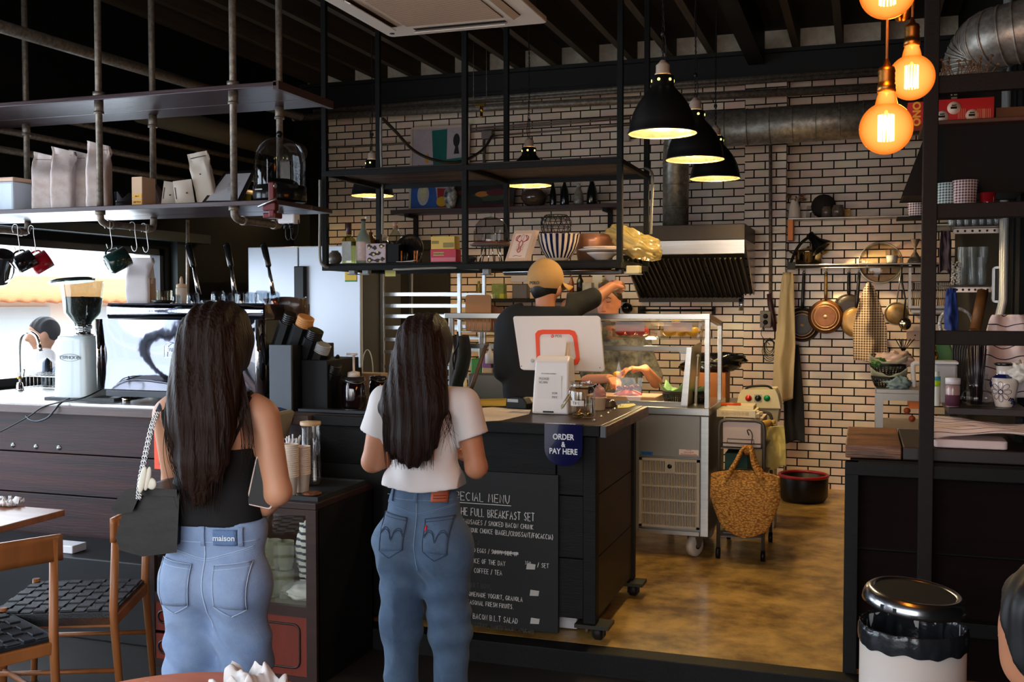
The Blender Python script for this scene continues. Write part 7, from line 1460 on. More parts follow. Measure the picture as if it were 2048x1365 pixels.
# ======================= BEHIND THE PARTITION =======================
YB2=4.92;sz=at(1950,813,Y=YB2).z
t=thing('board_shelf','dark raised board shelf behind the partition','shelf',(.7,5.0,sz));a=at(1862,812,Y=4.85)
b=MB();b.box(.35,4.82,sz-.03,.66,5.25,sz);b.build('board',mat('dark_worktop',(42,32,30),.4),t,bevel=.003)
for x_ in(.36,.62):b=MB();b.box(x_,4.9,1.052,x_+.03,5.2,sz-.03);b.build('support',steel_blk,t)
def oh(px,Y=YB2):p=at(px,812,Y=Y);p.z=sz+.001;return p
a,c=oh(1867,5.05),oh(1912,5.05);t=thing('plastic_container','translucent white container behind the small spice jar','container',a);b=MB();zt_=at(1890,728,Y=5.05).z
b.box(a.x,5.0,sz+.001,c.x,5.14,zt_);b.build('body',mat('milky_clear',(196,190,184),.3,trans=.3),t,bevel=.01);b=MB();b.box(a.x-.005,4.995,zt_,c.x+.005,5.145,zt_+.012);b.build('lid',mat('white_plastic',(225,222,225),.4),t,bevel=.004)
p=oh(1872,4.88);t=thing('spray_bottle','small bottle with yellow-green label next to the post','bottle',p);b=MB();b.lathe([(.016,0),(.017,.005),(.017,.12),(.012,.13),(.012,.15),(0,.15)],p,n=20);b.build('body',mat('pale_cream_bottle',(226,224,206),.4),t)
b=MB();b.lathe([(.0176,.085),(.0176,.112)],p,n=20);b.build('green_band',mat('lime_band',(176,206,40),.4),t);b=MB();b.lathe([(.0176,.112),(.0176,.128)],p,n=20);b.build('blue_band',mat('teal_band',(70,160,176),.4),t)
p=oh(1905,4.86);t=thing('spice_jar','clear jar of purple powder with a white lid','jar',p);b=MB();b.lathe([(.028,0),(.03,.005),(.03,.085),(.026,.095),(0,.096)],p,n=28);b.build('jar',mat('pinkish_jar',(170,140,136),.1,coat=.6),t)
b=MB();b.lathe([(.0305,.004),(.0308,.05),(.0305,.052)],p,n=28);b.build('contents',mat('purple_powder',(84,40,62),.7),t);b=MB();b.lathe([(.031,.098),(.031,.124),(0,.125)],p,n=28);b.build('lid',mat('white_plastic',(225,222,225),.4),t)
p=oh(1953,4.92);t=thing('straw_carafe','round-bottomed glass carafe full of dark straws','carafe',p)
b=MB();b.open_lathe([(0,.003),(.05,.004),(.066,.03),(.06,.055),(.038,.075),(.036,.10),(.044,.14)],p,n=36);b.build('glass',glassmat('jar_glass2',(240,240,240),.03,1.5,.85),t)
for k in range(18):
 a_=k*2.4;r1=.014*(k%3)/2+.006;r2=r1*1.9;b=MB();b.tube([p+Vector((r1*math.cos(a_),r1*math.sin(a_),.008)),p+Vector((r2*math.cos(a_),r2*math.sin(a_),.27+.02*math.sin(k)))],.004,6)
 solo('drinking_straw',b,mat('plum_straw',(44,34,40),.3)if k%3 else mat('grey_straw',(120,116,122),.3),'dark drinking straw standing in the round-bottomed carafe','straw','dark straws in the carafe')
p=oh(2008,4.92);t=thing('floral_vase','blue and white flower-painted ceramic vase','vase',p)
cw=mat('warm_white_glaze',(226,212,200),.15,coat=.5);nv=mat('cobalt_glaze',(26,28,84),.15,coat=.5)
prof=[(.034,0),(.036,.006),(.050,.06),(.056,.10),(.05,.125),(.034,.138),(.032,.142),(.034,.175),(.044,.188),(.04,.188),(.03,.175)]
b=MB();b.lathe(prof,p,n=40);b.build('body',cw,t)
b=MB();b.open_lathe([(.051,.1265),(.0353,.139),(.0335,.1425)],p,n=40);b.build('neck_band',nv,t);b=MB();b.open_lathe([(.0345,.176),(.0452,.188),(.041,.1905),(.038,.188)],p,n=40);b.build('rim_band',mat('gloss_black',(20,20,20),.2),t)
def vs_(ang,z,off=.0012):
 for i in range(len(prof)-1):
  if prof[i][1]<=z<=prof[i+1][1]:f=(z-prof[i][1])/(prof[i+1][1]-prof[i][1]+1e-9);r=prof[i][0]*(1-f)+prof[i+1][0]*f;break
 a0=math.atan2(-1,-.42);return p+Vector(((r+off)*math.cos(a0+ang),(r+off)*math.sin(a0+ang),z))
b=MB()
for k in range(8):
 c_=2*PI*k/8;pts=[]
 for s in np.linspace(0,2*PI,13):rr_=.027+.017*math.cos(s);th=c_+.32*math.sin(s);pts.append(vs_(rr_*math.cos(th)/.052,.068+rr_*math.sin(th)))
 b.tube(pts,.0011,4)
b.tube([vs_(.009*math.cos(s)/.052,.068+.009*math.sin(s))for s in np.linspace(0,2*PI,13)],.0022,4)
for k in range(26):
 a_,z=-1.7+3.4*((k*.618)%1),.008+.112*((k*.377+.1)%1)
 if(a_*.052)**2+(z-.068)**2>.0021:b.tube([vs_(a_-.12,z-.008),vs_(a_,z+.006),vs_(a_+.14,z-.002)],.0028,4)
b.build('cobalt_flowers',nv,t)
stm=checkm('pink_striped_cotton',(232,208,200),(40,30,40),22,axes=('Z',),stripe=True,duty=.09,rot=.5)
cloth('striped_towel','pinkish white towel with thin dark stripes draped behind the floral vase','towel',1958,2075,630,800,5.12,stm,4,.55,.03,9)
# towel lying on the worktop tray
b=MB();a,c=at(1868,890,Y=4.62),at(1950,858,Y=4.75);b.prism(rrect(a.x,4.615,.56,4.80,.02),.035,TR(0,0,1.053));solo('white_tray',b,mat('pinkish_enamel',(226,206,204),.25),'white enamel tray under the striped towel on the worktop','tray',bevel=.006)
def tw(u,v):
 x=.27+.60*u;y=4.61+.27*v+.02*math.sin(u*5);z=1.095+.028*abs(math.sin(u*3.1+v*2.0))*(1-.3*v)+.012*math.sin(v*9+u*3)+.012*mnoise.noise(Vector((u*5,v*5,3)))-.02*max(0,.15-v)*4+.035*v
 return Vector((min(x,.665),y,z))
st2=checkm('striped_flat_cotton',(232,208,200),(36,28,34),46,axes=('Y',),duty=.12)
b=MB();b.grid(tw,60,50);solo('striped_towel',b,st2,'folded white towel with dark stripes lying on the worktop tray','towel',solid=.006)
b=blob(at(2042,745,Y=4.9),(.05,.05,.04),6,.5);solo('white_cloth',b,mat('off_white_cotton',(226,216,204),.9),'crumpled white cloth at the right edge beside the floral vase','cloth')
b=MB();a=at(1893,690,Y=5.3)
for k in range(7):b.tube(spline([(at(1914+3*k,714,Y=5.15).x,5.15,sz),at(1905+5*k,700,Y=5.15),at(1915+6*k,686,Y=5.15)],4),.004,5)
solo('wire_basket',b,mat('black_wire',(26,22,22),.4),'black wire basket behind the straw carafe','basket')
b=MB();a=at(1890,720,Y=5.2);b.tube([a+Vector((0,0,-.02)),(a.x+.02,5.2,sz)],.003,5);b.grid(lambda u,v:a+Vector((-.06+.10*v+.035*(u-.5)*math.sin(PI*v)*2*.7,.0,.10-.13*v+.05*(u-.5)*math.sin(PI*v)*2)),8,12);solo('green_leaf',b,mat('leaf_green',(64,110,52),.5),'single broad green leaf behind the white container','leaf',solid=.002)
b=MB();q=at(1868,708,Y=5.15);b.tube([(q.x,5.15,sz),q],.008,8);b.tube([q,q+Vector((.0,0,.06))],[.012,.008],8);b.ball(q+Vector((0,0,-.01)),(.02,.02,.025));solo('metal_tap',b,mat('brass',(190,150,70),.25,1.),'small tap-like metal fitting just right of the post','tap')
# glass shelves on the right wall
def oo(px,py,Y):return at(px,py,Y=Y)
arm=mat('holed_steel_arm',(206,188,176),.3,.8)
for i,(x0,x1,py,lab)in enumerate(((1912,1998,463,'upper glass shelf on a holed steel arm'),(1910,1984,580,'lower glass shelf with stacked glasses on a holed steel arm'))):
 a,c=oo(x0,py,5.9),oo(x1,py,5.9);t=thing('glass_shelf',lab,'shelf',a)
 b=MB();hh=.014;M=TR(a.x,5.9,a.z)@RX(PI/2);L=c.x-a.x;b.prism([(0,-hh),(L,-hh),(L,hh),(0,hh)]+[(-hh*math.sin(s),hh*math.cos(s))for s in np.linspace(.2,PI-.2,7)],.006,M);b.build('arm',arm,t,bevel=.001)
 for k in range(6):b=MB();b.lathe([(0,0),(.006,0),(.006,.002),(0,.002)],(a.x+.008+(L-.03)*k/5,5.893,a.z),n=12,rot=RX(PI/2));b.build('hole',dk2,t)
 b=MB();b.box(a.x-.12,5.78,a.z+.015,.67,6.1,a.z+.024);b.build('plate',mat('dark_glass_plate',(60,58,58),.1,alpha=.6),t)
 for k in range(9 if i else 7):
  row=k%3;lev=k//3 if i else 0;px=(1922+20*row+(k*3%5))if i else(1905+15*k);p=oo(px,py,5.95);p.z=a.z+.025+.055*lev;b=MB();r=.027
  b.open_lathe([(r*.8,0),(r,.05),(r,.09)],p,n=20);b.open_lathe([(r*.72,.004),(r*.9,.09)],p,n=20);b.lathe([(r*.8,0),(r*.8,.004),(0,.004)],p,n=20)
  solo('stacked_glass',b,mat('stacked_glass',(150,156,154),.06,alpha=.45,coat=.6),('clear tumbler in the stacks on the lower glass shelf' if i else 'clear glass standing on the upper glass shelf'),'glass','stacked tumblers on the lower glass shelf' if i else 'glasses on the upper glass shelf')
 if i:
  b=MB();p=oo(1911,py,5.92);p.z=a.z+.025
  for k in range(60):rr_=.02;a_=k*2.4;b.ball(p+Vector((rr_*math.cos(a_),rr_*math.sin(a_),.002*k+.004)),.005,nu=6,nv=4)
  solo('crystal_glass',b,mat('crystal_glass',(206,196,186),.05,coat=.8),'cut crystal glass at the left of the lower glass shelf','glass')
cloth('blue_cloth','bright blue cloth hanging from the lower glass shelf','cloth',1889,1916,577,662,5.84,mat('bright_blue_cloth',(40,62,130),.85),2,.6,.02,7)
cloth('dark_cloth','mauve-black cloth hanging from the upper glass shelf','cloth',1879,1902,462,545,5.84,mat('mauve_black_cloth',(70,52,58),.85),6,.8,.02,7)
b=MB();b.tube([oo(1966,582,5.86),oo(1950,660,5.80)],.028,10);solo('wooden_paddle',b,mat('amber_dark_wood',(120,76,36),.5,var=(4,.4)),'brown wooden board handle below the lower glass shelf','paddle')
a,c=oo(1985,533,5.75),oo(2022,606,5.75);b=MB();b.prism(rrect(a.x,c.z,c.x,a.z,.02),.03,TR(0,5.79,0)@RX(PI/2));t=thing('wall_monitor','dark tablet in a pale metal frame on the right wall','tablet',a);b.build('frame',mat('satin_steel',(190,192,196),.22,1.),t)
b=MB();b.box(a.x+.012,5.755,c.z+.012,c.x-.008,5.76,a.z-.012);b.build('screen',mat('dark_screen',(30,24,24),.08),t)
b=MB();b.tube([Vector((.08*math.cos(s),0,.08*math.sin(s)))+oo(1912,648,5.9)for s in np.linspace(0,2*PI,29)],.009,8,cap=False);solo('studded_ring',b,mat('black_white_studs',(40,38,38),.3,var=(80,.2),col2=(220,220,220)),'black ring with white studs behind the blue cloth','ring')
for i in range(3):b=MB();x=.655;y=5.62+.07*i;b.tube([(x,y,3.9),(x,y,1.66),(x-.02,y-.03,1.58),(x-.02,y-.03,1.2)],.014,10);solo('wall_conduit',b,mat('pale_grey_conduit',(190,190,186),.35,.5),['nearest','middle','farthest'][i]+' of three pale conduits on the right wall','conduit')
# top bay: shelf with red box, slanted dark cabinet
Yt=5.0;zs=at(1930,246,Y=Yt).z
t=thing('dark_cabinet','dark slanted wall cabinet in the upper bay of the partition','cabinet',at(1940,320,Y=5.2));x1=.66
bot=at(1940,386,Y=Yt).z;xa,xb=at(1806,386,Y=Yt).x,at(1868,250,Y=Yt).x
b=MB();slab(b,[Vector((xa,Yt,bot)),Vector((x1,Yt,bot)),Vector((x1,Yt,zs-.01)),Vector((xb-.02,Yt,zs-.01))],Vector((0,.35,0)));b.build('body',mat('near_black_cabinet',(15,11,9),.55,spec=.2,var=(3,.3)),t,bevel=.004)
b=MB();b.box(at(1845,246,Y=4.95).x,4.93,zs-.012,x1,5.36,zs+.006);b.build('top_board',mat('dark_amber_board',(92,50,32),.5,var=(3,.4)),t,bevel=.003)
rd=mat('red_card',(206,24,24),.4,emit=None);
for i,(x0,x1_,y0,y1,lab)in enumerate(((1872,1988,200,243,'long red game box with round pictures, right of the black post'),(1816,1849,205,246,'red box with yellow lettering, left of the black post'))):
 a,c=at(x0,y0,Y=5.02+.0*i),at(x1_,y1,Y=5.02);t=thing('red_box',lab,'box',(a.x,5.02,zs));b=MB();b.box(a.x,5.02,zs+.007,min(c.x,.64),5.2,a.z);b.build('carton',rd,t,bevel=.002)
 if i==0:
  for px,py,r in((1908,216,.028),(1884,236,.026),(1944,236,.026)):q=at(px,py,Y=5.018);q.z=max(q.z,zs+.035);b=MB();b.lathe([(0,0),(r,0),(r,.001),(0,.001)],q,n=24,rot=RX(PI/2));k=b.build('round_picture',mat('cream_disc',(232,206,180),.5),t);b=MB();b.box(q.x-.014,5.0155,q.z-.004,q.x+.012,5.0168,q.z+.006);b.box(q.x-.01,5.0155,q.z+.009,q.x+.01,5.0168,q.z+.014);b.build('print',dk2,k)
  for px in(1922,1960,1972):
   q=at(px,222,Y=5.018);b=MB()
   for k in range(5):b.box(q.x-.012+.007*k,5.0165,q.z-.035,q.x-.010+.007*k,5.019,q.z+.01)
   b.build('small_print',mat('pale_red_print',(240,150,110),.5),t)
 else:text('lettering','ONO',TR((a.x+c.x)/2,5.018,(a.z+zs)/2)@RX(PI/2)@RZ(-PI/2),.045,mat('orange_yellow_print',(250,170,40),.5),t,bold=.002)
b=MB();a=at(1992,225,Y=5.05);b.box(a.x,5.05,zs+.007,.655,5.2,a.z+.02);solo('wooden_box',b,mat('amber_dark_wood',(120,76,36),.5),'small brown box right of the long red box','box')
wov=checkm('checkered_weave',(210,200,196),(84,20,40),85,duty=.5);wov2=checkm('checkered_weave_green',(190,200,196),(30,60,66),85,duty=.5)
rail_z=2.052
t_=thing('bay_shelf','black board shelf level with the partition rail','shelf',(.4,4.8,2.03));b=MB();b.box(PX1+.06,4.56,2.03,.66,5.1,2.048);b.build('board',steel_blk,t_)
for i,(px,r,Y,m,lab)in enumerate(((1836,.055,5.6,wov,'maroon and white checked woven basket left of the post'),(1900,.06,4.95,wov2,'green and white checked woven basket behind the rail'),(1930,.05,4.85,wov,'maroon and white checked woven basket behind the rail'))):
 p=at(px,420,Y=Y);p.z=2.05 if i else at(1836,432,Y=Y).z;b=MB();b.lathe([(r*.75,0),(r*.85,.02),(r,.12),(r*1.05,.125),(r*.95,.12),(r*.75,.01),(0,.01)],p,n=30);solo('woven_basket',b,m,lab,'basket')
b=MB();p=at(1836,434,Y=5.6);b.box(p.x-.1,5.56,p.z-.012,.68,5.7,p.z);solo('small_shelf',b,steel_blk,'short dark shelf carrying the left checked basket','shelf')
p=at(1975,405,Y=4.85);p.z=2.05;b=MB();b.lathe([(.022,0),(.026,.01),(.034,.07),(.03,.07),(.02,.006),(0,.006)],p,n=24);solo('red_cup',b,mat('deep_red_glass',(130,20,30),.1,coat=.6),'deep red glass cup behind the partition rail','cup')
b=MB();rnd=random.Random(8)
for k in range(26):
 q=at(1875+4.2*k,166,Y=4.53);q.z=2.555;top=q+Vector((rnd.uniform(-.03,.03),0,.03+.05*rnd.random()));b.tube([q,top],.0018,4);b.ball(top,(.010,.004,.006),RZ(rnd.random()*3),nu=6,nv=4)
solo('dried_twigs',b,mat('dried_leaf',(128,96,66),.8),'dried leafy twigs below the big duct elbow','twigs')
# ======================= PEOPLE =======================
import openvdb
from mathutils.bvhtree import BVHTree
def sdf_mesh(prims,vox,k=.02,extra=None,cut=None):
 """one continuous surface from rounded cones ('c',a,b,ra,rb[,flat]) and ellipsoids ('e',c,r[,rz])"""
 pts=[]
 for p in prims:
  m=max(p[3:5])if p[0]=='c' else max(p[2])
  for q in((p[1],p[2])if p[0]=='c' else(p[1],)):pts+=[[q[i]-m for i in range(3)],[q[i]+m for i in range(3)]]
 lo=np.min(pts,0)-.03;hi=np.max(pts,0)+.03;n=np.ceil((hi-lo)/vox).astype(int)
 X,Y,Z=np.meshgrid(*[lo[i]+np.arange(n[i])*vox for i in range(3)],indexing='ij');D=None
 for p in prims:
  if p[0]=='c':
   a,b=np.array(p[1],float),np.array(p[2],float);fl=p[5]if len(p)>5 else 1.;d=b-a;L=max(d@d,1e-9)
   t=np.clip(((X-a[0])*d[0]+(Y-a[1])*d[1]+(Z-a[2])*d[2])/L,0,1)
   v=np.sqrt((X-a[0]-t*d[0])**2+((Y-a[1]-t*d[1])/fl)**2+(Z-a[2]-t*d[2])**2)-(p[3]+(p[4]-p[3])*t)
   v=v*min(1,fl)if fl<1 else v
  else:
   c,r=p[1],p[2];x,y,z=X-c[0],Y-c[1],Z-c[2]
   if len(p)>3:cs,sn=math.cos(p[3]),math.sin(p[3]);x,y=x*cs+y*sn,-x*sn+y*cs
   q=np.sqrt((x/r[0])**2+(y/r[1])**2+(z/r[2])**2);v=(q-1)*min(r)
  if D is None:D=v
  else:h=np.clip(.5+.5*(D-v)/k,0,1);D=D*(1-h)+v*h-k*h*(1-h)
 if extra:D=D+extra(X,Y,Z)
 if cut:D=np.maximum(D,cut(X,Y,Z))
 g=openvdb.FloatGrid();g.copyFromArray(D.astype(np.float32));P_,Q=g.convertToQuads(0.)
 return P_*vox+lo,Q
def body(name,prims,m,parent,vox=.008,k=.02,extra=None,cut=None):
 P_,Q=sdf_mesh(prims,vox,k,extra,cut);me=bpy.data.meshes.new(name);me.from_pydata(P_.tolist(),[],Q[:,::-1].tolist());me.materials.append(m);me.polygons.foreach_set('use_smooth',[True]*len(me.polygons));me.update()
 o=bpy.data.objects.new(name,me);COL.objects.link(o)
 if parent:o.parent=parent;WM[o.name]=wm(parent)
 return o
def hand(w,d,n,curl=.6,s=1.,thumb=1):
 """wrist w, pointing d, palm normal n: palm, five jointed fingers"""
 w,d,n=Vector(w),Vector(d).normalized(),Vector(n).normalized();sd=d.cross(n).normalized();P_=[]
 for j in range(4):
  o=(j-1.5)*.019*s;a=w+d*.012+sd*o*.6;b=w+d*.085*s+sd*o;P_.append(('c',tuple(a),tuple(b),.013*s,.011*s));L=(.038,.044,.041,.032)[j]*s;q=b;ang=0
  for q_ in range(3):ang+=curl*(.6+.25*q_);e=q+(d*math.cos(ang)+n*math.sin(ang))*L*(1,.7,.55)[q_];P_.append(('c',tuple(q),tuple(e),.0092*s,.0078*s));q=e
 a=w+d*.02-sd*.02*s*thumb;b=a+(d*.6-sd*thumb*.8+n*.3).normalized()*.042*s;e=b+(d*.9+n*.5-sd*.1*thumb).normalized()*.034*s
 return P_+[('c',tuple(a),tuple(b),.014*s,.011*s),('c',tuple(b),tuple(e),.0105*s,.0085*s)]
def skinm(name,c):
 M=mat(name,c,.5,var=(5,.08));b=M.node_tree.nodes['Principled BSDF'];b.inputs['Subsurface Weight'].default_value=.12;b.inputs['Subsurface Radius'].default_value=(.02,.008,.004);return M
skin=skinm('warm_skin',(206,150,118));skin2=skinm('tan_skin',(196,132,98))
hairm=mat('dark_brown_hair',(44,27,20),.5,var=(9,.5),stretch=(14,14,.5),bump=(9,.9));hairm.node_tree.nodes['Principled BSDF'].inputs['Specular IOR Level'].default_value=.18
def strands(b,n,fn,r=.0016,seed=1):
 rnd=random.Random(seed)
 for i in range(n):P_=fn(rnd);k=len(P_);b.tube(P_,[r*(1-.8*j/(k-1))for j in range(k)],4,cap=False)
 return b
def bvh(o):return BVHTree.FromPolygons([v.co for v in o.data.vertices],[p.vertices[:]for p in o.data.polygons])
def onback(B,x,z,off=.0015):
 h=B.ray_cast(Vector((x,-1,z)),Vector((0,1,0)));return(h[0]+h[1]*off if h[1].y<0 else h[0]-h[1]*off)if h[0]else Vector((x,0,z))
def seam(b,B,pts,r=.0012,off=.0012,n=8):P_=spline([Vector((x,0,z))for x,z in pts],n);b.tube([onback(B,p.x,p.z,off)for p in P_],r,5)
def patch(b,B,quad,off=.0035,n=10):
 a,c,d,e=[Vector((x,0,z))for x,z in quad];b.grid(lambda u,v:onback(B,*((a.lerp(c,u)).lerp(e.lerp(d,u),v).xz),off),n,n)
def denim(name,c,c2,st=1):return mat(name,c,.8,var=(2.6,.3),col2=c2,bump=(330,.25),sheen=.1)
# ---- woman in the black top ----
pA=at(433,1040,D=2.92);pA.z=0
A_=thing('person','woman with very long dark hair in a black tank top and light blue jeans','person',pA,.16)
arm_r=[('c',(.143,.0,1.335),(.192,-.02,1.13),.045,.035),('c',(.192,-.02,1.13),(.135,.03,1.075),.035,.026)]
torso=[('c',(-.11,0,1.345),(.11,0,1.345),.056,.056,.9),('c',(0,.0,1.33),(0,.0,1.12),.108,.098,.78),('c',(-.045,0,1.28),(-.03,0,1.09),.082,.07,.85),('c',(.045,0,1.28),(.03,0,1.09),.082,.07,.85)]
legs=lambda w,hp,zc,zh,dx,kn=.078,an=.06:[('c',(-w,0,zh+.13),(w,0,zh+.13),.092,.092,.82),('c',(-dx,-.01,zh),(dx,-.01,zh),hp,hp,.9),('c',(-dx,-.026,zh-.02),(-dx,-.026,zh-.03),hp*.92,hp*.92),('c',(dx,-.026,zh-.02),(dx,-.026,zh-.03),hp*.92,hp*.92),('c',(-dx,0,zh-.04),(-dx-.015,.01,.48),hp*.93,kn),('c',(dx,0,zh-.04),(dx+.015,.01,.48),hp*.93,kn),('c',(-dx-.015,.01,.48),(-dx-.02,.03,.08),kn,an),('c',(dx+.015,.01,.48),(dx+.02,.03,.08),kn,an)]
hA=hand((.135,.03,1.075),(-.45,.1,.45),(.2,.9,.2),.35,.95,1)
body('body',torso+arm_r+[('c',(-.143,0,1.335),(-.175,.10,1.13),.043,.036),('c',(-.175,.10,1.13),(-.08,.27,1.10),.036,.026),('c',(0,.02,1.40),(0,.03,1.47),.05,.048),('e',(0,.045,1.54),(.075,.095,.11))]+hA+hand((-.08,.27,1.10),(.9,.3,0),(0,0,1),.4,.95,-1),skin,A_,.0055,.018)
tankm=mat('black_jersey',(16,16,19),.85,bump=(260,.15))
infl=lambda P_,e:[(p[0],p[1],p[2],p[3]+e,p[4]+e,*p[5:])if p[0]=='c' else p for p in P_]
def neck(X,Y,Z):
 ax=np.abs(X+.01);t=1.255+.10*np.clip((ax-.07)/.03,0,1)+.2*((ax>.088)&(ax<.118));t=np.where(ax>.128,1.255,t);t=np.where(X>.0,np.minimum(t,1.25),t);return Z-t
tp=body('tank_top',infl(torso,.006)+[('c',(-.035,0,1.1),(.035,0,1.1),.092,.092,.86),('c',(-.04,0,1.03),(.04,0,1.03),.094,.094,.86)],tankm,A_,.005,.02,lambda X,Y,Z:.0025*np.sin(38*Z+9*X+6*np.sin(9*X)),lambda X,Y,Z:np.maximum(neck(X,Y,Z),1.036-Z))
BB=bvh(A_.children[0]);b=MB()
for q in(((-.015,1.20),(.03,1.27),(.085,1.35),(.11,1.40)),((.05,1.21),(.08,1.27),(.105,1.34),(.118,1.39))):seam(b,BB,q,.0085 if q[0][0]<0 else .0045,.002)
b.build('shoulder_straps',tankm,A_,local=True)
lightd=denim('light_blue_denim',(144,166,200),(104,130,172));
fold=lambda a:(lambda X,Y,Z:a*np.clip((.90-Z)*7,0,1)*(np.abs(np.sin(19*Z+17*np.abs(X)+2.6*np.sin(8*Z+9*X)+1.5*np.sin(17*X)))+.55*np.sin(47*Z-26*np.abs(X)+3*np.sin(11*Z+6*X))-.5))
jn=body('jeans',legs(.056,.083,0,.885,.070),lightd,A_,.0065,.045,fold(.008),lambda X,Y,Z:Z-1.045-.1*X*X)
JB=bvh(jn)
def jean_details(t,JB,zt,c,light,pk,logo,sx=1.):
 sm=mat('seam_'+c,light,.8);b=MB();seam(b,JB,((-.14,zt-.042),(0,zt-.046),(.14,zt-.042)));seam(b,JB,((0,zt-.005),(0,zt-.16),(.003,zt-.235),(.01,zt-.29)),.002);seam(b,JB,((-.13,zt-.058),(-.06,zt-.078),(0,zt-.092),(.06,zt-.078),(.13,zt-.058)));seam(b,JB,((-.13,zt-.063),(-.06,zt-.083),(0,zt-.097),(.06,zt-.083),(.13,zt-.063)),.0007)
 b.build('seams',sm,t,local=True)
 for s in(-1,1):
  q=[(s*x,z)for x,z in((.034,zt-.108),(.128,zt-.098),(.122,zt-.222),(.040,zt-.215))];b=MB();patch(b,JB,q);po=b.build('back_pocket',MATS[c],t,local=True,solid=.003)
  b=MB();tip=(s*.084,zt-.242);seam(b,JB,q[:2],.0012,.006,6);seam(b,JB,(q[1],q[2]),.0012,.006,6);seam(b,JB,(q[2],tip),.0012,.006,6);seam(b,JB,(tip,q[3]),.0012,.006,6);seam(b,JB,(q[3],q[0]),.0012,.006,6);seam(b,JB,((q[0][0],q[0][1]-.012),(q[1][0],q[1][1]-.012)),.001,.006,6)
  if pk:
   for dz in(0,.006):seam(b,JB,((s*.040,zt-.165-dz),(s*.054,zt-.146-dz),(s*.072,zt-.153-dz),(s*.082,zt-.178-dz),(s*.092,zt-.153-dz),(s*.108,zt-.144-dz),(s*.122,zt-.158-dz)),.0012,.0065,4)
  b.build('pocket_stitching',sm if not pk else mat('dark_stitch',(50,62,86),.8),po,local=True)
 for x in(-.004,-.10,.10):b=MB();patch(b,JB,((x-.006,zt-.004),(x+.006,zt-.004),(x+.006,zt-.055),(x-.006,zt-.055)),.005,4);b.build('belt_loop',MATS[c],t,local=True,solid=.003)
jean_details(A_,JB,1.04,'light_blue_denim',(176,196,222),False,None)
b=MB();patch(b,JB,((.028,1.030),(.092,1.030),(.092,.988),(.028,.988)),.0055,6);lb=b.build('waist_label',mat('denim_label',(96,126,170),.8,bump=(300,.3)),A_,local=True,solid=.003)
p=onback(JB,.060,1.009,.009);q=onback(JB,.085,1.012,.009)-onback(JB,.035,1.012,.009);M=frame(p,(q.y,-q.x,0),q);text('lettering','maison',wm(A_)@M,.022,mat('white_thread',(216,226,240),.8),lb,bold=.0004)
def hair_shape(z1,w,tail,zt=1.545):return[('e',(0,.025,zt),(.098,.115,.115)),('c',(0,-.03,zt-.01),(0,-.075,zt-.20),.092,.090,.72),('c',(-.045,-.045,zt-.05),(-w,-.095,zt-.22),.055,.05,.8),('c',(.045,-.045,zt-.05),(w,-.095,zt-.22),.055,.05,.8),('c',(0,-.085,zt-.18),tail[0],.086,.062,.5),('c',tail[0],(tail[0][0],tail[0][1],z1),.062,.016,.5)]
hx=lambda X,Y,Z:.0022*np.sin(190*X+3*np.sin(9*Z)+40*Y)+.003*np.sin(61*X+2*np.sin(5*Z))
ho=body('hair',hair_shape(1.12,.042,((.008,-.115,1.22),)),hairm,A_,.0045,.03,hx)
def stA(rnd):
 x=rnd.uniform(-.085,.085);x2=x*rnd.uniform(.5,1.25)+rnd.uniform(-.02,.015);ze=rnd.uniform(1.09,1.24)-abs(x2)*.3
 return spline([(x,-.075,1.47),(x*1.0,-.128,1.32),(x2*.78+.008,-.128,1.22),(x2*.55+.012,-.12+rnd.uniform(-.008,.01),ze)],4)
strands(MB(),340,stA,.0017).build('loose_strands',hairm,A_,local=True)
def stF(rnd):s=1;x=s*rnd.uniform(.08,.11);return spline([(s*.085,-.03,1.5),(x*1.15,-.06,1.38),(x*1.25+s*.01,-.075,1.27),(x*rnd.uniform(1.1,1.5),-.09,rnd.uniform(1.17,1.26))],4)
strands(MB(),30,stF,.0012,3).build('side_strands',hairm,A_,local=True)
# phone in her hand
ph=thing('phone','phone in a pale pink case held by the woman in the black top','phone',at(530,965,D=2.87));p=at(530,964,D=2.87)
M=TR(*p)@RZ(.35)@RY(.22);b=MB();b.prism(rrect(-.036,-.07,.036,.07,.01),.010,M@TR(0,-.005,0)@RX(PI/2));b.build('case',mat('pale_pink_case',(224,200,192),.5),ph,bevel=.002)
b=MB();b.prism(rrect(-.032,-.066,.031,.066,.008),.002,M@TR(0,-.0145,0)@RX(PI/2));b.build('screen',mat('dark_screen',(30,24,24),.08),ph)
# handbag
hb=thing('handbag','black leather flap handbag on a chain strap at the woman\'s left side','handbag',at(290,1100,D=2.85));lea=mat('black_leather',(12,12,14),.38,bump=(14,.15),spec=.4)
def L(x,y,D=2.82):return at(x,y,D=D)
fr_=[L(*q)for q in((240,1075),(246,1094),(285,1105),(345,1098),(350,992),(268,992),(256,1020))];dv=Vector((-.12,.97,0)).normalized()*.2
b=MB();slab(b,fr_[::-1],dv);b.build('bag_body',lea,hb,bevel=.012)
fl=[L(x,y,2.80)for x,y in((226,1018),(240,996),(256,982),(275,979),(350,983),(350,990),(284,988),(274,994),(262,1022),(236,1026))];b=MB();slab(b,fl[::-1],dv*1.15);b.build('flap',lea,hb,bevel=.006)
b=MB();P_=spline([L(277,1000,2.76),L(281,960,2.80),L(292,905,2.84),L(305,850,2.87),L(318,818,2.90),L(326,806,2.93)],12)
for i in range(len(P_)-1):
 d=P_[i+1]-P_[i]
 for s in(-.004,.004):c=P_[i]+d*.5+Vector((s,0,0));F_=frame(c,(0,1,0)if i%2 else(1,.3,0),d);b.tube([F_@Vector((d.length*.72*math.cos(a),.0045*math.sin(a),0))for a in np.linspace(0,2*PI,9)],.0014,4,cap=False)
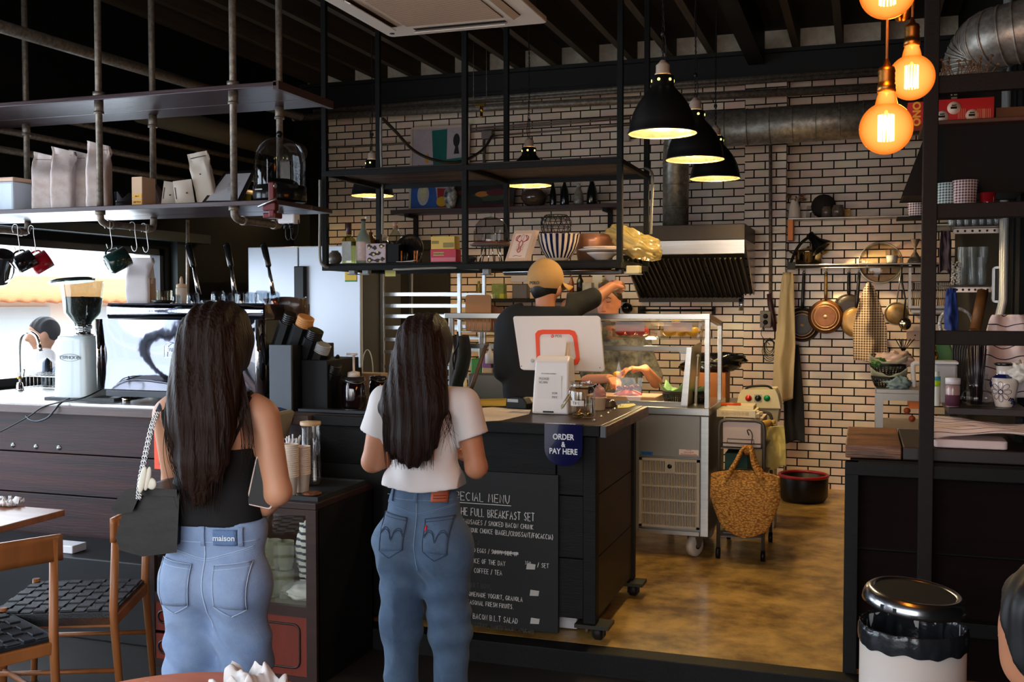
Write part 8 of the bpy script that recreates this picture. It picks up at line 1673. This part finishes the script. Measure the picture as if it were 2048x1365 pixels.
b.build('chain_strap',chrome,hb)
b=MB();P_=spline([L(316,822,2.88),L(328,802,2.92),L(352,790,3.0)],6);b.tube(P_,.008,8,flat=.5);b.build('leather_strap',mat('grey_blue_leather',(70,78,90),.4),hb)
b=MB();c=L(292,960,2.76)
for dx,dy,r,h in((-7,0,.011,.038),(3,-2,.010,.034),(11,8,.016,.016)):b.ball(L(292+dx,960+dy,2.76),(r,.006,h),RY(.25))
b.build('flower_charm',mat('ivory_charm',(226,222,206),.5),hb)
# ---- woman in the white tee ----
pB=at(848,965,D=3.73);pB.z=0;B2=thing('person','woman with long dark hair in a white t-shirt and mid-blue jeans','person',pB,.06)
tor=[('c',(-.115,0,1.295),(.115,0,1.295),.056,.056,.9),('c',(0,0,1.28),(0,0,1.08),.108,.10,.8),('c',(-.045,0,1.24),(-.035,0,1.07),.085,.072,.85),('c',(.045,0,1.24),(.035,0,1.07),.085,.072,.85)]
aL=[('c',(-.155,0,1.285),(-.195,-.01,1.075),.044,.038),('c',(-.195,-.01,1.075),(-.07,.16,1.09),.037,.026)];aR=[('c',(.155,0,1.285),(.20,-.01,1.07),.044,.038),('c',(.20,-.01,1.07),(.11,.19,1.08),.037,.026)]
body('body',tor+aL+aR+[('c',(0,.02,1.34),(0,.03,1.42),.048,.046),('e',(0,.045,1.5),(.074,.093,.108))]+hand((-.07,.16,1.09),(.9,.4,0),(0,0,1),.4,.95,-1)+hand((.11,.19,1.08),(-.7,.6,0),(0,0,1),.4,.95,1),skin2,B2,.006,.018)
tee=mat('white_cotton',(232,224,222),.85,bump=(260,.08))
body('t_shirt',infl(tor,.010)+[('c',(-.15,0,1.29),(-.178,-.004,1.185),.060,.062),('c',(.15,0,1.29),(.180,-.004,1.185),.060,.062),('c',(-.06,0,.99),(.06,0,.99),.098,.098,.85)],tee,B2,.0055,.022,lambda X,Y,Z:.0035*np.sin(30*Z+16*X+4*np.sin(9*X))*np.clip((1.2-Z)*6,0,1)+.002*np.sin(70*X+8*Z),lambda X,Y,Z:np.maximum(np.maximum(0.992-.010*np.cos(16*X)-Z,Z-1.352),np.where(np.abs(X)>.145,1.175+.35*(np.abs(X)-.18)-Z,-1)))
midd=denim('mid_blue_denim',(92,116,142),(56,76,104))
j2=body('jeans',legs(.04,.100,0,.80,.078,.072,.056),midd,B2,.007,.045,fold(.0055),lambda X,Y,Z:Z-1.005);JB2=bvh(j2);jean_details(B2,JB2,1.0,'mid_blue_denim',(120,146,176),True,None)
b=MB();patch(b,JB2,((.052,.998),(.105,.998),(.105,.950),(.052,.950)),.006,6);lt=b.build('leather_patch',mat('orange_leather_patch',(186,92,62),.6,var=(30,.2)),B2,local=True,solid=.003)
b=MB();[seam(b,JB2,((.060,z),(.098,z)),.0011,.0095,3)for z in(.988,.970,.962)];b.build('patch_print',mat('brown_ink',(96,40,30),.7),lt,local=True)
b=MB();patch(b,JB2,((.040,.868),(.047,.868),(.046,.85),(.040,.85)),.008,3);b.build('red_tab',mat('red_tab',(200,30,40),.6),B2,local=True,solid=.002)
body('hair',hair_shape(1.11,.075,((-.01,-.115,1.18),),1.505)+[('c',(-.045,-.1,1.3),(-.05,-.112,1.14),.058,.040,.55),('c',(.035,-.1,1.3),(.03,-.112,1.14),.06,.044,.55)],hairm,B2,.005,.03,hx)
def stB(rnd):x=rnd.uniform(-.085,.085);x2=x*rnd.uniform(.9,1.2)-.008;return spline([(x,-.075,1.42),(x*1.2,-.125,1.3),(x2,-.138,1.2),(x2*.95,-.13,rnd.uniform(1.07,1.13))],4)
strands(MB(),300,stB,.0019,5).build('loose_strands',hairm,B2,local=True)
strands(MB(),26,lambda rnd:spline([(.085,-.03,1.44),(.105,-.07,1.32),(rnd.uniform(.10,.15),-.1,1.24),(rnd.uniform(.09,.17),-.1,rnd.uniform(1.1,1.2))],4),.0014,6).build('side_strands',hairm,B2,local=True)
# ---- man in the cap ----
pM=at(1088,700,Y=5.74);pM.z=0;C_=thing('person','man in a tan cap and black t-shirt reaching right behind the counter','person',Vector((pM.x,pM.y,.1)),.2)
def m3(px,py,dy=0.):v=wm(C_).inverted()@at(px,py,Y=5.74+dy);return tuple(v)
sh=m3(1015,655);sr=m3(1138,615,.05);el=m3(1005,742,-.04);hl=m3(1018,762,.18);er=m3(1188,600,.18);hr=m3(1222,574,.34)
tm=[('c',m3(1042,646),m3(1130,628),.062,.062),('c',sh,sr,.066,.072,.85),('c',m3(1050,660),m3(1058,830),.155,.125,.72),('c',m3(1100,650),m3(1092,830),.15,.125,.72)]
body('body',[('c',m3(1040,700),m3(1050,820),.11,.11,.7),('c',sh,el,.05,.043),('c',el,hl,.042,.03),('c',sr,er,.05,.045),('c',er,hr,.043,.03),('c',m3(1088,645),m3(1092,590),.06,.056),('e',m3(1093,568,.03),(.078,.1,.118),-.5),('e',m3(1119,582,.02),(.014,.02,.03))]+hand(hl,(.7,.5,-.2),(0,-.3,-.9),.5,1.05,-1)+hand(hr,(.28,.75,.22),(0,.2,-1),.7,1.),skin2,C_,.007,.02)
body('t_shirt',infl(tm,.008)+[('c',sh,el,.066,.060),('c',sr,m3(1184,596,.13),.068,.062),('c',m3(1060,820),m3(1066,900),.14,.13,.75),('c',m3(1075,648),m3(1098,640),.085,.085,.8)],mat('black_cotton',(24,25,26),.85,bump=(200,.1)),C_,.008,.03,lambda X,Y,Z:.004*np.sin(26*Z+13*X),lambda X,Y,Z:np.where(np.abs(X)<.13,Z-(m3(1090,613)[2]),-1.))
body('trousers',[('c',(-.07,0,.92),(-.09,0,.05),.1,.06),('c',(.07,0,.92),(.09,0,.05),.1,.06)],blackpaint,C_,.012)
body('hair',[('e',m3(1091,572,.02),(.084,.102,.104),-.5)],mat('black_hair',(14,13,13),.5),C_,.006,.02,None,lambda X,Y,Z:m3(1090,611)[2]-Z)
capm=mat('tan_cotton_cap',(196,152,96),.85,var=(5,.15),bump=(160,.2));cc=m3(1091,556,.02)
body('cap',[('e',cc,(.100,.118,.112),-.5)],capm,C_,.0045,.02,None,lambda X,Y,Z:np.maximum(cc[2]-.098+.25*(X-cc[0])-Z,.050-np.sqrt((X-cc[0]+.035)**2+((Z-cc[2]+.105)*.9)**2)-np.where(Y>cc[1],1,0)))
b=MB();u=Vector((math.cos(.45),math.sin(.45),0));w_=Vector((-u.y,u.x,0));b.grid(lambda s,v:Vector(cc)+u*(.085+.085*v*(1-(2*s-1)**2*.6))+w_*(2*s-1)*.085*(1-.3*v)+Vector((0,0,-.02-.03*v-.03*(2*s-1)**2)),14,6);b.build('cap_brim',capm,C_,local=True,solid=.004)
b=MB();b.ball(Vector(cc)+Vector((0,0,.113)),(.008,.008,.004));b.build('cap_button',capm,C_,local=True)
q=wm(C_)@Vector(cc);text('lettering','POLO',TR(q.x-.030,q.y-.118,q.z-.032)@RZ(-.22)@RX(PI/2-.1),.024,dk2,C_,bold=.0006)
# ---- cook behind the display ----
pC=at(1232,700,Y=7.3);D_=thing('person','cook in a grey patterned shirt leaning over the prep counter','person',Vector((pC.x,7.3,.1)),.0)
def c3(px,py,dy=0.):return tuple(wm(D_).inverted()@at(px,py,Y=7.3+dy))
hd=c3(1217,605,-.12);f=Vector((-.1,-1,-.35)).normalized()
w1,w2=c3(1218,757,-.55),c3(1290,738,-.55)
face=[('e',hd,(.078,.095,.11)),('e',tuple(Vector(hd)+Vector((-.008,-.05,-.05))),(.055,.05,.06)),('c',tuple(Vector(hd)+Vector((-.010,-.093,-.0))),tuple(Vector(hd)+Vector((-.014,-.108,-.036))),.009,.014),('e',tuple(Vector(hd)+Vector((-.035,-.08,-.03))),(.022,.02,.018)),('e',tuple(Vector(hd)+Vector((.025,-.08,-.03))),(.022,.02,.018)),('e',tuple(Vector(hd)+Vector((-.010,-.092,-.062))),(.022,.013,.009)),('e',tuple(Vector(hd)+Vector((.080,0,-.01))),(.012,.02,.03)),('e',tuple(Vector(hd)+Vector((-.080,0,-.01))),(.012,.02,.03))]
body('body',face+[('c',c3(1228,660,-.02),c3(1222,630,-.08),.055,.052),('c',c3(1190,690),c3(1175,760,-.25),.045,.04),('c',c3(1175,760,-.25),w1,.038,.028),('c',c3(1285,690),c3(1312,765,-.2),.045,.04),('c',c3(1312,765,-.2),w2,.04,.029)]+hand(w1,(.3,-.5,.0),(.2,-.2,-1),.55,1.,-1)+hand(w2,(-.8,-.35,.05),(-.1,-.1,-1),.5,1.,1),skinm('flushed_skin',(216,140,108)),D_,.0055,.014)
b=MB()
for s in(-.035,.022):b.tube(spline([Vector(hd)+Vector((s-.014,-.094,.004)),Vector(hd)+Vector((s,-.101,-.001)),Vector(hd)+Vector((s+.016,-.092,.004))],4),.002,5);b.tube(spline([Vector(hd)+Vector((s-.018,-.089,.026)),Vector(hd)+Vector((s,-.096,.032)),Vector(hd)+Vector((s+.018,-.087,.026))],4),.003,5)
b.build('lashes_and_brows',mat('dark_brow',(50,30,24),.8),D_,local=True)
b=MB();b.ball(Vector(hd)+Vector((-.010,-.103,-.063)),(.018,.005,.006));b.build('lips',mat('lip_red',(176,84,76),.5),D_,local=True)
body('hair',[('e',tuple(Vector(hd)+Vector((0,.025,.03))),(.092,.10,.105)),('e',tuple(Vector(hd)+Vector((-.03,.0,.12))),(.045,.04,.04))],mat('brown_hair',(62,42,30),.5,var=(20,.4),bump=(50,.5)),D_,.006,.02,None,lambda X,Y,Z:np.maximum(hd[2]-.02-Z-1.*(Y-hd[1]-.02),-(Z-hd[2]-.045)-1.3*(Y-hd[1]+.06)))
cam_m=mat('grey_camo_shirt',(128,124,116),.85,var=(13,.7),col2=(44,44,46),bump=(20,.3))
body('shirt',[('c',c3(1195,680),c3(1280,680),.07,.07,.85),('c',c3(1218,690),c3(1222,830,-.1),.14,.13,.75),('c',c3(1250,690),c3(1246,830,-.1),.14,.13,.75),('c',c3(1190,690),c3(1176,750,-.22),.066,.056),('c',c3(1285,690),c3(1308,752,-.17),.066,.058)],cam_m,D_,.008,.03,lambda X,Y,Z:.005*np.sin(24*Z+15*X))
body('trousers',[('c',(-.07,-.05,.92),(-.09,0,.05),.12,.06),('c',(.08,-.05,.92),(.09,0,.05),.12,.06)],blackpaint,D_,.012)
b=MB();q=Vector(c3(1238,750,-.60));b.ball(q,(.042,.02,.022),RY(-.2));o=solo('lemon_piece',MB().ball(wm(D_)@q,(.04,.02,.022),RY(.2)),mat('lemon_yellow',(242,186,40),.35),'bright yellow piece of fruit held in the cook\'s right hand','food')
b=MB();q=at(1228,772,Y=6.68);b.grid(lambda u,v:q+Vector((-.04+.09*u-.02*v,.01*math.sin(u*6),.03-.07*v+.03*u)),8,8);solo('patterned_napkin',b,mat('cream_spot_paper',(226,206,150),.7,var=(40,.3),col2=(120,96,70)),'cream patterned wrapping paper hanging from the cook\'s hand','paper',solid=.002)
# ---- passer-by outside the window ----
E_=thing('person','man with dark hair bending his head outside the left window','person',Vector((-5.62,6.0,-.11)),-.6);z0=1.53
body('body',[('e',(0,0,z0),(.078,.095,.115)),('c',(0,.0,z0-.1),(0,.02,z0-.2),.055,.06),('c',(0,-.088,z0-.01),(0,-.102,z0-.03),.010,.013),('e',(.080,0,z0),(.012,.02,.03)),('e',(-.080,0,z0),(.012,.02,.03)),('c',(-.17,0,z0-.28),(-.2,-.1,z0-.5),.05,.04),('c',(.17,0,z0-.28),(.2,-.1,z0-.5),.05,.04),('c',(-.2,-.1,z0-.5),(-.1,-.3,z0-.55),.04,.03),('c',(.2,-.1,z0-.5),(.1,-.3,z0-.55),.04,.03)]+hand((-.1,-.3,z0-.55),(.5,-.7,0),(0,0,-1),.4)+hand((.1,-.3,z0-.55),(-.5,-.7,0),(0,0,-1),.4,1,-1),skin,E_,.007)
body('hair',[('e',(0,.02,z0+.035),(.09,.105,.10))],mat('black_hair',(14,13,13),.5),E_,.006,.02,lambda X,Y,Z:.002*np.sin(150*X+60*Y),lambda X,Y,Z:np.maximum(z0-.04-Z,-(Z-z0-.04)-1.2*(Y+.06)))
body('white_shirt',[('c',(-.15,0,z0-.24),(.15,0,z0-.24),.07,.07),('c',(0,0,z0-.25),(0,0,z0-.75),.17,.16,.7),('c',(-.17,0,z0-.28),(-.2,-.08,z0-.42),.07,.06),('c',(.17,0,z0-.28),(.2,-.08,z0-.42),.07,.06),('c',(-.08,0,.8),(-.09,0,.05),.1,.06),('c',(.08,0,.8),(.09,0,.05),.1,.06)],tee,E_,.01)
# ---- seated guest at the lower right corner ----
pS=at(2120,1280,D=1.9);G_=thing('person','dark-haired seated guest cut off by the lower right corner','person',Vector((pS.x,pS.y,0)),-2.45);z0=pS.z
body('body',[('e',(0,-.02,z0),(.078,.098,.115)),('c',(0,.0,z0-.08),(0,.02,z0-.2),.055,.06),('e',(.082,0,z0-.02),(.012,.02,.032)),('e',(-.082,0,z0-.02),(.012,.02,.032)),('c',(0,-.108,z0-.01),(0,-.125,z0-.03),.010,.013),('e',(0,-.06,z0-.06),(.055,.05,.055))],skin2,G_,.006)
body('hair',[('e',(0,.02,z0+.03),(.112,.125,.125)),('e',(0,.05,z0-.03),(.1,.09,.1))],mat('black_hair',(14,13,13),.5),G_,.006,.03,lambda X,Y,Z:.004*np.sin(90*X+40*Z)+.002*np.sin(160*Y),lambda X,Y,Z:-(Z-z0+.02)-1.5*(Y+.02)-.0)
body('dark_shirt',[('c',(-.15,.03,z0-.26),(.15,.03,z0-.26),.07,.07),('c',(0,.03,z0-.27),(0,.03,z0-.55),.16,.16,.75),('c',(-.08,0,.5),(-.1,-.42,.5),.08,.07),('c',(.08,0,.5),(.1,-.42,.5),.08,.07),('c',(-.1,-.42,.5),(-.1,-.42,.05),.065,.05),('c',(.1,-.42,.5),(.1,-.42,.05),.065,.05)],mat('charcoal_cloth',(34,33,34),.9),G_,.01)
# ======================= DINING SIDE: CABINET, CHAIRS, TABLES =======================
KX0,KX1,KY0,KY1,KZ=-3.066,-2.20,3.885,4.43,.797
t=thing('display_cabinet','low dark wooden cabinet with glass front and red-brown doors','cabinet',(-2.63,4.15,0));dw=mat('dark_cabinet_wood',(58,36,32),.4,var=(3,.4),stretch=(1,1,8));rw=mat('red_brown_panel',(120,48,34),.4,var=(3,.25),stretch=(6,1,1))
b=MB();b.box(KX0,KY0,KZ-.03,KX1,KY1,KZ);b.build('top',dw,t,bevel=.004)
b=MB();b.box(KX1-.02,KY0+.02,0,KX1,KY1,KZ-.03);b.build('side_panel',blackwood,t);b=MB();b.box(KX0,KY0+.02,0,KX0+.02,KY1,KZ-.03);b.build('side_panel',dw,t)
b=MB();b.box(KX0,KY1-.015,0,KX1,KY1,KZ-.03);b.build('back_panel',dw,t)
for a in((KX0,KX0+.04,0,KZ-.03),(KX1-.05,KX1,0,KZ-.03),(-2.93,-2.90,0,KZ-.03)):b=MB();b.box(a[0],KY0,a[2],a[1],KY0+.03,a[3]);b.build('stile',dw,t,bevel=.002)
for z0,z1 in((.30,.345),(KZ-.055,KZ-.03),(.0,.04)):b=MB();b.box(KX0+.04,KY0+.001,z0,KX1-.05,KY0+.028,z1);b.build('rail',dw,t)
b=MB();b.box(KX0+.02,KY0+.03,.315,KX1-.02,KY1-.02,.335);b.build('shelf',mat('grey_shelf_paper',(120,116,104),.6),t)
b=MB();b.box(-2.90,KY0+.010,.345,KX1-.05,KY0+.014,KZ-.055);b.box(KX0+.04,KY0+.010,.345,-2.93,KY0+.014,KZ-.055);b.build('glass_front',glassmat('jar_glass3',(250,248,240),.02,1.45,.9),t)
b=MB();b.box(-2.90,KY0+.006,.04,KX1-.05,KY0+.02,.30);d=b.build('door',rw,t)
R_=rrect(-2.86,.075,KX1-.085,.265,.03,4);b=MB();b.tube([(x,KY0+.004,z)for x,z in R_+R_[:1]],.005,6,cap=False);b.build('moulding',dw,d)
for z0,z1 in((.17,.30),(.04,.155)):b=MB();b.box(KX0+.04,KY0+.004,z0,-2.93,KY0+.02,z1);d=b.build('drawer',mat('bright_red_brown',(150,58,38),.4,var=(3,.2)),t);b=MB();b.tube([((KX0-2.89)/2+.028*math.cos(s),KY0-.004,(z0+z1)/2+.028*math.sin(s))for s in np.linspace(0,2*PI,19)],.005,6,cap=False);b.build('ring_pull',dw,d)
point('cabinet_fill_light',(-2.5,4.0,.70),.5,(.9,.95,1),.05)  # unseen point light filling the cabinet; no lamp is built there
for k in range(8):
 X=-2.62+.085*(k%4)*.75;lev=k//4;b=MB();z=.336+.13*lev;b.open_lathe([(.028,0),(.036,.04),(.037,.125)],(X,4.02,z),n=24);b.lathe([(.028,0),(.028,.006),(0,.006)],(X,4.02,z),n=24);solo('ribbed_glass',b,mat('grey_green_glass',(150,158,146),.08,alpha=.5,coat=.5),('upper' if lev else 'lower')+' ribbed glass stacked behind the cabinet window','glass',('upper' if lev else 'lower')+' ribbed glasses in the cabinet')
sb=checkm('blue_striped_linen',(196,204,214),(52,60,78),34,axes=('Z',),duty=.4)
b=blob((-2.33,4.1,.53),(.085,.07,.17),3,.2,4);solo('striped_linen',b,sb,'folded blue and white striped linen behind the cabinet glass','linen')
b=blob((-2.34,4.06,.365),(.12,.08,.04),9,.25,3);solo('white_linen',b,mat('white_linen',(206,214,226),.9),'white cloth lying under the striped linen in the cabinet','linen')
TZ=KZ+.012
def onc(px,Y):p=at(px,980,Y=Y);p.z=TZ+.001;return p
t0=thing('serving_tray','black rectangular tray on top of the display cabinet','tray',(-2.4,4.1,KZ));b=MB();b.box(-2.86,3.93,KZ+.001,KX1-.02,4.38,TZ);b.build('base',mat('slate_tray',(44,46,48),.35),t0);b=MB();[b.box(*q)for q in((-2.87,3.92,KZ+.001,KX1-.01,3.93,KZ+.02),(-2.87,4.38,KZ+.001,KX1-.01,4.39,KZ+.02),(-2.87,3.93,KZ+.001,-2.86,4.38,KZ+.02),(KX1-.02,3.93,KZ+.001,KX1-.01,4.38,KZ+.02))];b.build('rim',mat('slate_tray',(44,46,48),.35),t0)
pc=mat('paper_cup_white',(226,206,188),.65);b=MB();b.lathe([(.0275,0),(.029,.002),(.036,.078),(.0385,.080),(.0385,.086),(.035,.086),(.028,.004),(0,.004)],n=28)
cup=solo('paper_cup',b,pc,'x','cup');first=True
for px,Y,n,lab,gg in((580,3.97,16,'white paper cup in the taller stack on the black tray','taller cup stack'),(604,4.05,14,'white paper cup in the shorter stack on the black tray','shorter cup stack')):
 p=onc(px,Y)
 for k in range(n):
  q=p+Vector((0,0,.0092*k));
  if first:cup.location=q;cup['label']=lab;cup['group']=gg;first=False
  else:dup(cup,q,.3*k,lab,gg)
p=onc(624,4.0);b=MB();b.lathe([(.035,0),(.043,.004),(.043,.010),(.03,.014),(0,.012)],p,n=30);solo('woven_coaster',b,mat('rattan_brown',(130,76,44),.6,var=(60,.5),bump=(90,.8)),'small round brown woven coaster at the tray corner','coaster')
p=onc(622,4.22);t=thing('glass_pitcher','tall slim glass pitcher with a wooden lid on the tray','pitcher',p)
b=MB();b.open_lathe([(0,.003),(.044,.003),(.049,.012),(.045,.16),(.043,.26),(.045,.275)],p,n=36);b.lathe([(0,.006),(.04,.006),(.045,.014),(0,.02)],p,n=30);b.build('glass',tg,t)
b=MB();b.lathe([(.046,.277),(.048,.281),(.048,.294),(0,.297)],p,n=36);b.build('wooden_lid',mat('pale_lid_wood',(206,170,130),.5,var=(6,.15)),t)
b=MB();b.tube(spline([p+Vector((.03,-.03,.22)),p+Vector((.05,-.055,.215)),p+Vector((.052,-.058,.15)),p+Vector((.036,-.036,.125))],6),.006,8);b.build('handle',tg,t)
p=onc(576,4.22);t=thing('straw_box','wooden box holding white straws behind the paper cups','box',p);b=MB();b.box(p.x-.05,4.17,TZ,p.x+.055,4.27,TZ+.12);b.build('box',mat('straw_box_wood',(110,70,50),.5),t,bevel=.003)
for k in range(24):
 rnd=random.Random(k);a,c=p+Vector((rnd.uniform(-.035,.04),rnd.uniform(-.03,.03),.1)),p+Vector((rnd.uniform(-.06,.075),rnd.uniform(-.03,.04),rnd.uniform(.19,.235)));b=MB();b.tube([a,c],.004,6);solo('paper_straw',b,mat('white_straw',(226,224,224),.6),'white wrapped straw in the wooden straw box','straw','white straws in the box')
for i,(x0,x1,y0,y1,col,lab,lean)in enumerate(((536,553,817,872,(30,40,96),'blue menu book leaning at the counter behind the straws',.3),(553,560,822,878,(206,196,176),'pale menu book just right of the blue one',.3),(561,567,822,882,(150,140,120),'beige menu book, rightmost of the leaning group',.3))):
 a,c=at(x0,y1,Y=4.40),at(x1,y0,Y=4.40);b=MB();b.add([(a.x,4.3,a.z),(c.x-.01,4.3,a.z),(c.x-.01,4.45,a.z),(a.x,4.45,a.z),(a.x+.035,4.3,c.z),(c.x+.03,4.3,c.z-.01),(c.x+.03,4.45,c.z-.01),(a.x+.035,4.45,c.z)],[(3,2,1,0),(4,5,6,7),(0,1,5,4),(1,2,6,5),(2,3,7,6),(3,0,4,7)]);solo('menu_book',b,mat('book_%d'%i,col,.5),lab,'book')
b=MB();b.box(-2.87,4.28,TZ,-2.55,4.46,at(560,880,Y=4.40).z);solo('menu_rack',b,mat('menu_rack_black',(20,20,20),.5),'black box rack holding the menu books','rack')
a,c=at(312,985,Y=4.45),at(352,850,Y=4.45);t=thing('orange_poster','orange card with navy lettering behind the woman in the black top','poster',a);b=MB();b.box(a.x,4.44,KZ+.001,c.x,4.446,c.z);b.build('card',mat('orange_card',(240,84,50),.5),t);text('lettering','N',TR(a.x+.06,4.438,a.z+.17)@RX(PI/2),.09,mat('navy_ink',(40,30,70),.6),t)
# chairs
wood=mat('honey_chair_wood',(158,96,50),.4,var=(3,.3),stretch=(3,3,.6));web=mat('black_webbing',(30,33,38),.4,bump=(200,.3))
def chair():
 t=thing('dining_chair','x','chair',(0,0,0));W2=.24
 def leg(x,y,z,dx=0,r=.017):b=MB();b.tube([(x+dx*.6,y,0),(x,y,.42),(x+(.0 if z<.5 else .015),y,z)],[r*.8,r,r*.9],12);b.build('leg',wood,t,local=True)
 for y in(-W2,W2):leg(0,y,.80,.05);leg(-.46,y,.45,-.03)
 b=MB();b.box(-.46,-W2-.012,.375,0,-W2+.012,.42);b.build('rail',wood,t,local=True,bevel=.004);b=MB();b.box(-.46,W2-.012,.375,0,W2+.012,.42);b.build('rail',wood,t,local=True,bevel=.004)
 for x in(-.46,0):b=MB();b.box(x-.012,-W2,.375,x+.012,W2,.42);b.build('rail',wood,t,local=True,bevel=.004)
 for z,y in((.2,-W2),(.2,W2)):b=MB();b.tube([(-.47,y,z),(.02,y,z)],.010,8);b.build('stretcher',wood,t,local=True)
 b=MB();n=9;s=.46/n
 b.box(-.47,-W2-.01,.422,.0,W2+.01,.434)
 for i in range(n):
  for j in range(n):
   x,y=-.465+s*i,-W2+.005+(.47/n)*j;h=.443 if(i+j)%2 else .438;g=.002
   b.box(x+g+(0 if(i+j)%2 else .004),y+g+(.004 if(i+j)%2 else 0),.434,x+s-g-(0 if(i+j)%2 else .004),y+.47/n-g-(.004 if(i+j)%2 else 0),h)
 for yy in(-W2-.012,W2+.006):b.box(-.465,yy,.385,-.005,yy+.006,.436)
 b.build('woven_seat',web,t,local=True,bevel=.0012)
 b=MB();b.grid(lambda u,v:Vector((.018+.045*math.sin(PI*u)-.01,-W2-.03+(2*W2+.06)*u,.715+.095*v+.012*math.sin(PI*u))),20,4);b.build('back_rail',wood,t,local=True,solid=.018)
 return t
ch=chair();G1='woven-seat wooden chairs at the left table'
p=at(224,1040,Z=.80);r_=.42;ch.location=(p.x-.24*math.sin(r_),p.y+.24*math.cos(r_),0);ch.rotation_euler=(0,0,r_);ch['label']='wooden chair with black woven seat, the one nearer the bar counter and handbag';ch['group']=G1
p=at(104,1076,Z=.80);r_=-.42;dup(ch,(p.x+.24*math.sin(r_),p.y-.24*math.cos(r_),0),r_,'wooden chair with curved back and black woven seat at the left edge',G1)
t=thing('dining_table','wooden dining table corner at the left edge with a napkin','table',(-3.65,3.25,0));wt=mat('walnut_table',(150,96,66),.35,var=(3,.3),stretch=(1,8,1));b=MB();b.box(-4.1,2.9,.722,-3.29,3.63,.75);b.build('table_top',wt,t,bevel=.003);b=MB();b.tube([(-3.7,3.3,.02),(-3.7,3.3,.722)],.03,14);b.lathe([(.2,0),(.2,.012),(.04,.03),(0,.03)],(-3.7,3.3,0),n=30);b.build('pedestal',steel_blk,t)
nap=mat('white_tissue',(228,224,224),.8,bump=(14,.4))
def tissue(c,s,seed,lab,kk=2.6):
 def f(u,v):
  x,y=2*u-1,2*v-1;n=mnoise.noise(Vector((x*kk,y*kk,seed)));n2=mnoise.noise(Vector((x*kk*2,y*kk*2,seed+5)));return Vector(c)+Vector((x*s*(1+.3*n),y*s*.8*(1+.3*n2),.004+s*.9*abs(n+.4*n2)+.3*s*max(0,.6-x*x-y*y)))
 b=MB();b.grid(f,36,36);return solo('paper_napkin',b,nap,lab,'napkin')
q=at(14,1012,Z=.75);tissue(q,.055,2.3,'crumpled white napkin on the wooden table corner')
q=at(330,1350,Z=.72);ctr=Vector((q.x*.865,q.y*.865,0));t=thing('round_table','orange-brown round tabletop at the bottom edge of the photo','table',ctr);RT=(Vector((q.x,q.y,0))-ctr).length
b=MB();b.lathe([(RT-.01,.695),(RT,.70),(RT,.718),(RT-.006,.722),(0,.722)],ctr,n=64);b.build('table_top',mat('orange_brown_table',(236,124,50),.3,var=(3,.2),stretch=(1,8,1)),t);b=MB();b.tube([ctr+Vector((0,0,.0)),ctr+Vector((0,0,.7))],.03,12);b.build('pedestal',steel_blk,t)
q=at(497,1372,Z=.74);q.z=.724;tissue(q,.072,7.1,'folded white napkin standing on the round table in front',1.6)
q=at(293,1420,Z=.78);b=MB();q.z=.723;b.lathe([(.02,0),(.022,.06),(.012,.075),(.008,.10),(.007,.115),(0,.116)],q,n=16);solo('small_bottle',b,mat('white_nozzle',(226,220,216),.4),'small white nozzle bottle on the round table','bottle')
b=MB();b.box(-5.1,4.1,0,-3.1,4.48,.40);solo('bench',b,mat('bench_black',(18,18,19),.5),'low black bench along the bar counter behind the chairs','bench',bevel=.006)
a,c=at(82,1140,Y=4.2),at(160,1155,Y=4.2);b=MB();b.box(a.x,4.15,.401,c.x,4.25,.44);solo('tissue_pack',b,mat('white_plastic',(225,222,225),.4),'white tissue pack lying on the bench behind the woven chair','tissue pack',bevel=.004)
